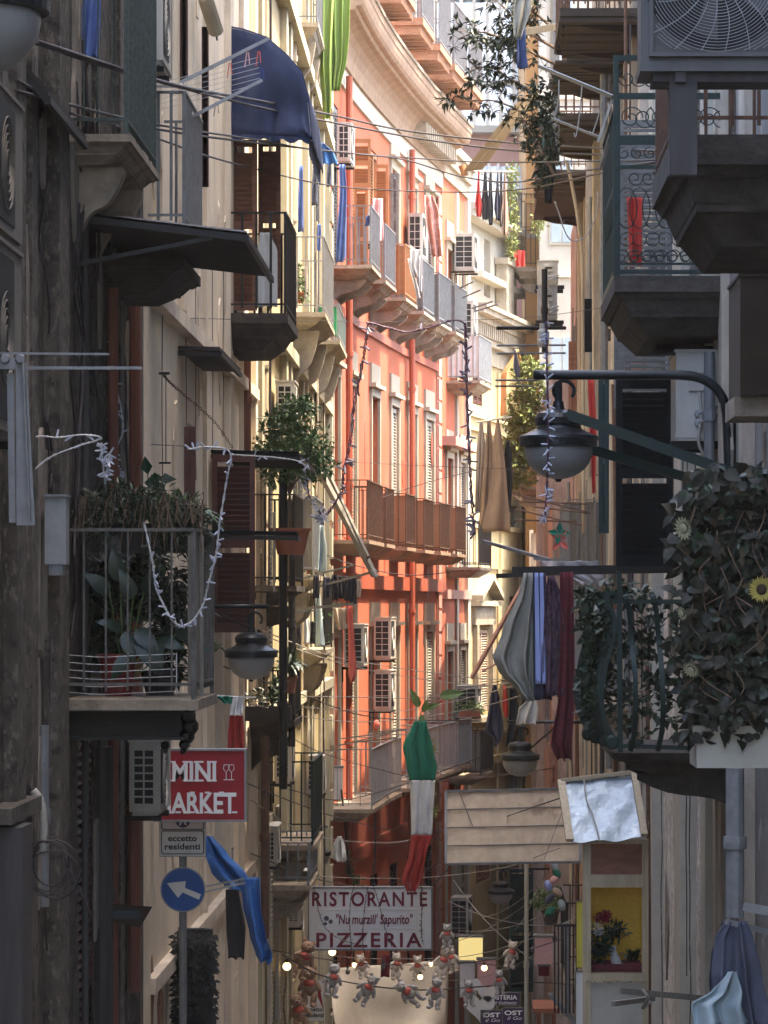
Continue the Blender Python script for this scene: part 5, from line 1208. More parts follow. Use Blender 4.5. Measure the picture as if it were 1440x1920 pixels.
m = MB(); m.bar(P(598,880,39), P(702,1078,38), .05, .07); m.bar(P(612,888,39.05), P(688,1050,38.1), .03, .12); m.build('cloth', 'grey_wood', root)
MB().tube([P(696,1066,38), P(706,1082,38)], .03, 8).build('tip', 'cable_pale', root)
# white garment near small lamp
drape('garment', 'white_cloth', 'small white lace top beside the small lamp', 'clothes', [(1568,632,640),(1585,624,646),(1610,622,650),(1616,630,648)], 50, folds=2, amp=.03, seed=45)
# blue tarp and dark clothes lower left
Y = 30.0
drape('tarpaulin', 'tarp_blue', 'torn bright blue tarpaulin drooping beside the arrow sign', 'tarpaulin', [(1568,380,398),(1600,386,424),(1635,398,458),(1668,424,488)], Y, folds=1.5, amp=.05, seed=50)
drape('tarpaulin', 'tarp_blue', 'twisted blue tarpaulin tail hanging down beside the black trousers', 'tarpaulin', [(1645,450,488),(1700,454,490),(1755,466,500),(1795,478,514),(1806,486,504)], Y-.2, folds=1.5, amp=.04, seed=51)
drape('garment', 'black_cloth', 'black trousers hanging in front of the blue tarpaulin', 'clothes', [(1668,425,448),(1740,427,462),(1798,432,460)], Y-.3, folds=2, amp=.03, seed=52)
root = thing('drying_rack', 'pale twin arm drying rack right of the arrow sign', 'drying rack', P(430,1665,Y))
MB().bar(P(386,1672,Y-.5), P(460,1655,Y-.5), .018).bar(P(386,1662,Y-.2), P(458,1648,Y-.2), .018).build('arm', 'pale_metal', root)
# flags
Y = 44.0
root = thing('flag', 'large Italian flag hanging limp above the restaurant sign', 'flag', P(785,1670,Y))
fr = [(1352,775,800),(1400,754,812),(1440,762,820),(1470,768,816),(1560,770,812),(1600,766,800),(1650,752,792),(1672,762,780)]
def flagpart(y0, y1, mt, nm, up=0, s_=60):
    rows = [(y0,)+tuple(interp(fr, y0)[1:])] + [r_ for r_ in fr if y0 < r_[0] < y1] + [(y1,)+tuple(interp(fr, y1)[1:])]
    drape_mb(rows, Y, folds=2.6, amp=.022, seed=s_, flare=False, nv=20, nu=44).build(nm, mt, root, smooth=True)
flagpart(1352, 1463, 'flag_green', 'green_stripe'); flagpart(1463, 1566, 'flag_white', 'white_stripe'); flagpart(1566, 1672, 'flag_red', 'red_stripe')
Y = 27.0
root = thing('flag', 'small bunched Italian flag above the market sign', 'flag', P(442,1410,Y))
drape_mb([(1305,405,435),(1318,420,440)], Y, folds=2, amp=.02, seed=61).build('green_stripe', 'flag_green', root, smooth=True)
drape_mb([(1306,438,456),(1342,432,456)], Y-.05, folds=2, amp=.02, seed=62).build('white_stripe', 'flag_white', root, smooth=True)
drape_mb([(1342,432,456),(1380,429,458),(1412,428,460)], Y-.05, folds=2, amp=.025, seed=62).build('red_stripe', 'flag_red', root, smooth=True)
MB().tube([P(370,1303,Y),P(480,1308,Y)], .006, 6).build('pole', 'wire_white', root)
# big sheet under the sign
drape('banner', 'sheet_cloth', 'big cream sheet stretched across the street under the bears', 'banner', [(1817,618,842),(1860,622,843),(1940,634,843)], 56, folds=1.3, amp=.16, seed=70, slant=-.5, YR=57.5)
# bottom right jeans and cloths
Y = 17.5
drape('garment', 'slate_cloth', 'slate blue trousers bunched over the pole in the bottom right corner', 'clothes', [(1728,1362,1398),(1760,1342,1412),(1830,1334,1428),(1925,1352,1442)], Y, folds=2.2, amp=.035, seed=71)
drape('garment', 'navy_dark', 'dark navy cloth behind the slate trousers', 'clothes', [(1730,1356,1380),(1790,1336,1372),(1860,1332,1360)], Y+.15, folds=1.5, amp=.03, seed=72)
drape('garment', 'ice_cloth', 'pale icy blue pillowcase in the bottom right corner', 'clothes', [(1822,1366,1380),(1860,1338,1390),(1885,1300,1388),(1925,1306,1400)], Y-.15, folds=1.8, amp=.04, seed=73)
m = MB(); m.bar(P(1362,1728,Y), P(1460,1752,Y+.1), .02, .03); m.bar(P(1394,1700,Y), P(1460,1712,Y), .02, .045); one(m, 'drying_pole', 'pale_metal', 'pale flat poles above the slate blue trousers', 'pole')
m = MB(); m.bar(P(1165,1858,20), P(1320,1872,20.4), .03, .035); m.bar(P(1150,1882,20.1), P(1225,1872,20.4), .03, .03); m.tube(smooth_pts([P(1205,1856,19.95),P(1215,1872,19.9),P(1205,1890,19.95),P(1220,1878,20)],5), .01, 5)
one(m, 'drying_pole', 'grey_wood', 'two weathered poles tied with string under the shrine', 'pole')
drape('garment', 'red_cloth', 'narrow red towel hanging left of the dark green shutter', 'towel', [(712,1103,1114),(800,1104,1118),(890,1108,1116),(925,1110,1116)], 33, folds=1, amp=.02, seed=74)
drape('garment', 'red_cloth', 'red beach towel behind the green scrollwork', 'towel', [(370,1175,1205),(430,1178,1204),(498,1180,1204)], 27.5, folds=1.5, amp=.02, seed=75)
drape('bag', 'black_cloth', 'dark rolled umbrella cloth at the edge of the upper right balconies', 'umbrella', [(225,1020,1034),(280,1016,1042),(380,1020,1034)], 44, folds=2, amp=.03, seed=76)
drape('garment', 'navy_cloth', 'blue jeans leg hanging among the branches at top right', 'clothes', [(50,970,985),(90,969,986),(128,968,988)], 40, folds=1, amp=.02, seed=77)
drape('bag', 'grey_cloth', 'grey cloth bundle hanging above the blue jeans leg', 'clothes', [(-30,978,1000),(20,964,996),(72,964,978)], 39.5, folds=2, amp=.03, seed=78)
one(MB().bar(P(968,62,40),P(1045,50,41),.05,.08), 'drying_pole', 'grey_wood', 'grey horizontal pole through the top right branches', 'pole')
# cream folded awning beam
root = thing('folded_awning', 'long cream folded awning slanting down at upper centre', 'awning', P(865,320,58))
m = MB(); m.hexa([P(868,322,58),P(905,318,58),P(905,318,58.25),P(868,322,58.25),P(972,188,56),P(1010,176,56),P(1010,176,56.25),P(972,188,56.25)]); m.bar(P(886,320,57.95),P(990,182,55.95),.03,.02); m.build('cloth', 'canvas_cream', root)
m = MB(); m.tube([P(866,310,58),P(872,330,58)], .06, 8); m.build('end_cap', 'orange_wood', root)

# ================================================================ plants
def foliage(blobs, n, size, seed, w_=.45, droop=.2, mb=None):
    rr = random.Random(seed); m = mb or MB()
    tot = sum(b[1][0]*b[1][1]*b[1][2] for b in blobs)
    for c, r_ in blobs:
        k = int(n*(r_[0]*r_[1]*r_[2])/tot)
        # leaves gathered in small clumps inside the blob
        for j in range(max(3, k//7)):
            while True:
                q = Vector((rr.uniform(-1,1), rr.uniform(-1,1), rr.uniform(-1,1)))
                if q.length < 1: break
            q = q*(0.55+0.45*rr.random())/max(.55, q.length) if rr.random() < .6 else q
            cc = Vector(c) + Vector((q.x*r_[0], q.y*r_[1], q.z*r_[2]))
            for i in range(7):
                d = Vector((rr.gauss(0,1), rr.gauss(0,1), rr.gauss(0,1)-droop)); d.normalize(); s_ = size*rr.uniform(.6,1.3)
                m.leaf(cc + d*s_*.3, d, (rr.gauss(0,.5), rr.gauss(0,.5), 1), s_, s_*w_)
    return m
def pot(root, c, r_, h_, mat, name='pot'):
    return MB().lathe([(r_*.7,0),(r_,h_*.9),(r_*1.1,h_*.9),(r_*1.1,h_),(r_*.9,h_),(r_*.85,h_*.85),(0,h_*.85)], c, 16).build(name, mat, root)
# shrub on left balcony
Y = 36.2
root = thing('shrub', 'leafy green shrub spilling out of the left balcony, catching the sun', 'shrub', P(545,1000,Y))
bl = [(P(x,y,Y+dy), (rx, .35, rz)) for x, y, dy, rx, rz in ((530,800,0,.22,.22),(560,770,.1,.22,.16),(500,845,0,.16,.2),(545,850,-.1,.32,.25),(590,830,.1,.2,.22),(575,880,0,.2,.16),(608,868,0,.10,.16),(515,888,0,.18,.12),(560,752,0,.12,.08))]
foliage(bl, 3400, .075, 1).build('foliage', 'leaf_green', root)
m = MB()
for x, y in ((540,800),(575,800),(510,850),(600,850),(555,760)): m.tube(smooth_pts([P(545,1000,Y),P(543,930,Y),P((543+x)/2,880,Y),P(x,y,Y)],5), .016, 6, taper=.005)
m.build('stem', 'bark', root); pot(root, P(545,1040,Y), .2, .28, 'terracotta')
# branches over top centre
Y = 41.0
root = thing('potted_tree', 'dark leaved branches reaching out over the street at upper right', 'tree', P(1040,330,Y))
br = [[(1045,300),(1020,250),(985,215),(930,190),(880,190)],[(1040,120),(1000,100),(950,75),(900,60),(860,72)],[(1045,200),(1010,180),(960,150),(915,125),(870,140)],[(1045,60),(1010,30),(985,10),(970,-20)],[(1040,330),(1020,290),(995,250),(970,205)],[(1040,90),(990,60),(960,30),(930,0)]]
m = MB(); f = MB(); rr = random.Random(5)
for bi, b in enumerate(br):
    pts = smooth_pts([P(x, y, Y+.3*math.sin(bi)) for x, y in b], 8); m.tube(pts, .022, 6, taper=.006)
    for i in range(6, len(pts), 2):
        for s_ in range(2):
            d = Vector((rr.gauss(-.4,.8), rr.gauss(0,.8), rr.gauss(-.3,.8))).normalized(); tip = pts[i]+d*rr.uniform(.08,.24); m.tube([pts[i], tip], .004, 4)
            for k in range(9):
                a = (d + Vector((rr.gauss(0,.9), rr.gauss(0,.9), rr.gauss(0,.7)))).normalized(); f.leaf(tip, a, (0,0,1), rr.uniform(.08,.14), .038)
m.build('branch', 'bark', root); f.build('foliage', 'leaf_dark', root)
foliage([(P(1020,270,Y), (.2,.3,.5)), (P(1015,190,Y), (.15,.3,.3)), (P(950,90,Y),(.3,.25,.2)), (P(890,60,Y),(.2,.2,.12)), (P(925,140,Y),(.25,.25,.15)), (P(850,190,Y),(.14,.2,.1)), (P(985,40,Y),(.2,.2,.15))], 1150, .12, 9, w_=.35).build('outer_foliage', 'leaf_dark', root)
# ivy over balcony
root = thing('ivy', 'yellow green ivy cascading over a balcony behind the big lamp', 'plant', P(985,930,66))
foliage([(P(x,y,66), (.28,.4,.5)) for x, y in ((985,710),(975,770),(995,800),(965,820),(985,870),(1005,720),(960,880))], 3600, .10, 12, w_=.6).build('foliage', 'leaf_yellow', root)
root = thing('ivy', 'thin climbing plant beside the upper row of clothes', 'plant', P(962,470,66))
foliage([(P(960,y,76), (.13,.2,.35)) for y in (330,360,395,430,460)]+[(P(1010,410,70),(.15,.2,.4))], 1300, .09, 13, w_=.5).build('foliage', 'leaf_yellow', root)
def spiky(label, c, n, L, mat, seed, name='spiky_plant', W=.022, up=.9, potc=None, pmat='pot_dark', pr=.1):
    rr = random.Random(seed); root = thing(name, label, 'plant', c); m = MB(); c = Vector(c)
    for k in range(n):
        a = rr.uniform(0, 6.28); l = L*rr.uniform(.6,1.2); e = rr.uniform(.25,1)
        p0 = c + Vector((rr.gauss(0,.02), rr.gauss(0,.02), 0)); h_ = Vector((math.cos(a), math.sin(a), 0)); sd_ = Vector((-h_.y, h_.x, 0))*W*rr.uniform(.7,1.3)
        pts = [p0 + h_*l*e*t*.8 + Vector((0,0,l*(up*t - e*1.0*t*t))) for t in (0,.3,.6,.85,1)]
        i = len(m.v); ws = (.6,1,.9,.5,.05)
        for p, w_ in zip(pts, ws): m.v += [p - sd_*w_, p + sd_*w_]
        for j in range(4): m.f.append((i+2*j, i+2*j+1, i+2*j+3, i+2*j+2))
    m.build('leaves', mat, root)
    if potc is not None: pot(root, potc, pr, .18, pmat)
    return root
for k, (x, Yy, L, mt, lab) in enumerate(((165,20.9,.30,'leaf_dark','grassy pot plant at the left end of the crowded balcony rail'),(205,21.1,.32,'leaf_dark','dusty spiky plant second from the left on the crowded balcony rail'),(250,20.8,.34,'leaf_dark','large leaved pot plant in the middle of the crowded balcony rail'),
        (300,20.9,.36,'leaf_mid','arching spider plant hanging over the crowded balcony rail'),(345,20.8,.34,'leaf_green','brighter spider plant at the outer end of the crowded balcony rail'))):
    c = P(x, 985, Yy); spiky(lab, c, 85, L, mt, 100+k, potc=c-Vector((0,0,.17)))
root = thing('rubber_plant', 'glossy round leaved plant rising above the crowded balcony rail', 'plant', P(285,980,21.2)); m = MB(); rr = random.Random(3); st = MB()
for k in range(13):
    p = P(262+rr.uniform(0,50), 900+rr.uniform(-12,60), 21.2+rr.uniform(-.1,.1)); st.tube([P(285,985,21.2), p], .004, 5); m.leaf(p, (rr.uniform(-1,1), rr.uniform(-.6,.2), rr.uniform(-.6,.5)), (0,-1,.4), .12, .075)
m.build('leaves', 'leaf_big', root); st.build('stem', 'bark', root)
# plants inside that balcony
rr = random.Random(8)
root = thing('potted_plant', 'peace lily with big drooping leaves in a dark red pot behind the balcony bars', 'plant', P(225,1300,21.0)); m = MB(); st = MB()
for (x, y, dx, dz, L) in ((228,1180,-.5,.2,.13),(236,1185,.3,-1,.20),(256,1180,.8,-.8,.22),(262,1195,.5,-1,.24),(285,1200,.35,-1.2,.22),(215,1172,-.8,.2,.12),(300,1200,1,-.3,.16),(330,1190,1,.1,.18),(250,1120,-.4,.9,.2),(270,1110,.5,.8,.2),(205,1110,-.7,.6,.2),(225,1090,-.2,1,.22),(240,1230,-.6,-.8,.18),(350,1205,1,-.3,.15)):
    p = P(x,y,20.75); st.tube(smooth_pts([P(232,1290,20.9), P((232+x)/2,(1290+y)/2-10,20.85), p],4), .005, 5); m.bigleaf(p, (dx,-.35,dz), (0,-1,.3), L, L*.5, fold=.2, curl=.25)
m.build('leaves', 'leaf_big', root, smooth=True); st.build('stem', 'leaf_mid', root); pot(root, P(222,1306,20.9), .12, .26, 'pot_red')
root = thing('potted_plant', 'bushy dark plants filling the back of the barred balcony', 'plant', P(300,1300,21.4)); foliage([(P(180,1120,21.4),(.16,.2,.28)),(P(200,1210,21.4),(.14,.2,.2)),(P(255,1100,21.6),(.16,.2,.2)),(P(315,1130,21.3),(.13,.2,.25)),(P(325,1220,21.2),(.12,.2,.2)),(P(255,1040,21.6),(.2,.2,.1))], 2300, .085, 22, w_=.5).build('foliage', 'leaf_dark', root); pot(root, P(300,1306,21.1), .12, .16, 'pot_dark')
drape('plastic_sheet', 'plastic_wrap', 'bubble wrap bag behind the top of the balcony bars', 'plastic sheet', [(1002,180,262),(1030,150,258),(1052,170,250)], 20.95, folds=3, amp=.02, seed=90)
spiky('bright little leaves poking out past the balcony corner', P(395,1222,21.6), 22, .12, 'leaf_mid', 120, W=.02)
spiky('grassy plant in a dark pot below the lamp', P(520,1290,36.9), 60, .26, 'leaf_dark', 121, potc=P(520,1318,36.9))
spiky('taller pot plant on the small balcony below the lamp', P(540,1262,37.2), 60, .40, 'leaf_dark', 122, potc=P(540,1300,37.2), pmat='terracotta')
root = thing('planter', 'wide terracotta trough with plants beside the lamp bowl', 'planter', P(500,1340,36.6)); a, b = P(455,1352,36.6), P(545,1325,36.6); MB().box(a.x,b.x,36.6,36.85,a.z,b.z).build('trough', 'pot_dark', root); foliage([(P(500,1312,36.7),(.22,.15,.1))], 220, .07, 24).build('foliage', 'leaf_dark', root)
# right balcony: planter box and hanging fake leaves with sunflowers
Y = 16.2
root = thing('planter', 'concrete planter box at the right edge under trailing leaves', 'planter', P(1380,1440,Y)); a, b = P(1306,1440,Y), P(1500,1366,Y); MB().box(a.x,b.x,Y,Y+.5,a.z,b.z).box(a.x-.02,b.x,Y-.015,Y+.52,b.z-.025,b.z+.012).build('trough', 'board_pale', root)
rr = random.Random(31)
root = thing('leaf_screen', 'screen of big dusty artificial leaves covering the right balcony', 'plant', P(1370,1366,Y))
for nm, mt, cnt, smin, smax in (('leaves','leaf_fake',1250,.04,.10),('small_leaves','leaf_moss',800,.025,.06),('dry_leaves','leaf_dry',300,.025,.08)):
    m = MB()
    for k in range(cnt):
        x = rr.uniform(1262,1460); y = rr.uniform(885,1385)
        edge = 1270+16*math.sin(y*.03)+12*math.sin(y*.071)+6*math.sin(y*.19)
        if x < edge: continue
        cx, cy = round(x/34)*34, round(y/46)*46
        x += (cx-x)*.35; y += (cy-y)*.35
        p = P(x, y, Y+rr.uniform(-.08,.14)+.05*math.sin(cx*.37+cy*.21)); L = rr.uniform(smin, smax)
        d = Vector((rr.gauss(0,1), rr.uniform(-1.1,.1), -.6+rr.gauss(0,.9)))
        m.bigleaf(p, d, (rr.gauss(0,.6),-1,.35+rr.gauss(0,.6)), L, L*rr.uniform(.5,.85), fold=rr.uniform(-.1,.5), curl=rr.uniform(-.2,.6))
    m.build(nm, mt, root, smooth=True)
m = MB()
for k in range(26):
    x = rr.uniform(1275,1455); y = rr.uniform(885,1250); m.tube(smooth_pts([P(x+rr.uniform(-18,18)*i, y+40*i, Y-.05-.05*math.sin(i+k)) for i in range(4)],4), .0035, 5)
m.build('stems', 'bark', root)
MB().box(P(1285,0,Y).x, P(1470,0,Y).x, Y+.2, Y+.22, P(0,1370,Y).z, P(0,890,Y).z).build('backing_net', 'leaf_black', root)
def sunflower(label, c, r_, d, mat='petal_yellow'):
    root = thing('sunflower', label, 'flower', c); m = MB(); c = Vector(c); d = Vector(d).normalized(); a = d.cross(Vector((0,0,1))).normalized(); b = a.cross(d)
    for ring in (0, 1):
        for k in range(15):
            t = 2*math.pi*(k+.5*ring)/15; o_ = a*math.cos(t)+b*math.sin(t); m.leaf(c+o_*r_*.35-d*.004*ring, o_+d*.25, d, r_*(.7-.08*ring), r_*.24)
    m.build('petals', mat, root); q = d.to_track_quat('Z','Y').to_matrix(); MB().ell(c+d*.006, (r_*.38, r_*.38, r_*.12), 14, q).build('seed_head', 'seed_brown' if mat == 'petal_yellow' else mat, root)
sunflower('sunflower head at the far right edge of the leaf screen', P(1428,1105,Y-.14), .065, (-.3,-1,.1))
sunflower('pale drooping sunflower at the top left of the leaf screen', P(1283,990,Y-.12), .06, (-.8,-.7,-.2), 'petal_pale')
sunflower('small pale flower halfway down the leaf screen', P(1280,1150,Y-.12), .04, (-.9,-.5,-.3), 'petal_pale')
sunflower('cream lily shaped flower low on the leaf screen', P(1296,1255,Y-.12), .045, (-.5,-.8,-.6), 'petal_pale')
# belly railing with leaves
Y = 23.0
root = thing('belly_railing', 'green wrought iron belly railing with curled tops on the right balcony', 'railing', P(1160,1410,Y))
prof = [(1155,1120),(1150,1112),(1140,1118),(1139,1135),(1150,1150),(1152,1190),(1138,1240),(1128,1300),(1134,1350),(1152,1385),(1160,1400)]
def belly(dx, dy): return smooth_pts([P(x,y,Y)+Vector((dx,dy,0)) for x, y in prof], 4)
for k in range(11):
    m = MB(); pts = belly(-.012*k, .17*k+.0)
    for p, q in zip(pts, pts[1:]): m.bar(p, q, .028, .008, up=Vector((0,1,0)))
    m.build('baluster', 'iron_green', root)
for x in (1180, 1231, 1290):
    m = MB(); pts = smooth_pts([P(x+dx,y,Y+dd) for dx, y, dd in ((-4,1126,.05),(-10,1116,-.05),(-6,1118,-.12),(0,1150,-.1),(4,1200,-.07),(10,1260,-.15),(12,1320,-.17),(10,1370,-.1),(2,1408,0))],5)
    for p, q in zip(pts, pts[1:]): m.bar(p, q, .034, .009, up=Vector((0,1,0)))
    m.build('baluster', 'iron_green', root)
m = MB(); m.bar(P(1150,1128,Y), P(1350,1128,Y), .03, .03); m.bar(P(1150,1398,Y), P(1350,1404,Y), .03, .03); m.bar(P(1161,1070,Y), P(1163,1410,Y), .035, .035); m.bar(P(1150,1128,Y), P(1150,1128,Y)+Vector((-.13,1.9,0)), .02, .03); m.bar(P(1155,1398,Y), P(1155,1398,Y)+Vector((-.13,1.9,0)), .02, .03); m.build('handrail', 'iron_green', root)
m = MB()
for k in range(4): a = P(1148,1392,Y-.02)+Vector((-.012*k*3,.17*3*k,0)); m.lathe([(.035,-.02),(.05,0),(.035,.02)], a, 12, axis='Y')
m.build('scroll', 'iron_green', root)
root = thing('vine', 'ivy winding through the green belly railing', 'plant', P(1200,1410,Y+.2))
foliage([(P(1120,1180,Y+.5),(.12,.4,.12)),(P(1118,1290,Y+.6),(.10,.5,.25)),(P(1195,1240,Y+.15),(.18,.12,.35)),(P(1235,1180,Y+.15),(.16,.12,.16)),(P(1250,1300,Y+.15),(.14,.12,.25)),(P(1110,1125,Y+.8),(.12,.3,.09)),(P(1200,1350,Y+.1),(.2,.12,.15)),(P(1175,1110,Y+.2),(.2,.15,.1))], 1500, .075, 33, w_=.6).build('foliage', 'leaf_dark', root)
root = thing('bouquet', 'red and white flowers with ferns in the shrine', 'flowers', P(1130,1800,26.8))
foliage([(P(1126,1765,26.72),(.10,.07,.12)),(P(1150,1745,26.75),(.09,.07,.06)),(P(1120,1790,26.75),(.07,.05,.07))], 620, .055, 35, w_=.35).build('foliage', 'leaf_dark', root)
foliage([(P(1130,1718,26.68),(.065,.05,.035))], 170, .03, 36, w_=.9).build('roses', 'petal_red', root); foliage([(P(1122,1742,26.62),(.05,.03,.05))], 110, .014, 37, w_=.9).build('small_flowers', 'white_cloth', root)
spiky('spiky dark plant on the right of the shrine floor', P(1186,1800,26.85), 40, .22, 'leaf_dark', 130, W=.01)
root = thing('leaf_branch', 'three big green leaves sticking up behind the large flag', 'branch', P(790,1350,45)); m = MB()
for x, y, dx, dz, L in ((786,1325,-.5,1,.28),(793,1335,.3,.8,.2),(800,1330,.6,.3,.2),(792,1340,-.2,-1,.2),(825,1305,1,.15,.34)): m.bigleaf(P(x,y,45), (dx,-.2,dz), (0,-1,.2), L, L*.4)
m.build('leaves', 'leaf_mid', root); MB().tube(smooth_pts([P(793,1352,45),P(790,1335,45),P(825,1308,45),P(868,1292,45)],4), .008, 5).build('stem', 'bark', root)
root = thing('potted_plant', 'green window box on the grey panelled balcony past the red house', 'plant', P(880,1335,75)); foliage([(P(880,1330,75.6),(.3,.3,.12))], 420, .10, 38).build('foliage', 'leaf_mid', root); MB().box(P(860,0,75).x,P(900,0,75).x,75.3,75.6,P(0,1345,75).z,P(0,1334,75).z).build('trough', 'terracotta', root)
root = thing('potted_plant', 'pot plant under the balloons near the white pole', 'plant', P(1032,1710,50)); foliage([(P(1030,1685,50),(.25,.2,.18))], 420, .08, 39).build('foliage', 'leaf_mid', root); pot(root, P(1032,1735,50), .13, .22, 'pot_dark')
root = thing('vine', 'small creeper growing on the lower red facade', 'plant', P(660,1660,60)); foliage([(P(655,1620,58.8),(.08,.1,.25)),(P(668,1650,59),(.12,.1,.12))], 260, .07, 40).build('foliage', 'leaf_mid', root)
root = thing('hanging_vine', 'leafy garland hanging beside the large flag', 'plant', P(815,1560,52)); foliage([(P(814,y,52),(.05,.06,.12)) for y in (1400,1440,1480,1520)], 200, .06, 41).build('foliage', 'leaf_yellow', root)
# black tinsel column lower left
root = thing('tinsel_column', 'shaggy black garland hanging in thick ruffles at the lower left', 'decoration', P(362,1925,27.4))
m = MB(); rr = random.Random(44)
for k in range(1900):
    y = rr.uniform(1748,1935); x = rr.uniform(327,402); p = P(x,y,27.4+rr.uniform(-.1,.1)); m.leaf(p, (rr.gauss(0,1), rr.uniform(-1,0), rr.gauss(-.3,.5)), (0,-1,.4), .06, .03)
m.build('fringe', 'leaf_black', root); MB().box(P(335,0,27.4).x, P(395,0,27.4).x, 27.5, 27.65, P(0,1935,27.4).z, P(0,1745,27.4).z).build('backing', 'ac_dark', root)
spk = thing('floodlight', 'old grey metal floodlight sticking out at the lower left', 'floodlight', P(230,1745,22.2)); a = P(200,1700,22.2); MB().hexa([P(195,1722,22.2),P(262,1740,22.2),P(262,1740,22.6),P(195,1722,22.6),P(200,1694,22.2),P(286,1700,22.2),P(286,1700,22.6),P(200,1694,22.6)]).build('housing', 'tiles_brown', spk); MB().box(P(212,0,22.2).x,P(265,0,22.2).x,22.17,22.195,P(0,1722,22.2).z,P(0,1706,22.2).z).build('lens', 'glass', spk)

root = thing('trailing_plant', 'dusty tangle of trailing stems along the crowded balcony rail', 'plant', P(240,1000,20.6))
foliage([(P(x,y,20.6),(.10,.14,.08)) for x, y in ((165,950),(205,930),(250,945),(290,935),(340,950),(370,975),(185,985),(320,990))]+[(P(362,1040,20.5),(.05,.1,.16)),(P(300,1040,20.5),(.07,.06,.10))], 2000, .06, 55, w_=.3).build('foliage', 'leaf_dark', root)
m = MB(); rr = random.Random(56)
for k in range(40):
    x = rr.uniform(150,385); m.tube(smooth_pts([P(x,980,20.5), P(x+rr.uniform(-10,12),950-rr.uniform(0,30),20.4), P(x+rr.uniform(-25,25),1000+rr.uniform(-20,60),20.35)],4), .0022, 4)
m.build('stems', 'bark', root)
# ================================================================ pipes
def pipe(label, px, Y, y0, y1, r, mat, name='drainpipe', collars=None, off=0):
    m = MB(); a, b = P(px, y0, Y), P(px+off, y1, Y); m.tube([a, b], r, 10); collars = max(1, int((a-b).length/1.7))
    for k in range(collars):
        q = a.lerp(b, (k+.5)/collars); m.lathe([(r*1.25,-.04),(r*1.3,0),(r*1.25,.04)], q, 10)
    return one(m, name, mat, label, 'pipe')
for a in (('rust red drainpipe beside the hanging light sticks', 212, 22.4, 540, 1930, .035, 'pipe_red'),
          ('wider rust red drainpipe where the dark house meets the beige one', 251, 23.9, 530, 1860, .05, 'pipe_red'),
          ('cream pipe on the yellow house next to the dark balcony', 491, 38.8, -40, 1700, .075, 'pipe_beige'),
          ('brown pipe between the beige house and the shrub', 460, 36.1, 640, 860, .06, 'pipe_red'),
          ('thin cream pipe on the yellow house by its first bracket', 548, 45.9, -40, 560, .06, 'pipe_beige'),
          ('thin grey pipe low on the yellow house', 575, 50.1, 700, 1500, .05, 'grey_metal'),
          ('rusty upright pipe left of the restaurant sign', 497, 36.0, 1380, 1760, .045, 'rust'),
          ('dark cable conduit on the grimy house', 160, 21.1, 420, 1950, .022, 'pipe_dark'),
          ('dark square gutter beside the market sign', 195, 22.0, 1400, 1960, .06, 'pipe_dark'),
          ('grey conduit low on the grimy house', 82, 18.9, 1360, 1700, .03, 'grey_metal'),
          ('salmon pink pipe on the right under the green balcony', 1199, 35.2, 600, 720, .09, 'pipe_salmon'),
          ('long thin pale pipe down the middle right wall', 1148, 40.0, 640, 1060, .05, 'pipe_beige'),
          ('cream drainpipe with a wide collar on the right', 1162, 38.0, 500, 720, .10, 'pipe_beige'),
          ('thick pale pipe under the right planter', 1378, 22.3, 1440, 1720, .06, 'pale_metal'),
          ('white scaffolding pole standing in the street', 987, 46.0, 1618, 2000, .030, 'cream_paint'),
          ('dark upright pole carrying the light strings at right', 1021, 40.0, 505, 660, .035, 'iron'),
          ('dark post holding the lower left balcony', 531, 36.2, 860, 1480, .045, 'iron'),
          ('second dark post under the left balcony', 547, 37.6, 940, 1400, .04, 'iron'),
          ('leaning pale rod against the dark balcony', 514, 36.0, 960, 1110, .012, 'cable_pale'),
          ('grey pipe down the right pillar in the shade', 1330, 25.4, 660, 900, .04, 'grey_metal'),
          ('weathered white gutter beside the branches', 1040, 44.5, -20, 300, .065, 'pale_metal'),
          ('dark gutter on the cream corner past the red house', 857, 78.6, 700, 1500, .05, 'grey_metal')):
    pipe(*a)
m = MB(); m.tube(smooth_pts([P(1062,300,43),P(1075,360,43),P(1086,430,43),P(1092,520,43),P(1094,1000,43)],6), .022, 8); one(m, 'drainpipe', 'pipe_beige', 'thin bent waste pipe crossing the dark upper right balconies', 'pipe', smooth=True)
# ================================================================ cables (each its own)
def cb(label, pts, r=.008, mat='cable', group=None): return cable(label, [P(*p) for p in pts], r, mat, group)
cb('upper strand of the top cable pair crossing the whole street', [(70,78,17.5),(330,160,24),(480,188,32),(620,215,40),(760,245,45),(960,268,45),(1130,278,38),(1265,284,26),(1440,290,19)], .013)
cb('lower strand of the top cable pair crossing the whole street', [(70,82,17.5),(250,140,22),(480,200,32),(640,233,40),(800,262,45),(960,282,45),(1130,290,38),(1265,285,26)], .013)
cb('taped cable sagging below the blue awning, upper strand', [(30,150,17.5),(130,195,20),(300,235,25),(480,262,33),(600,282,40),(730,293,45),(900,304,45),(1140,302,33),(1262,298,25)], .009)
cb('taped cable sagging below the blue awning, lower strand', [(30,170,17.5),(200,215,22),(310,245,25),(480,268,33),(660,288,40),(760,300,44),(860,330,46),(960,342,44),(1060,325,38),(1262,300,25)], .010)
cb('long cable dipping across the red facade', [(130,212,20),(280,255,25),(380,290,29),(480,317,35),(620,348,42),(760,358,46),(900,360,46),(1000,352,42),(1140,322,33),(1262,300,25)], .009)
cb('thin wire at mid height over the beige wall', [(30,580,18),(240,592,25),(480,600,36),(640,602,44),(700,604,46),(980,596,46),(1240,560,26)], .0035)
cb('thin wire passing the shrub and the big lamp', [(255,832,25),(420,842,31),(640,865,42),(860,876,46),(1060,882,40)], .0035)
cb('cable across the middle of the red house, upper of two', [(383,1140,30.7),(480,1178,34),(620,1230,42),(720,1248,46),(860,1268,48),(950,1275,46)], .006, 'cable_pale')
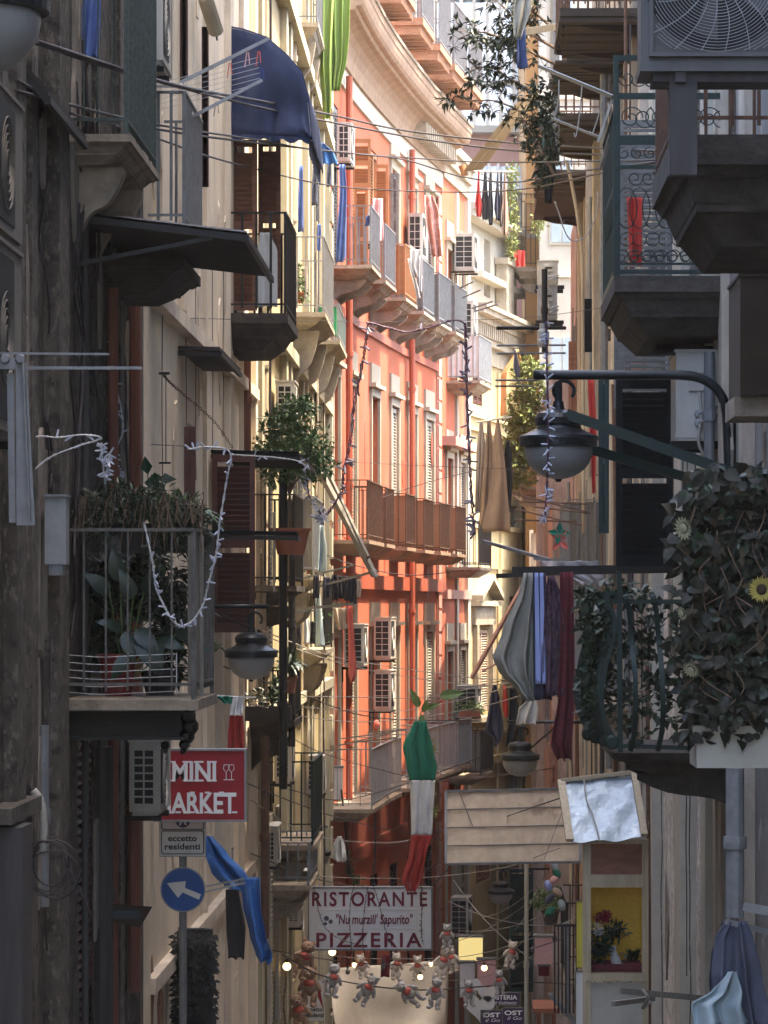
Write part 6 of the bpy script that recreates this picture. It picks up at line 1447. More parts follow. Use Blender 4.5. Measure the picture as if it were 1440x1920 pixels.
cb('cable across the middle of the red house, lower of two', [(383,1142,30.7),(480,1185,34),(600,1232,42),(720,1262,46),(900,1285,48),(1000,1270,44)], .006, 'cable_pale')
cb('pale wire running over the flag leaves', [(480,1310,36),(620,1306,42),(790,1308,46),(900,1288,47),(1010,1275,44)], .006, 'cable_pale')
cb('pale wire just under the flag leaves', [(480,1315,36),(620,1330,42),(760,1332,46),(880,1308,47),(985,1280,45)], .006, 'cable_pale')
cb('drooping pale wire above the lower red balconies', [(470,1320,35),(600,1348,42),(720,1352,46),(880,1330,47),(1000,1298,44)], .006, 'cable_pale')
cb('dark cable sweeping behind the large flag to the foil board', [(430,1455,30),(560,1508,40),(660,1540,47),(780,1562,50),(900,1545,48),(1052,1496,32)], .007)
cb('pale wire above the restaurant sign', [(470,1500,34),(560,1555,42),(640,1576,50),(740,1580,52),(800,1565,52)], .006, 'cable_pale')
cb('pale wire arching just over the restaurant sign', [(560,1640,48),(660,1646,52),(800,1645,54),(940,1628,50),(1050,1590,36)], .006, 'cable_pale')
cb('dark bear line, front one', [(530,1790,40),(600,1828,44),(690,1848,47),(790,1856,48),(900,1850,48),(1010,1842,46),(1100,1850,42)], .010)
cb('dark bulb line, second one', [(500,1780,40),(620,1800,46),(720,1808,49),(850,1808,50),(960,1790,48),(1090,1748,40)], .007)
cb('pale bear line, third one', [(500,1772,42),(640,1794,50),(760,1798,52),(880,1792,52),(990,1762,48),(1080,1720,38)], .006, 'cable_pale')
cb('dark bear line, fourth and farthest one', [(800,1780,56),(860,1800,56),(960,1812,54),(1060,1806,48)], .007)
for k, (a, b) in enumerate((((838,1770),(1030,1660)),((842,1690),(1060,1735)),((860,1745),(1050,1700)),((840,1838),(1020,1780)),((905,1720),(1030,1635)),((965,1745),(1035,1600)),((930,1800),(1040,1690)),((850,1650),(1000,1800)))):
    cable(f'thin pale wire in the tangle right of the restaurant sign, number {("one","two","three","four","five","six","seven","eight")[k]} from the top', cat_pts(P(*a, 52), P(*b, 46), .12), .005, 'cable_pale', 'tangle of pale wires right of the restaurant sign', sm=False)
rr = random.Random(77)
for k in range(16):      # loose cables down the grimy wall
    x = rr.uniform(18, 240); Yw = 2.4*F/(VX-x) - .02; y0 = rr.uniform(-40, 900); y1 = y0 + rr.uniform(400, 1100)
    pts = []
    for i in range(9):
        f = i/8; Yi = Yw + rr.uniform(-.25,.25)*(0 < i < 8); pts.append(Vector((-2.385+rr.uniform(0,.04), Yi, H-(y0+(y1-y0)*f-VY)*Yi/F)))
    cable('black cable hanging loosely down the grimy left house', pts, rr.uniform(.005,.010), 'cable', 'loose black cables on the grimy left house')
for k, (x, y0, y1) in enumerate(((300,545,1040),(345,470,900),(363,520,900),(395,470,1000),(415,480,820),(428,20,1000))):
    Yw = 2.43*F/(VX-x)-.02; pts = [Vector((-2.41, Yw+rr.uniform(-.04,.04), H-(y0+(y1-y0)*i/6-VY)*Yw/F)) for i in range(7)]
    cable('thin vertical wire clipped to the beige wall', pts, .004, 'cable', 'thin wires on the beige wall')
for k in range(9):
    x = rr.uniform(1225, 1345); Yw = 1.9*F/(x-VX)-.1; y0 = rr.uniform(600,1500); pts = [Vector((1.76, Yw+rr.uniform(-.12,.12), H-(y0+500*i/6-VY)*Yw/F)) for i in range(7)]
    cable('thin dark wire running down the right wall', pts, .005, 'cable', 'thin wires on the right wall')
# coil of cable lower left
m = MB(); c = P(94,1625,18.3); jx = (-.9,.5,-.2,1.0,.1)
for k in range(5):
    a0 = rr.uniform(0,6); m.tube([c+Vector((.12*math.cos(t)*(1+.22*jx[k]) + .03*jx[4-k], -.012*k, .135*math.sin(t)*(1+.16*jx[(k+2)%5]) - .03*jx[k])) for t in [i*6.283/28 for i in range(29)]], .005, 5)
m.tube(smooth_pts([c+Vector((.1,0,.05)), P(140,1650,18.3), P(160,1690,18.3), P(172,1720,18.3)],6), .006, 5)
one(m, 'cable_coil', 'cable', 'coil of dark cable hung on the grimy wall at lower left', 'cable coil', smooth=True)
one(MB().tube(smooth_pts([P(62,1482,18.3),P(75,1500,18.3),P(82,1540,18.3),P(80,1600,18.3)],5), .022, 8), 'conduit', 'cable_pale', 'pale bent conduit above the cable coil', 'conduit', smooth=True)
r = thing('junction_box', 'pale grey electrical box on the grimy left wall', 'box', P(105,1055,18.9)); a, b = P(84,1058,18.9), P(124,932,18.9); MB().box(a.x,b.x,18.9,19.05,a.z,b.z).build('housing','pale_metal',r); MB().box(a.x-.005,b.x+.008,18.88,19.07,b.z+.001,b.z+.015).box(a.x+.02,b.x-.02,18.91,19.04,a.z-.06,a.z-.001).build('lid','grey_metal',r)
r = thing('junction_box', 'small grey utility box near the blue tarpaulin', 'box', P(424,1615,34)); a, b = P(410,1615,34), P(437,1592,34); MB().box(a.x,b.x,34,34.1,a.z,b.z).build('housing','pale_metal',r); MB().box(a.x-.004,b.x+.004,33.99,34.1,b.z+.001,b.z+.01).build('lid','grey_metal',r)
# folded drying arm at far left
root = thing('drying_rack', 'folded grey metal drying arm at the far left edge', 'drying rack', P(40,980,15.5))
m = MB(); m.bar(P(-40,662,15.5), P(205,664,15.5), .008,.010); m.bar(P(-10,690,15.5), P(266,690,15.5), .010,.014); m.bar(P(44,670,15.4), P(57,978,15.4), .006,.045,); m.hexa([P(31,985,15.45),P(66,985,15.45),P(66,985,15.47),P(46,985,15.47),P(30,680,15.45),P(50,680,15.45),P(50,680,15.47),P(30,680,15.47)]); m.bar(P(20,700,15.5), P(24,980,15.5), .03,.03); m.bar(P(-20,682,15.45), P(30,682,15.45), .04,.05)
for x in (10, 38): m.lathe([(.018,-.02),(.024,0),(.018,.01)], P(x,673,15.43), 10, axis='Y')
m.build('arm', 'grey_metal', root)
# top left drying rack
Y = 26.2
root = thing('drying_rack', 'white winged drying rack with pegs in front of the blue awning', 'drying rack', P(420,160,Y))
m = MB(); m.bar(P(338,155,Y), P(505,72,Y), .022,.026); m.bar(P(362,218,Y-.3), P(492,150,Y-.3), .02,.024); m.bar(P(338,155,Y), P(362,218,Y-.3), .014); m.bar(P(278,162,Y), P(350,162,Y), .02); m.build('frame', 'pale_metal', root)
m = MB()
for k in range(6): f = k/5; m.bar(P(278,162,Y).lerp(P(345,160,Y),0)+Vector((0,-.06*k,-.05*k)), P(350+25*f,170+45*f,Y-.3*f).lerp(P(500,100+50*f,Y-.3*f), .9), .003)
m.build('line', 'wire_white', root)
for k, (x, y) in enumerate(((430,118),(463,98),(484,96),(490,128),(405,190))):
    pg = MB().bar(P(x,y,Y-.02), P(x-4,y+28,Y-.04), .005,.008).bar(P(x+3,y,Y-.02), P(x+5,y+22,Y-.04), .005,.008); pg.build('peg', ('coral_cloth','pink_cloth','coral_cloth','tape_blue','pale_wood')[k], root)
one(MB().bar(P(478,1085-0,33), P(478,1085,33)+Vector((0,.01,0)), .01), 'hook', 'iron', 'small iron hook under the dark ledge on the left', 'hook') if 0 else None
# chain on beige wall
pts = [P(x,y,26.2+.02*k) for k, (x, y) in enumerate(((305,702),(320,718),(345,740),(378,768),(408,798),(436,840)))]
m = MB(); sp = smooth_pts(pts, 7)
for i in range(len(sp)-1):
    d = sp[i+1]-sp[i]; q = d.to_track_quat('X','Z'); c = (sp[i]+sp[i+1])/2
    m.tube([c + q @ Vector((.016*math.cos(t), .009*math.sin(t)*(i%2), .009*math.sin(t)*(1-i%2))) for t in [j*6.283/8 for j in range(9)]], .003, 4, cap=False)
one(m, 'chain', 'rust', 'rusty chain hanging diagonally across the beige wall', 'chain')
one(MB().bar(P(298,700,26.2), P(318,700,26.2), .02).tube([P(311,700,26.2),P(311,870,26.2)], .004, 5).bar(P(298,868,26.2), P(320,868,26.2), .015), 'wall_bracket', 'iron', 'iron bracket and wire at the top of the rusty chain', 'bracket')
# ================================================================ strings of light sticks
def sticks(label, pts, n, L, seed, wire='wire_white', stick='light_stick', r=.004, spread=.8, sr=.007, group='strings of light sticks'):
    rr = random.Random(seed); root = thing('light_string', label, 'light string', pts[-1], 0, group); sp = smooth_pts(pts, 10)
    m = MB()
    for ph in (0, 3.14): m.tube([p+Vector((r*math.cos(i*1.1+ph), r*math.sin(i*1.1+ph), r*.6*math.sin(i*1.7+ph))) for i, p in enumerate(sp)], r*.8, 4)
    m.build('wire', wire, root); b = MB()
    for k in range(n):
        i = rr.randrange(len(sp)-1); p = sp[i].lerp(sp[i+1], rr.random()); d = Vector((rr.gauss(0,1), rr.gauss(0,.6), rr.gauss(-.15,spread))).normalized()
        b.tube([p+d*.005, p+d*L*.2, p+d*L*.9, p+d*L], sr, 6, taper=sr*.75)
    b.build('light_sticks', stick, root); return root
def PP(l, Y): return [P(x,y,Y) for x, y in l]
sticks('string of light sticks hanging down the rust red drainpipe', PP([(212,602),(218,650),(212,700),(226,760),(230,810),(215,850),(222,890),(214,860),(208,800),(212,700),(206,620)],22.6), 30, .045, 1)
sticks('dense tassel of white light sticks at the pipe foot', PP([(190,830),(192,860),(196,895),(202,880),(206,850),(196,900)],20.4), 46, .042, 2)
sticks('pale light string tangled over the left balcony top', PP([(32,870),(60,822),(110,820),(160,815),(190,822),(150,835),(90,860),(40,905)],18.5), 6, .05, 3)
sticks('white light string looping down to the left barred balcony', PP([(352,842),(400,838),(432,850),(425,900),(412,980),(405,1040),(392,1090),(378,1140),(350,1172),(325,1165),(305,1130),(292,1100),(285,1050),(270,980)],20.0), 58, .038, 4)
sticks('dark light string with drooping sticks crossing the dark shutter', PP([(432,852),(480,855),(520,858),(560,865),(580,880)],30), 12, .05, 5)
sticks('purple light string hanging along the red house to the left', PP([(690,606),(686,640),(678,690),(664,760),(656,830),(645,880),(640,920),(620,955),(606,972)],38), 30, .10, 6, 'wire_violet','light_stick_dark', r=.012, sr=.014)
sticks('purple light string running level over the red house', PP([(688,604),(720,612),(760,622),(800,615),(850,600),(872,606)],38), 3, .10, 7, 'wire_violet','light_stick_dark', r=.010, sr=.014)
sticks('purple light string hanging right of the red house', PP([(872,606),(874,680),(876,760),(880,850),(884,930),(888,985),(890,1000)],38), 56, .09, 8, 'wire_violet','light_stick_dark', r=.011, sr=.013)
sticks('cluster of blue grey light sticks beside the shrub', PP([(570,862),(575,890),(580,930),(600,960),(604,975),(580,965)],36), 60, .07, 9, 'wire_violet','light_stick', r=.008, sr=.010)
sticks('dark light string in front of the big right lamp', PP([(1024,600),(1026,700),(1028,800),(1027,880),(1024,940),(1021,980)],22.4), 60, .05, 10, 'wire_violet','light_stick', r=.005, sr=.007)
sticks('black light string draped down the left of the restaurant sign', PP([(588,1664),(594,1690),(600,1718),(612,1742),(640,1762),(668,1770)],45.7), 26, .035, 11, 'cable','cable', r=.004, sr=.004)
sticks('black light string draped down the middle of the restaurant sign', PP([(664,1660),(657,1690),(656,1740),(658,1785),(640,1800)],45.7), 22, .035, 12, 'cable','cable', r=.004, sr=.004)
sticks('black light string slanting across the restaurant sign', PP([(700,1660),(712,1700),(722,1740),(735,1775)],45.7), 20, .035, 13, 'cable','cable', r=.004, sr=.004)
sticks('black light string at the right end of the restaurant sign', PP([(790,1662),(791,1700),(790,1740),(792,1768)],45.7), 34, .035, 14, 'cable','cable', r=.004, sr=.004)
sticks('black light string between the two middle ones on the restaurant sign', PP([(690,1662),(684,1700),(680,1760),(684,1790)],45.7), 16, .035, 15, 'cable','cable', r=.004, sr=.004)
sticks('coloured tinsel string at the bottom left of the bears', PP([(534,1800),(536,1840),(532,1880),(536,1930)],42), 40, .03, 16, 'wire_violet','petal_yellow', r=.006, sr=.006)
# lit bulbs
for k, (x, y, Yb, r_, lab) in enumerate(((623,1785,47,.05,'lit bulb under the left end of the restaurant sign'),(538,1812,42,.05,'lit bulb at the top of the tinsel string'),(665,1809,49,.038,'lit bulb left of the first hanging bear'),(788,1832,49,.038,'lit bulb below the middle bears'),(908,1815,56,.05,'lit bulb above the heart boards'),(808,1808,50,.03,'small lit bulb among the middle bears'))):
    root = thing('light_bulb', lab, 'light bulb', P(x,y,Yb), 0, 'lit bulbs on the lines'); MB().ell(P(x,y,Yb), (r_,)*3, 12).build('glass', 'lit_bulb', root, smooth=True); MB().lathe([(r_*.4,r_*.9),(r_*.4,r_*1.9),(0,r_*1.9)], P(x,y,Yb), 8).build('socket', 'cable', root)
for k, (x, y, Yb) in enumerate(((652,1822,49),(718,1812,49),(745,1800,50),(826,1802,50),(1000,1780,47),(1040,1760,44))):
    root = thing('light_bulb', 'unlit dark bulb hanging from the second bear line', 'light bulb', P(x,y,Yb), 0, 'unlit bulbs on the lines'); MB().ell(P(x,y,Yb), (.035,.035,.045), 10).build('glass', 'glass', root, smooth=True); MB().lathe([(.015,.03),(.015,.09),(0,.09)], P(x,y,Yb), 8).build('socket', 'cable', root)
# ================================================================ teddy bears on the lines
def bear_proto(mat, label):
    root = thing('teddy_bear', label, 'teddy bear', (0,0,0), 0, 'teddy bears strung over the street'); m = MB()
    m.ell((0,0,0), (.11,.10,.14), 14); m.ell((0,-.02,.20), (.10,.095,.09), 14)
    for s_ in (-1, 1):
        m.ell((s_*.075,0,.28), (.035,.02,.035), 8)
        m.ell((s_*.13,-.03,.02), (.04,.04,.11), 10, Matrix.Rotation(s_*-.5,3,'Y')); m.ell((s_*.07,-.05,-.17), (.05,.055,.11), 10, Matrix.Rotation(s_*.25,3,'Y')); m.ell((s_*.085,-.09,-.26), (.052,.07,.04), 10)
    m.ell((0,-.10,.18), (.05,.04,.04), 10); m.build('body', mat, root, smooth=True)
    f = MB(); f.ell((0,-.135,.195), (.016,.012,.012), 8)
    for s_ in (-1, 1): f.ell((s_*.04,-.105,.225), (.010,.008,.010), 8)
    f.build('face', 'letter_black', root)
    MB().ell((0,-.06,.06), (.085,.06,.06), 12).build('scarf', 'coral_cloth', root, smooth=True); return root
bears = []
B = [('cream',679,1812,49,0,-.2,'cream teddy bear right of the left lit bulb'),('cream',741,1812,50,.6,.1,'cream teddy bear half behind a maroon cloth'),('cream',783,1815,49.5,0,0,'cream teddy bear sitting square above the lit bulb'),
     ('cream',829,1805,50,.3,.3,'cream teddy bear left of its twin under the sign corner'),('cream',850,1800,51,-.6,-.3,'cream teddy bear leaning right under the sign corner'),('grey',622,1838,45,.5,.2,'grey teddy bear at the left end of the front line'),
     ('grey',688,1856,46.5,0,.55,'grey teddy bear tilted on the left of the cream sheet'),('grey',766,1862,47.5,.4,-.9,'grey teddy bear lying sideways before the sheet'),('grey',818,1862,47.5,-.3,.1,'grey teddy bear on the right of the cream sheet'),
     ('grey',838,1755,50,0,0,'grey teddy bear hanging highest beside the restaurant sign'),('grey',878,1862,48,.3,0,'grey teddy bear past the right edge of the sheet'),('grey',938,1842,47,-.3,-.1,'grey teddy bear over the purple boards'),
     ('cream',957,1790,47,.4,.25,'cream teddy bear clinging near the white pole'),('brown',567,1800,45,.4,.4,'brown teddy bear upper in the pile at bottom left'),('brown',582,1850,44.5,-.3,0,'brown teddy bear in the middle of the pile at bottom left'),('brown',560,1900,44,.2,-.2,'brown teddy bear lowest in the pile at bottom left')]
protos = {}
for mt, x, y, Yb, rz, tilt, lab in B:
    big = (.86 if mt == 'brown' else .68)*(1+.13*math.sin(x*1.7))
    if mt not in protos: protos[mt] = o = bear_proto('fur_'+mt, lab); o.location = P(x,y,Yb); o.rotation_euler = (0,tilt,rz); o.scale = (big,)*3
    else: dup(protos[mt], P(x,y,Yb), label=lab, scale=big, rot=(0,tilt,rz))
drape('garment', 'maroon_cloth', 'maroon cloth hanging between two bears', 'clothes', [(1790,716,732),(1832,714,730)], 49.5, folds=1, amp=.02, nu=8, nv=8)
# ================================================================ scroll ironwork on the green balcony
YB = 1.9*F/(1366-VX); zb = Zp(517, YB); xo = 1.9
root = thing('scroll_panel', 'green iron scrollwork panels of curls and rings on the right balcony', 'railing', P(1260,517,YB))
def spiral(m, cx, cz, r_, turns, a0, y, s_=1, rt=.005):
    m.tube([(cx+r_*(1-.8*i/30)*math.cos(a0+s_*turns*6.283*i/30), y, cz+r_*(1-.8*i/30)*math.sin(a0+s_*turns*6.283*i/30)) for i in range(31)], rt, 5)
m = MB(); xl, xr = P(1155,0,YB).x, 1.88
for z, h_ in ((zb+1.0,.06),(zb+1.32,.045),(zb+.80,.025),(zb+.03,.03)): m.box(xl, xr, YB+.01, YB+.04, z-h_/2, z+h_/2)
for z, h_ in ((zb+1.31,.03),(zb+.04,.03)): m.box(xl, xl+.03, YB+.041, YB+2.5, z-h_/2, z+h_/2)
m.box(xl-.02, xl+.02, YB-.0, YB+.035, zb, zb+1.62); m.box(xl, xr, YB+.012, YB+.038, zb+1.58, zb+1.62); m.build('rail', 'iron_green', root)
m = MB(); yy = YB+.025
for k in range(8):
    cx = xl+.08+k*(xr-xl-.14)/7
    m.tube([(cx+.075*math.cos(t), yy, zb+.50+.15*math.sin(t)) for t in [i*6.283/24 for i in range(25)]], .005, 5, cap=False)
    m.tube([(cx+.05*math.cos(t), yy, zb+.27+.05*math.sin(t)) for t in [i*6.283/16 for i in range(17)]], .004, 5, cap=False); spiral(m, cx-.04, zb+.14, .06, 1.4, 0, yy); spiral(m, cx+.05, zb+.14, .05, 1.4, 3.1, yy, -1); spiral(m, cx-.02, zb+.9, .05, 1.3, 1.5, yy); spiral(m, cx+.03, zb+1.16, .09, 1.5, k, yy, -1 if k % 2 else 1); spiral(m, cx, zb+1.45, .07, 1.4, k*.7+2, yy)
    spiral(m, cx+.06, zb+.72, .06, 1.3, k*.9, yy, -1)
m.build('scrolls', 'iron_green', root)
m = MB()
for k in range(16):
    y = YB+.1+k*.15; m.bar((xl+.015, y, zb+.03), (xl+.015, y, zb+1.3), .012); m.tube([(xl+.015, y+.06*math.cos(t), zb+.6+.15*math.sin(t)) for t in [i*6.283/12 for i in range(13)]], .005, 4, cap=False)
m.build('side_bars', 'iron_green', root)
# clothes arm of the green balcony, hooks
root = thing('clothes_arm', 'dark iron clothes arms with dangling hooks left of the green balcony', 'clothes arm', P(1100,250,27))
m = MB(); m.bar(P(1010,124,31), P(1150,182,26.5), .02,.03); m.bar(P(1034,222,31), P(1125,258,27), .012,.02); m.bar(P(1150,182,26.5), P(1262,181,26), .02,.03); m.build('arm', 'iron_green', root)
m = MB()
for a, b in (((1091,160),(1080,255)),((1130,182),(1110,252)),((1048,150),(1042,215))): m.tube(smooth_pts([P(*a,28), P((a[0]+b[0])/2+2,(a[1]+b[1])/2,28), P(*b,28), P(b[0]-4,b[1]-6,28)],4), .006, 5)
m.bar(P(1148,186,26.6), P(1121,266,26.6), .02,.02); m.bar(P(1150,235,26.5), P(1126,318,26.9), .03,.01); m.build('hook', 'cable_pale', root)
cb('slack white cord looping beneath the dark upper right balconies', [(1040,378,38),(1048,400,38),(1062,440,38),(1078,452,38),(1100,440,38),(1118,400,38),(1122,360,38)], .008, 'cable_pale')
# antenna like rods and drying arms in the middle right
for k, (a, b, r_) in enumerate((((932,615),(1060,615),.022),((932,648),(1060,647),.012),((932,663),(1060,662),.012),((930,713),(1010,713),.012),((930,724),(1000,724),.012))):
    one(MB().tube([P(*a,40), P(*b,40.5)], r_, 8), 'drying_pole', 'iron' if k == 0 else 'grey_metal', ('thick dark','upper thin grey','second thin grey','third thin grey','lowest thin grey')[k]+' drying rod sticking out left of the black pole', 'pole', 'drying rods left of the black pole')
one(MB().lathe([(.05,-.12),(.07,-.08),(.07,.06),(.04,.1),(.04,.16)], P(1018,632,40), 14), 'insulator', 'pale_metal', 'pale grey cylinder clamp on the black pole', 'clamp')
m = MB()
for k, (a, b) in enumerate((((960,925),(1100,960)),((975,940),(1100,945)),((965,975),(1080,978)),((1000,950),(1105,962)),((970,955),(1090,985)))): m.tube([P(*a,36+k*.3), P(*b,35)], .010, 6)
one(m, 'rods', 'rust', 'bundle of thin rusty drying rods behind the light string', 'rods')
one(MB().bar(P(906,1015,33), P(1030,1050,31), .025,.03).bar(P(1000,1048,31), P(1060,1050,31), .03,.02), 'clothes_arm', 'grey_metal', 'grey arm slanting down to the black drying rack', 'clothes arm')
one(MB().bar(P(885,1270,44), P(985,1090,42), .04,.05).bar(P(905,1258,44), P(930,1245,43.7), .02,.02), 'folded_parasol', 'pink_cloth', 'slim folded pinkish parasol leaning left of the grey sheet', 'parasol')
# rods on the red house bend
for k, (x0, y0, x1, y1) in enumerate(((862,540,888,528),(868,558,902,543),(885,578,925,565),(893,583,935,570),(700,916,735,908))):
    one(MB().tube([P(x0,y0,72), P(x1,y1,71)], .02, 6), 'drying_pole', 'grey_metal', 'thin grey rod poking out from the far balconies', 'pole', 'rods on the far balconies')
# clothes arms above lower red balconies
root = thing('drying_rack', 'grey drying arms over the lower red house balconies', 'drying rack', P(700,1400,56)); m = MB()
for a, b in (((600,1407),(660,1405)),((625,1400),(730,1376)),((640,1385),(740,1372)),((660,1392),(745,1384)),((690,1374),(760,1368))): m.bar(P(*a,56), P(*b,55.6), .03,.02)
m.build('arm', 'grey_metal', root)
one(MB().ell(P(706,1358,62),(.06,.06,.08),10), 'balloon', 'coral_cloth', 'small red lantern over the lower red house balconies', 'lantern', smooth=True)
for k, (x, y, c_, lab) in enumerate(((1048,1000,'flag_green','green pinwheel petal beside the black drying rack'),(1050,1015,'coral_cloth','red paper bird beside the black drying rack'))):
    m = MB()
    for j in range(4): m.leaf(P(x,y,30), (math.cos(j*1.5+k),-.2,math.sin(j*1.5+k)), (0,-1,.2), .11, .06)
    one(m, 'ornament', c_, lab, 'ornament')
root = thing('pinwheels', 'cluster of pale blue, green and mauve foil balloons near the white pole', 'decoration', P(1040,1700,44)); rr = random.Random(50)
for k, mt in enumerate(('ice_cloth','flag_green','pink_cloth','stripe_blue','tan_cloth','slate_cloth','ice_cloth','flag_green')):
    x, y = 1040+rr.uniform(-14,14), 1625+k*12; MB().ell(P(x,y,44), (.05,.04,.08), 10, Matrix.Rotation(rr.uniform(-1,1),3,'Y')).build('balloon', mt, root, smooth=True)
# white bundles, pale blocks, kitchen things low in the street
m = MB(); rr = random.Random(52)
for k in range(7): m.ell(P(505+rr.uniform(0,60), 1640+rr.uniform(-5,12), 47), (.16,.12,.07), 10)
one(m, 'cloth_bundle', 'white_cloth', 'white cloth bundles piled above the low balcony left of the sign', 'bundle', smooth=True)
for k, (px0, px1, y0, y1, Yb, mt, nm, lab) in enumerate(((860,905,1758,1802,66,'lit_panel','shop_lamp','glowing yellow shop light deep in the street'),(862,890,1806,1870,64,'white_cloth','board','white board below the glowing shop light'),(895,930,1800,1850,64,'pink_cloth','board','mauve board beside the white one'),
        (1003,1036,1758,1812,46,'pink_cloth','board','pink tilted menu board under the pot plant'),(1010,1030,1812,1830,46,'maroon_cloth','board','dark red box under the pink menu board'),(612,642,1440,1500,58,'white_cloth','container','white plastic tank on the lower red house balcony'),(722,738,1425,1470,64,'ac_white','container','pale box standing on the lower red house balcony'))):
    a, b = P(px0,y1,Yb), P(px1,y0,Yb); root = thing(nm, lab, nm.replace('_',' '), a)
    MB().box(a.x,b.x,Yb,Yb+.25,a.z,b.z).build('panel', mt, root); MB().box(a.x-.02,b.x+.02,Yb-.01,Yb+.27,b.z+.001,b.z+.03).build('edge', 'slate_wood', root)
for k, (x, y, s_) in enumerate(((900,1888,1.0),(915,1862,.7),(882,1850,.7))):   # heart boards
    c = P(x,y,58); pts = []
    for i in range(28):
        t = i*6.283/28; pts.append(c+Vector((.016*16*math.sin(t)**3*s_, 0, .016*(13*math.cos(t)-5*math.cos(2*t)-2*math.cos(3*t)-math.cos(4*t))*s_)))
    one(MB().prism(pts, (0,.03,0)), 'heart_board', 'sign_white', ('large white heart board low in the street','white heart board under the grey bear','small white heart board at the sheet edge')[k], 'heart board')
# bottom right street furniture
root = thing('handrail', 'blue grey metal rail and step beside the yellow sign', 'railing', P(1060,1900,38)); MB().bar(P(1062,1730,38), P(1066,1900,38), .06,.06).bar(P(1066,1900,38), P(1100,1960,38), .06,.06).bar(P(1030,1862,38), P(1066,1905,38), .05).build('post', 'grey_metal', root)
root = thing('fence', 'black iron bars beside the shrine', 'fence', P(1050,1900,36)); m = MB()
for k in range(6): m.bar(P(1040+7*k,1735,37), P(1040+7*k,1900,37), .018)
m.bar(P(1038,1735,37), P(1080,1735,37), .03); m.build('bars', 'iron', root)
root = thing('table', 'brick red crates and table tops at the bottom of the street', 'table', P(1010,1920,44)); a, b = P(1000,1900,44), P(1050,1862,44); MB().box(a.x,b.x,44,45,a.z,a.z+.06).box(a.x+.05,a.x+.1,44.1,44.2,a.z-1.6,a.z-.001).box(b.x-.1,b.x-.05,44.1,44.2,a.z-1.6,a.z-.001).build('top', 'terracotta', root)

rr = random.Random(91)
for k in range(26):      # pipes and wires crowding the far right wall
    Yw = rr.uniform(30, 60); z0 = rr.uniform(-2, 9); ln = rr.uniform(2.5, 7); r_ = rr.choice((.012,.02,.03,.05)); x = 1.9-.18-r_
    mt = rr.choice(('cable','pipe_dark','pipe_beige','rust','grey_metal','cable'))
    one(MB().tube([Vector((x+rr.uniform(-.02,.02), Yw+rr.uniform(-.05,.05), z0+ln*i/4)) for i in range(5)], r_, 7), 'wall_pipe', mt, 'one of the thin pipes crowding the right hand walls', 'pipe', 'thin pipes on the right walls')
for k in range(12):
    Yw = rr.uniform(38, 56); z0 = rr.uniform(-1, 8); ln = rr.uniform(2.5, 8); r_ = rr.choice((.010,.015,.03))
    one(MB().tube([Vector((-2.27+rr.uniform(-.01,.02), Yw+rr.uniform(-.06,.06), z0+ln*i/5)) for i in range(6)], r_, 6), 'wall_pipe', rr.choice(('cable_pale','pipe_beige','cable')), 'one of the thin pipes and wires on the yellow house', 'pipe', 'thin pipes on the yellow house')
for lab, x0, x1, y0, y1, Yb, mt in (('dark shutter edge in the narrow gap below the third dark balcony',1096,1110,560,660,46,'black_wood'),('brown shutter hanging open right of the black pole',1066,1080,640,780,50,'brown_wood2'),('slim slate shutter above the salmon pipe',1215,1232,430,560,33,'slate_wood'),
        ('dark shutter behind the orange flowers gap at lower right',1100,1118,1180,1330,36,'green_wood'),('brown shutter at the foot of the right wall beside the foil board',1030,1046,1360,1480,46,'brown_wood2')):
    leaf_panel(lab, x0, x1, y0, y1, Yb, mt)
r = thing('canopy', 'ragged black canopy over the pale air conditioner on the right', 'canopy', P(1290,660,25.8)); m = MB(); m.hexa([P(1218,666,25.6),P(1372,668,25.6),P(1372,640,26.6),P(1240,640,26.6),P(1218,662,25.6),P(1372,660,25.6),P(1372,634,26.6),P(1244,634,26.6)]); m.build('sheet', 'canopy_dark', r)
drape('bundle', 'white_cloth', 'tall white cloth wrapped bundle behind the bars under the blue awning', 'bundle', [(436,487,505),(470,483,520),(575,484,520)], 34.2, folds=1, amp=.02)
one(MB().ell(P(393,372,33),(.08,.08,.12),10).ell(P(402,398,33),(.06,.06,.16),10), 'corbel', 'beige_trim', 'small pale stone corbel left of the blue awning balcony', 'corbel', smooth=True)
r = thing('roller_awning', 'rolled cream awning case high on the beige wall', 'awning', P(400,70,30)); m = MB(); m.tube([P(383,-10,30),P(405,58,30.4)], .07, 10); m.build('roll', 'canvas_cream', r); MB().tube([P(405,58,30.4),P(407,76,30.4)], .008, 5).build('ring', 'iron', r)
leaf_panel('thin brown shutter high on the beige wall beside the awning case', 378, 391, 50, 350, 30.6, 'brown_wood')
leaf_panel('tall thin shutter edge behind the grey bars at top left', 337, 352, -40, 150, 28.0, 'brown_wood')

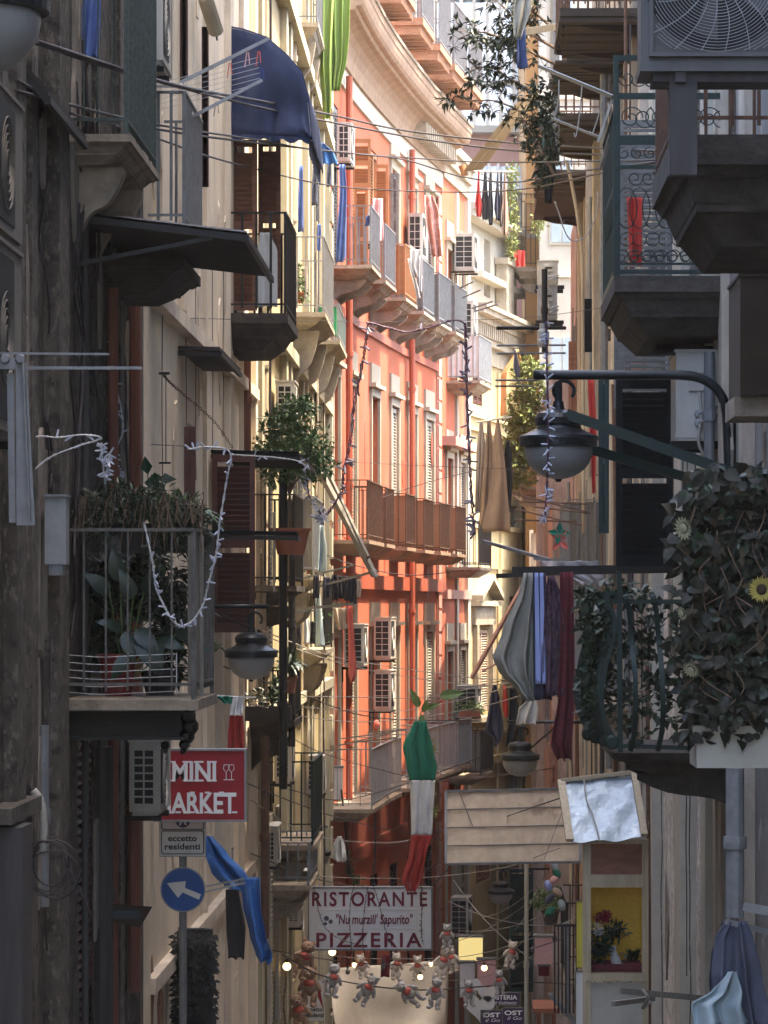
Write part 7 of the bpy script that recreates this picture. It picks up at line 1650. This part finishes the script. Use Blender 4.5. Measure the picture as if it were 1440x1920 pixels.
for k, (pts, r_, lab) in enumerate((
    ([(560,1010,46),(640,1052,48),(760,1078,52),(870,1070,54)], .008, 'thin dark cable sagging under the middle balconies of the red house'),
    ([(420,1250,31),(560,1300,42),(700,1345,48),(900,1352,50)], .008, 'dark cable falling from the left lamp towards the far clothes'),
    ([(540,1480,44),(640,1500,50),(760,1470,54),(900,1420,54)], .008, 'dark cable rising across the lower red facade'),
    ([(470,1600,36),(600,1650,46),(720,1660,52),(860,1600,54),(1000,1520,46)], .007, 'dark cable dipping behind the top edge of the restaurant sign'),
    ([(640,1480,58),(648,1560,58),(655,1640,58)], .02, 'thick cable running down the lower red wall'),
    ([(700,1500,64),(704,1560,64),(700,1650,64)], .018, 'second cable running down the lower red wall'),
    ([(618,985,57),(700,940,60),(800,905,60),(900,880,56)], .006, 'fine wire slanting up across the middle of the red house'),
    ([(540,1380,44),(600,1410,48),(700,1440,52),(830,1465,54),(1040,1440,44)], .007, 'dark cable crossing behind the flag stripes'))):
    cb(lab, pts, r_)
for k, (x, y, w_, h_, Yb, mt, lab) in enumerate(((563,1150,9,60,47,'navy_dark','dark trousers hanging on the lower yellow balcony'),(575,1160,8,48,47.4,'white_cloth','white vest hanging on the lower yellow balcony'),(585,1165,8,40,47.8,'black_cloth','black shirt hanging beside the white vest'),
        (560,1000,10,60,43,'ice_cloth','pale shirt on the bean plant balcony'),(545,960,9,70,42,'pink_cloth','faded pink cloth on the bean plant balcony'),(598,420,7,50,48,'blue_cloth','small blue towel on the sunlit cream balcony'),(572,500,8,60,47,'tan_cloth','tan shirt drying inside the sunlit cream balcony'))):
    drape('garment', mt, lab, 'clothes', [(y,x-w_*.4,x+w_*.4),(y+h_*.3,x-w_*.6,x+w_*.6),(y+h_,x-w_*.5,x+w_*.5)], Yb, folds=1.3, amp=.025, nu=10, nv=14, seed=200+k)
for k, (x, y, Yb, lab) in enumerate(((585,1068,45,'bean plant climbing the yellow house balcony'),(600,1200,48.5,'small fern on the crumbling yellow balcony'),(560,560,46,'leafy pot on the sunlit cream balcony'))):
    r = thing('potted_plant', lab, 'plant', P(x,y,Yb)); foliage([(P(x,y-14,Yb),(.14,.2,.16)),(P(x+4,y-40,Yb),(.10,.15,.14))], 260, .07, 300+k).build('foliage', 'leaf_green', r); pot(r, P(x,y+8,Yb), .09, .14, 'terracotta')

# ================================================================ air
hz = MB().box(-14, 14, -6, 125, -9, 33).build('haze', 'asphalt', origin=(0,0,0))
tag(hz, None, None, kind='stuff')
hm = bpy.data.materials.new('haze'); hm.use_nodes = True; n = hm.node_tree; n.nodes.remove(n.nodes['Principled BSDF'])
pv = n.nodes.new('ShaderNodeVolumePrincipled'); pv.inputs['Color'].default_value = (1, .95, .88, 1); pv.inputs['Density'].default_value = .0003; pv.inputs['Anisotropy'].default_value = .2
n.links.new(pv.outputs[0], n.nodes['Material Output'].inputs['Volume']); hz.data.materials.clear(); hz.data.materials.append(hm)
sc.cycles.volume_bounces = 1
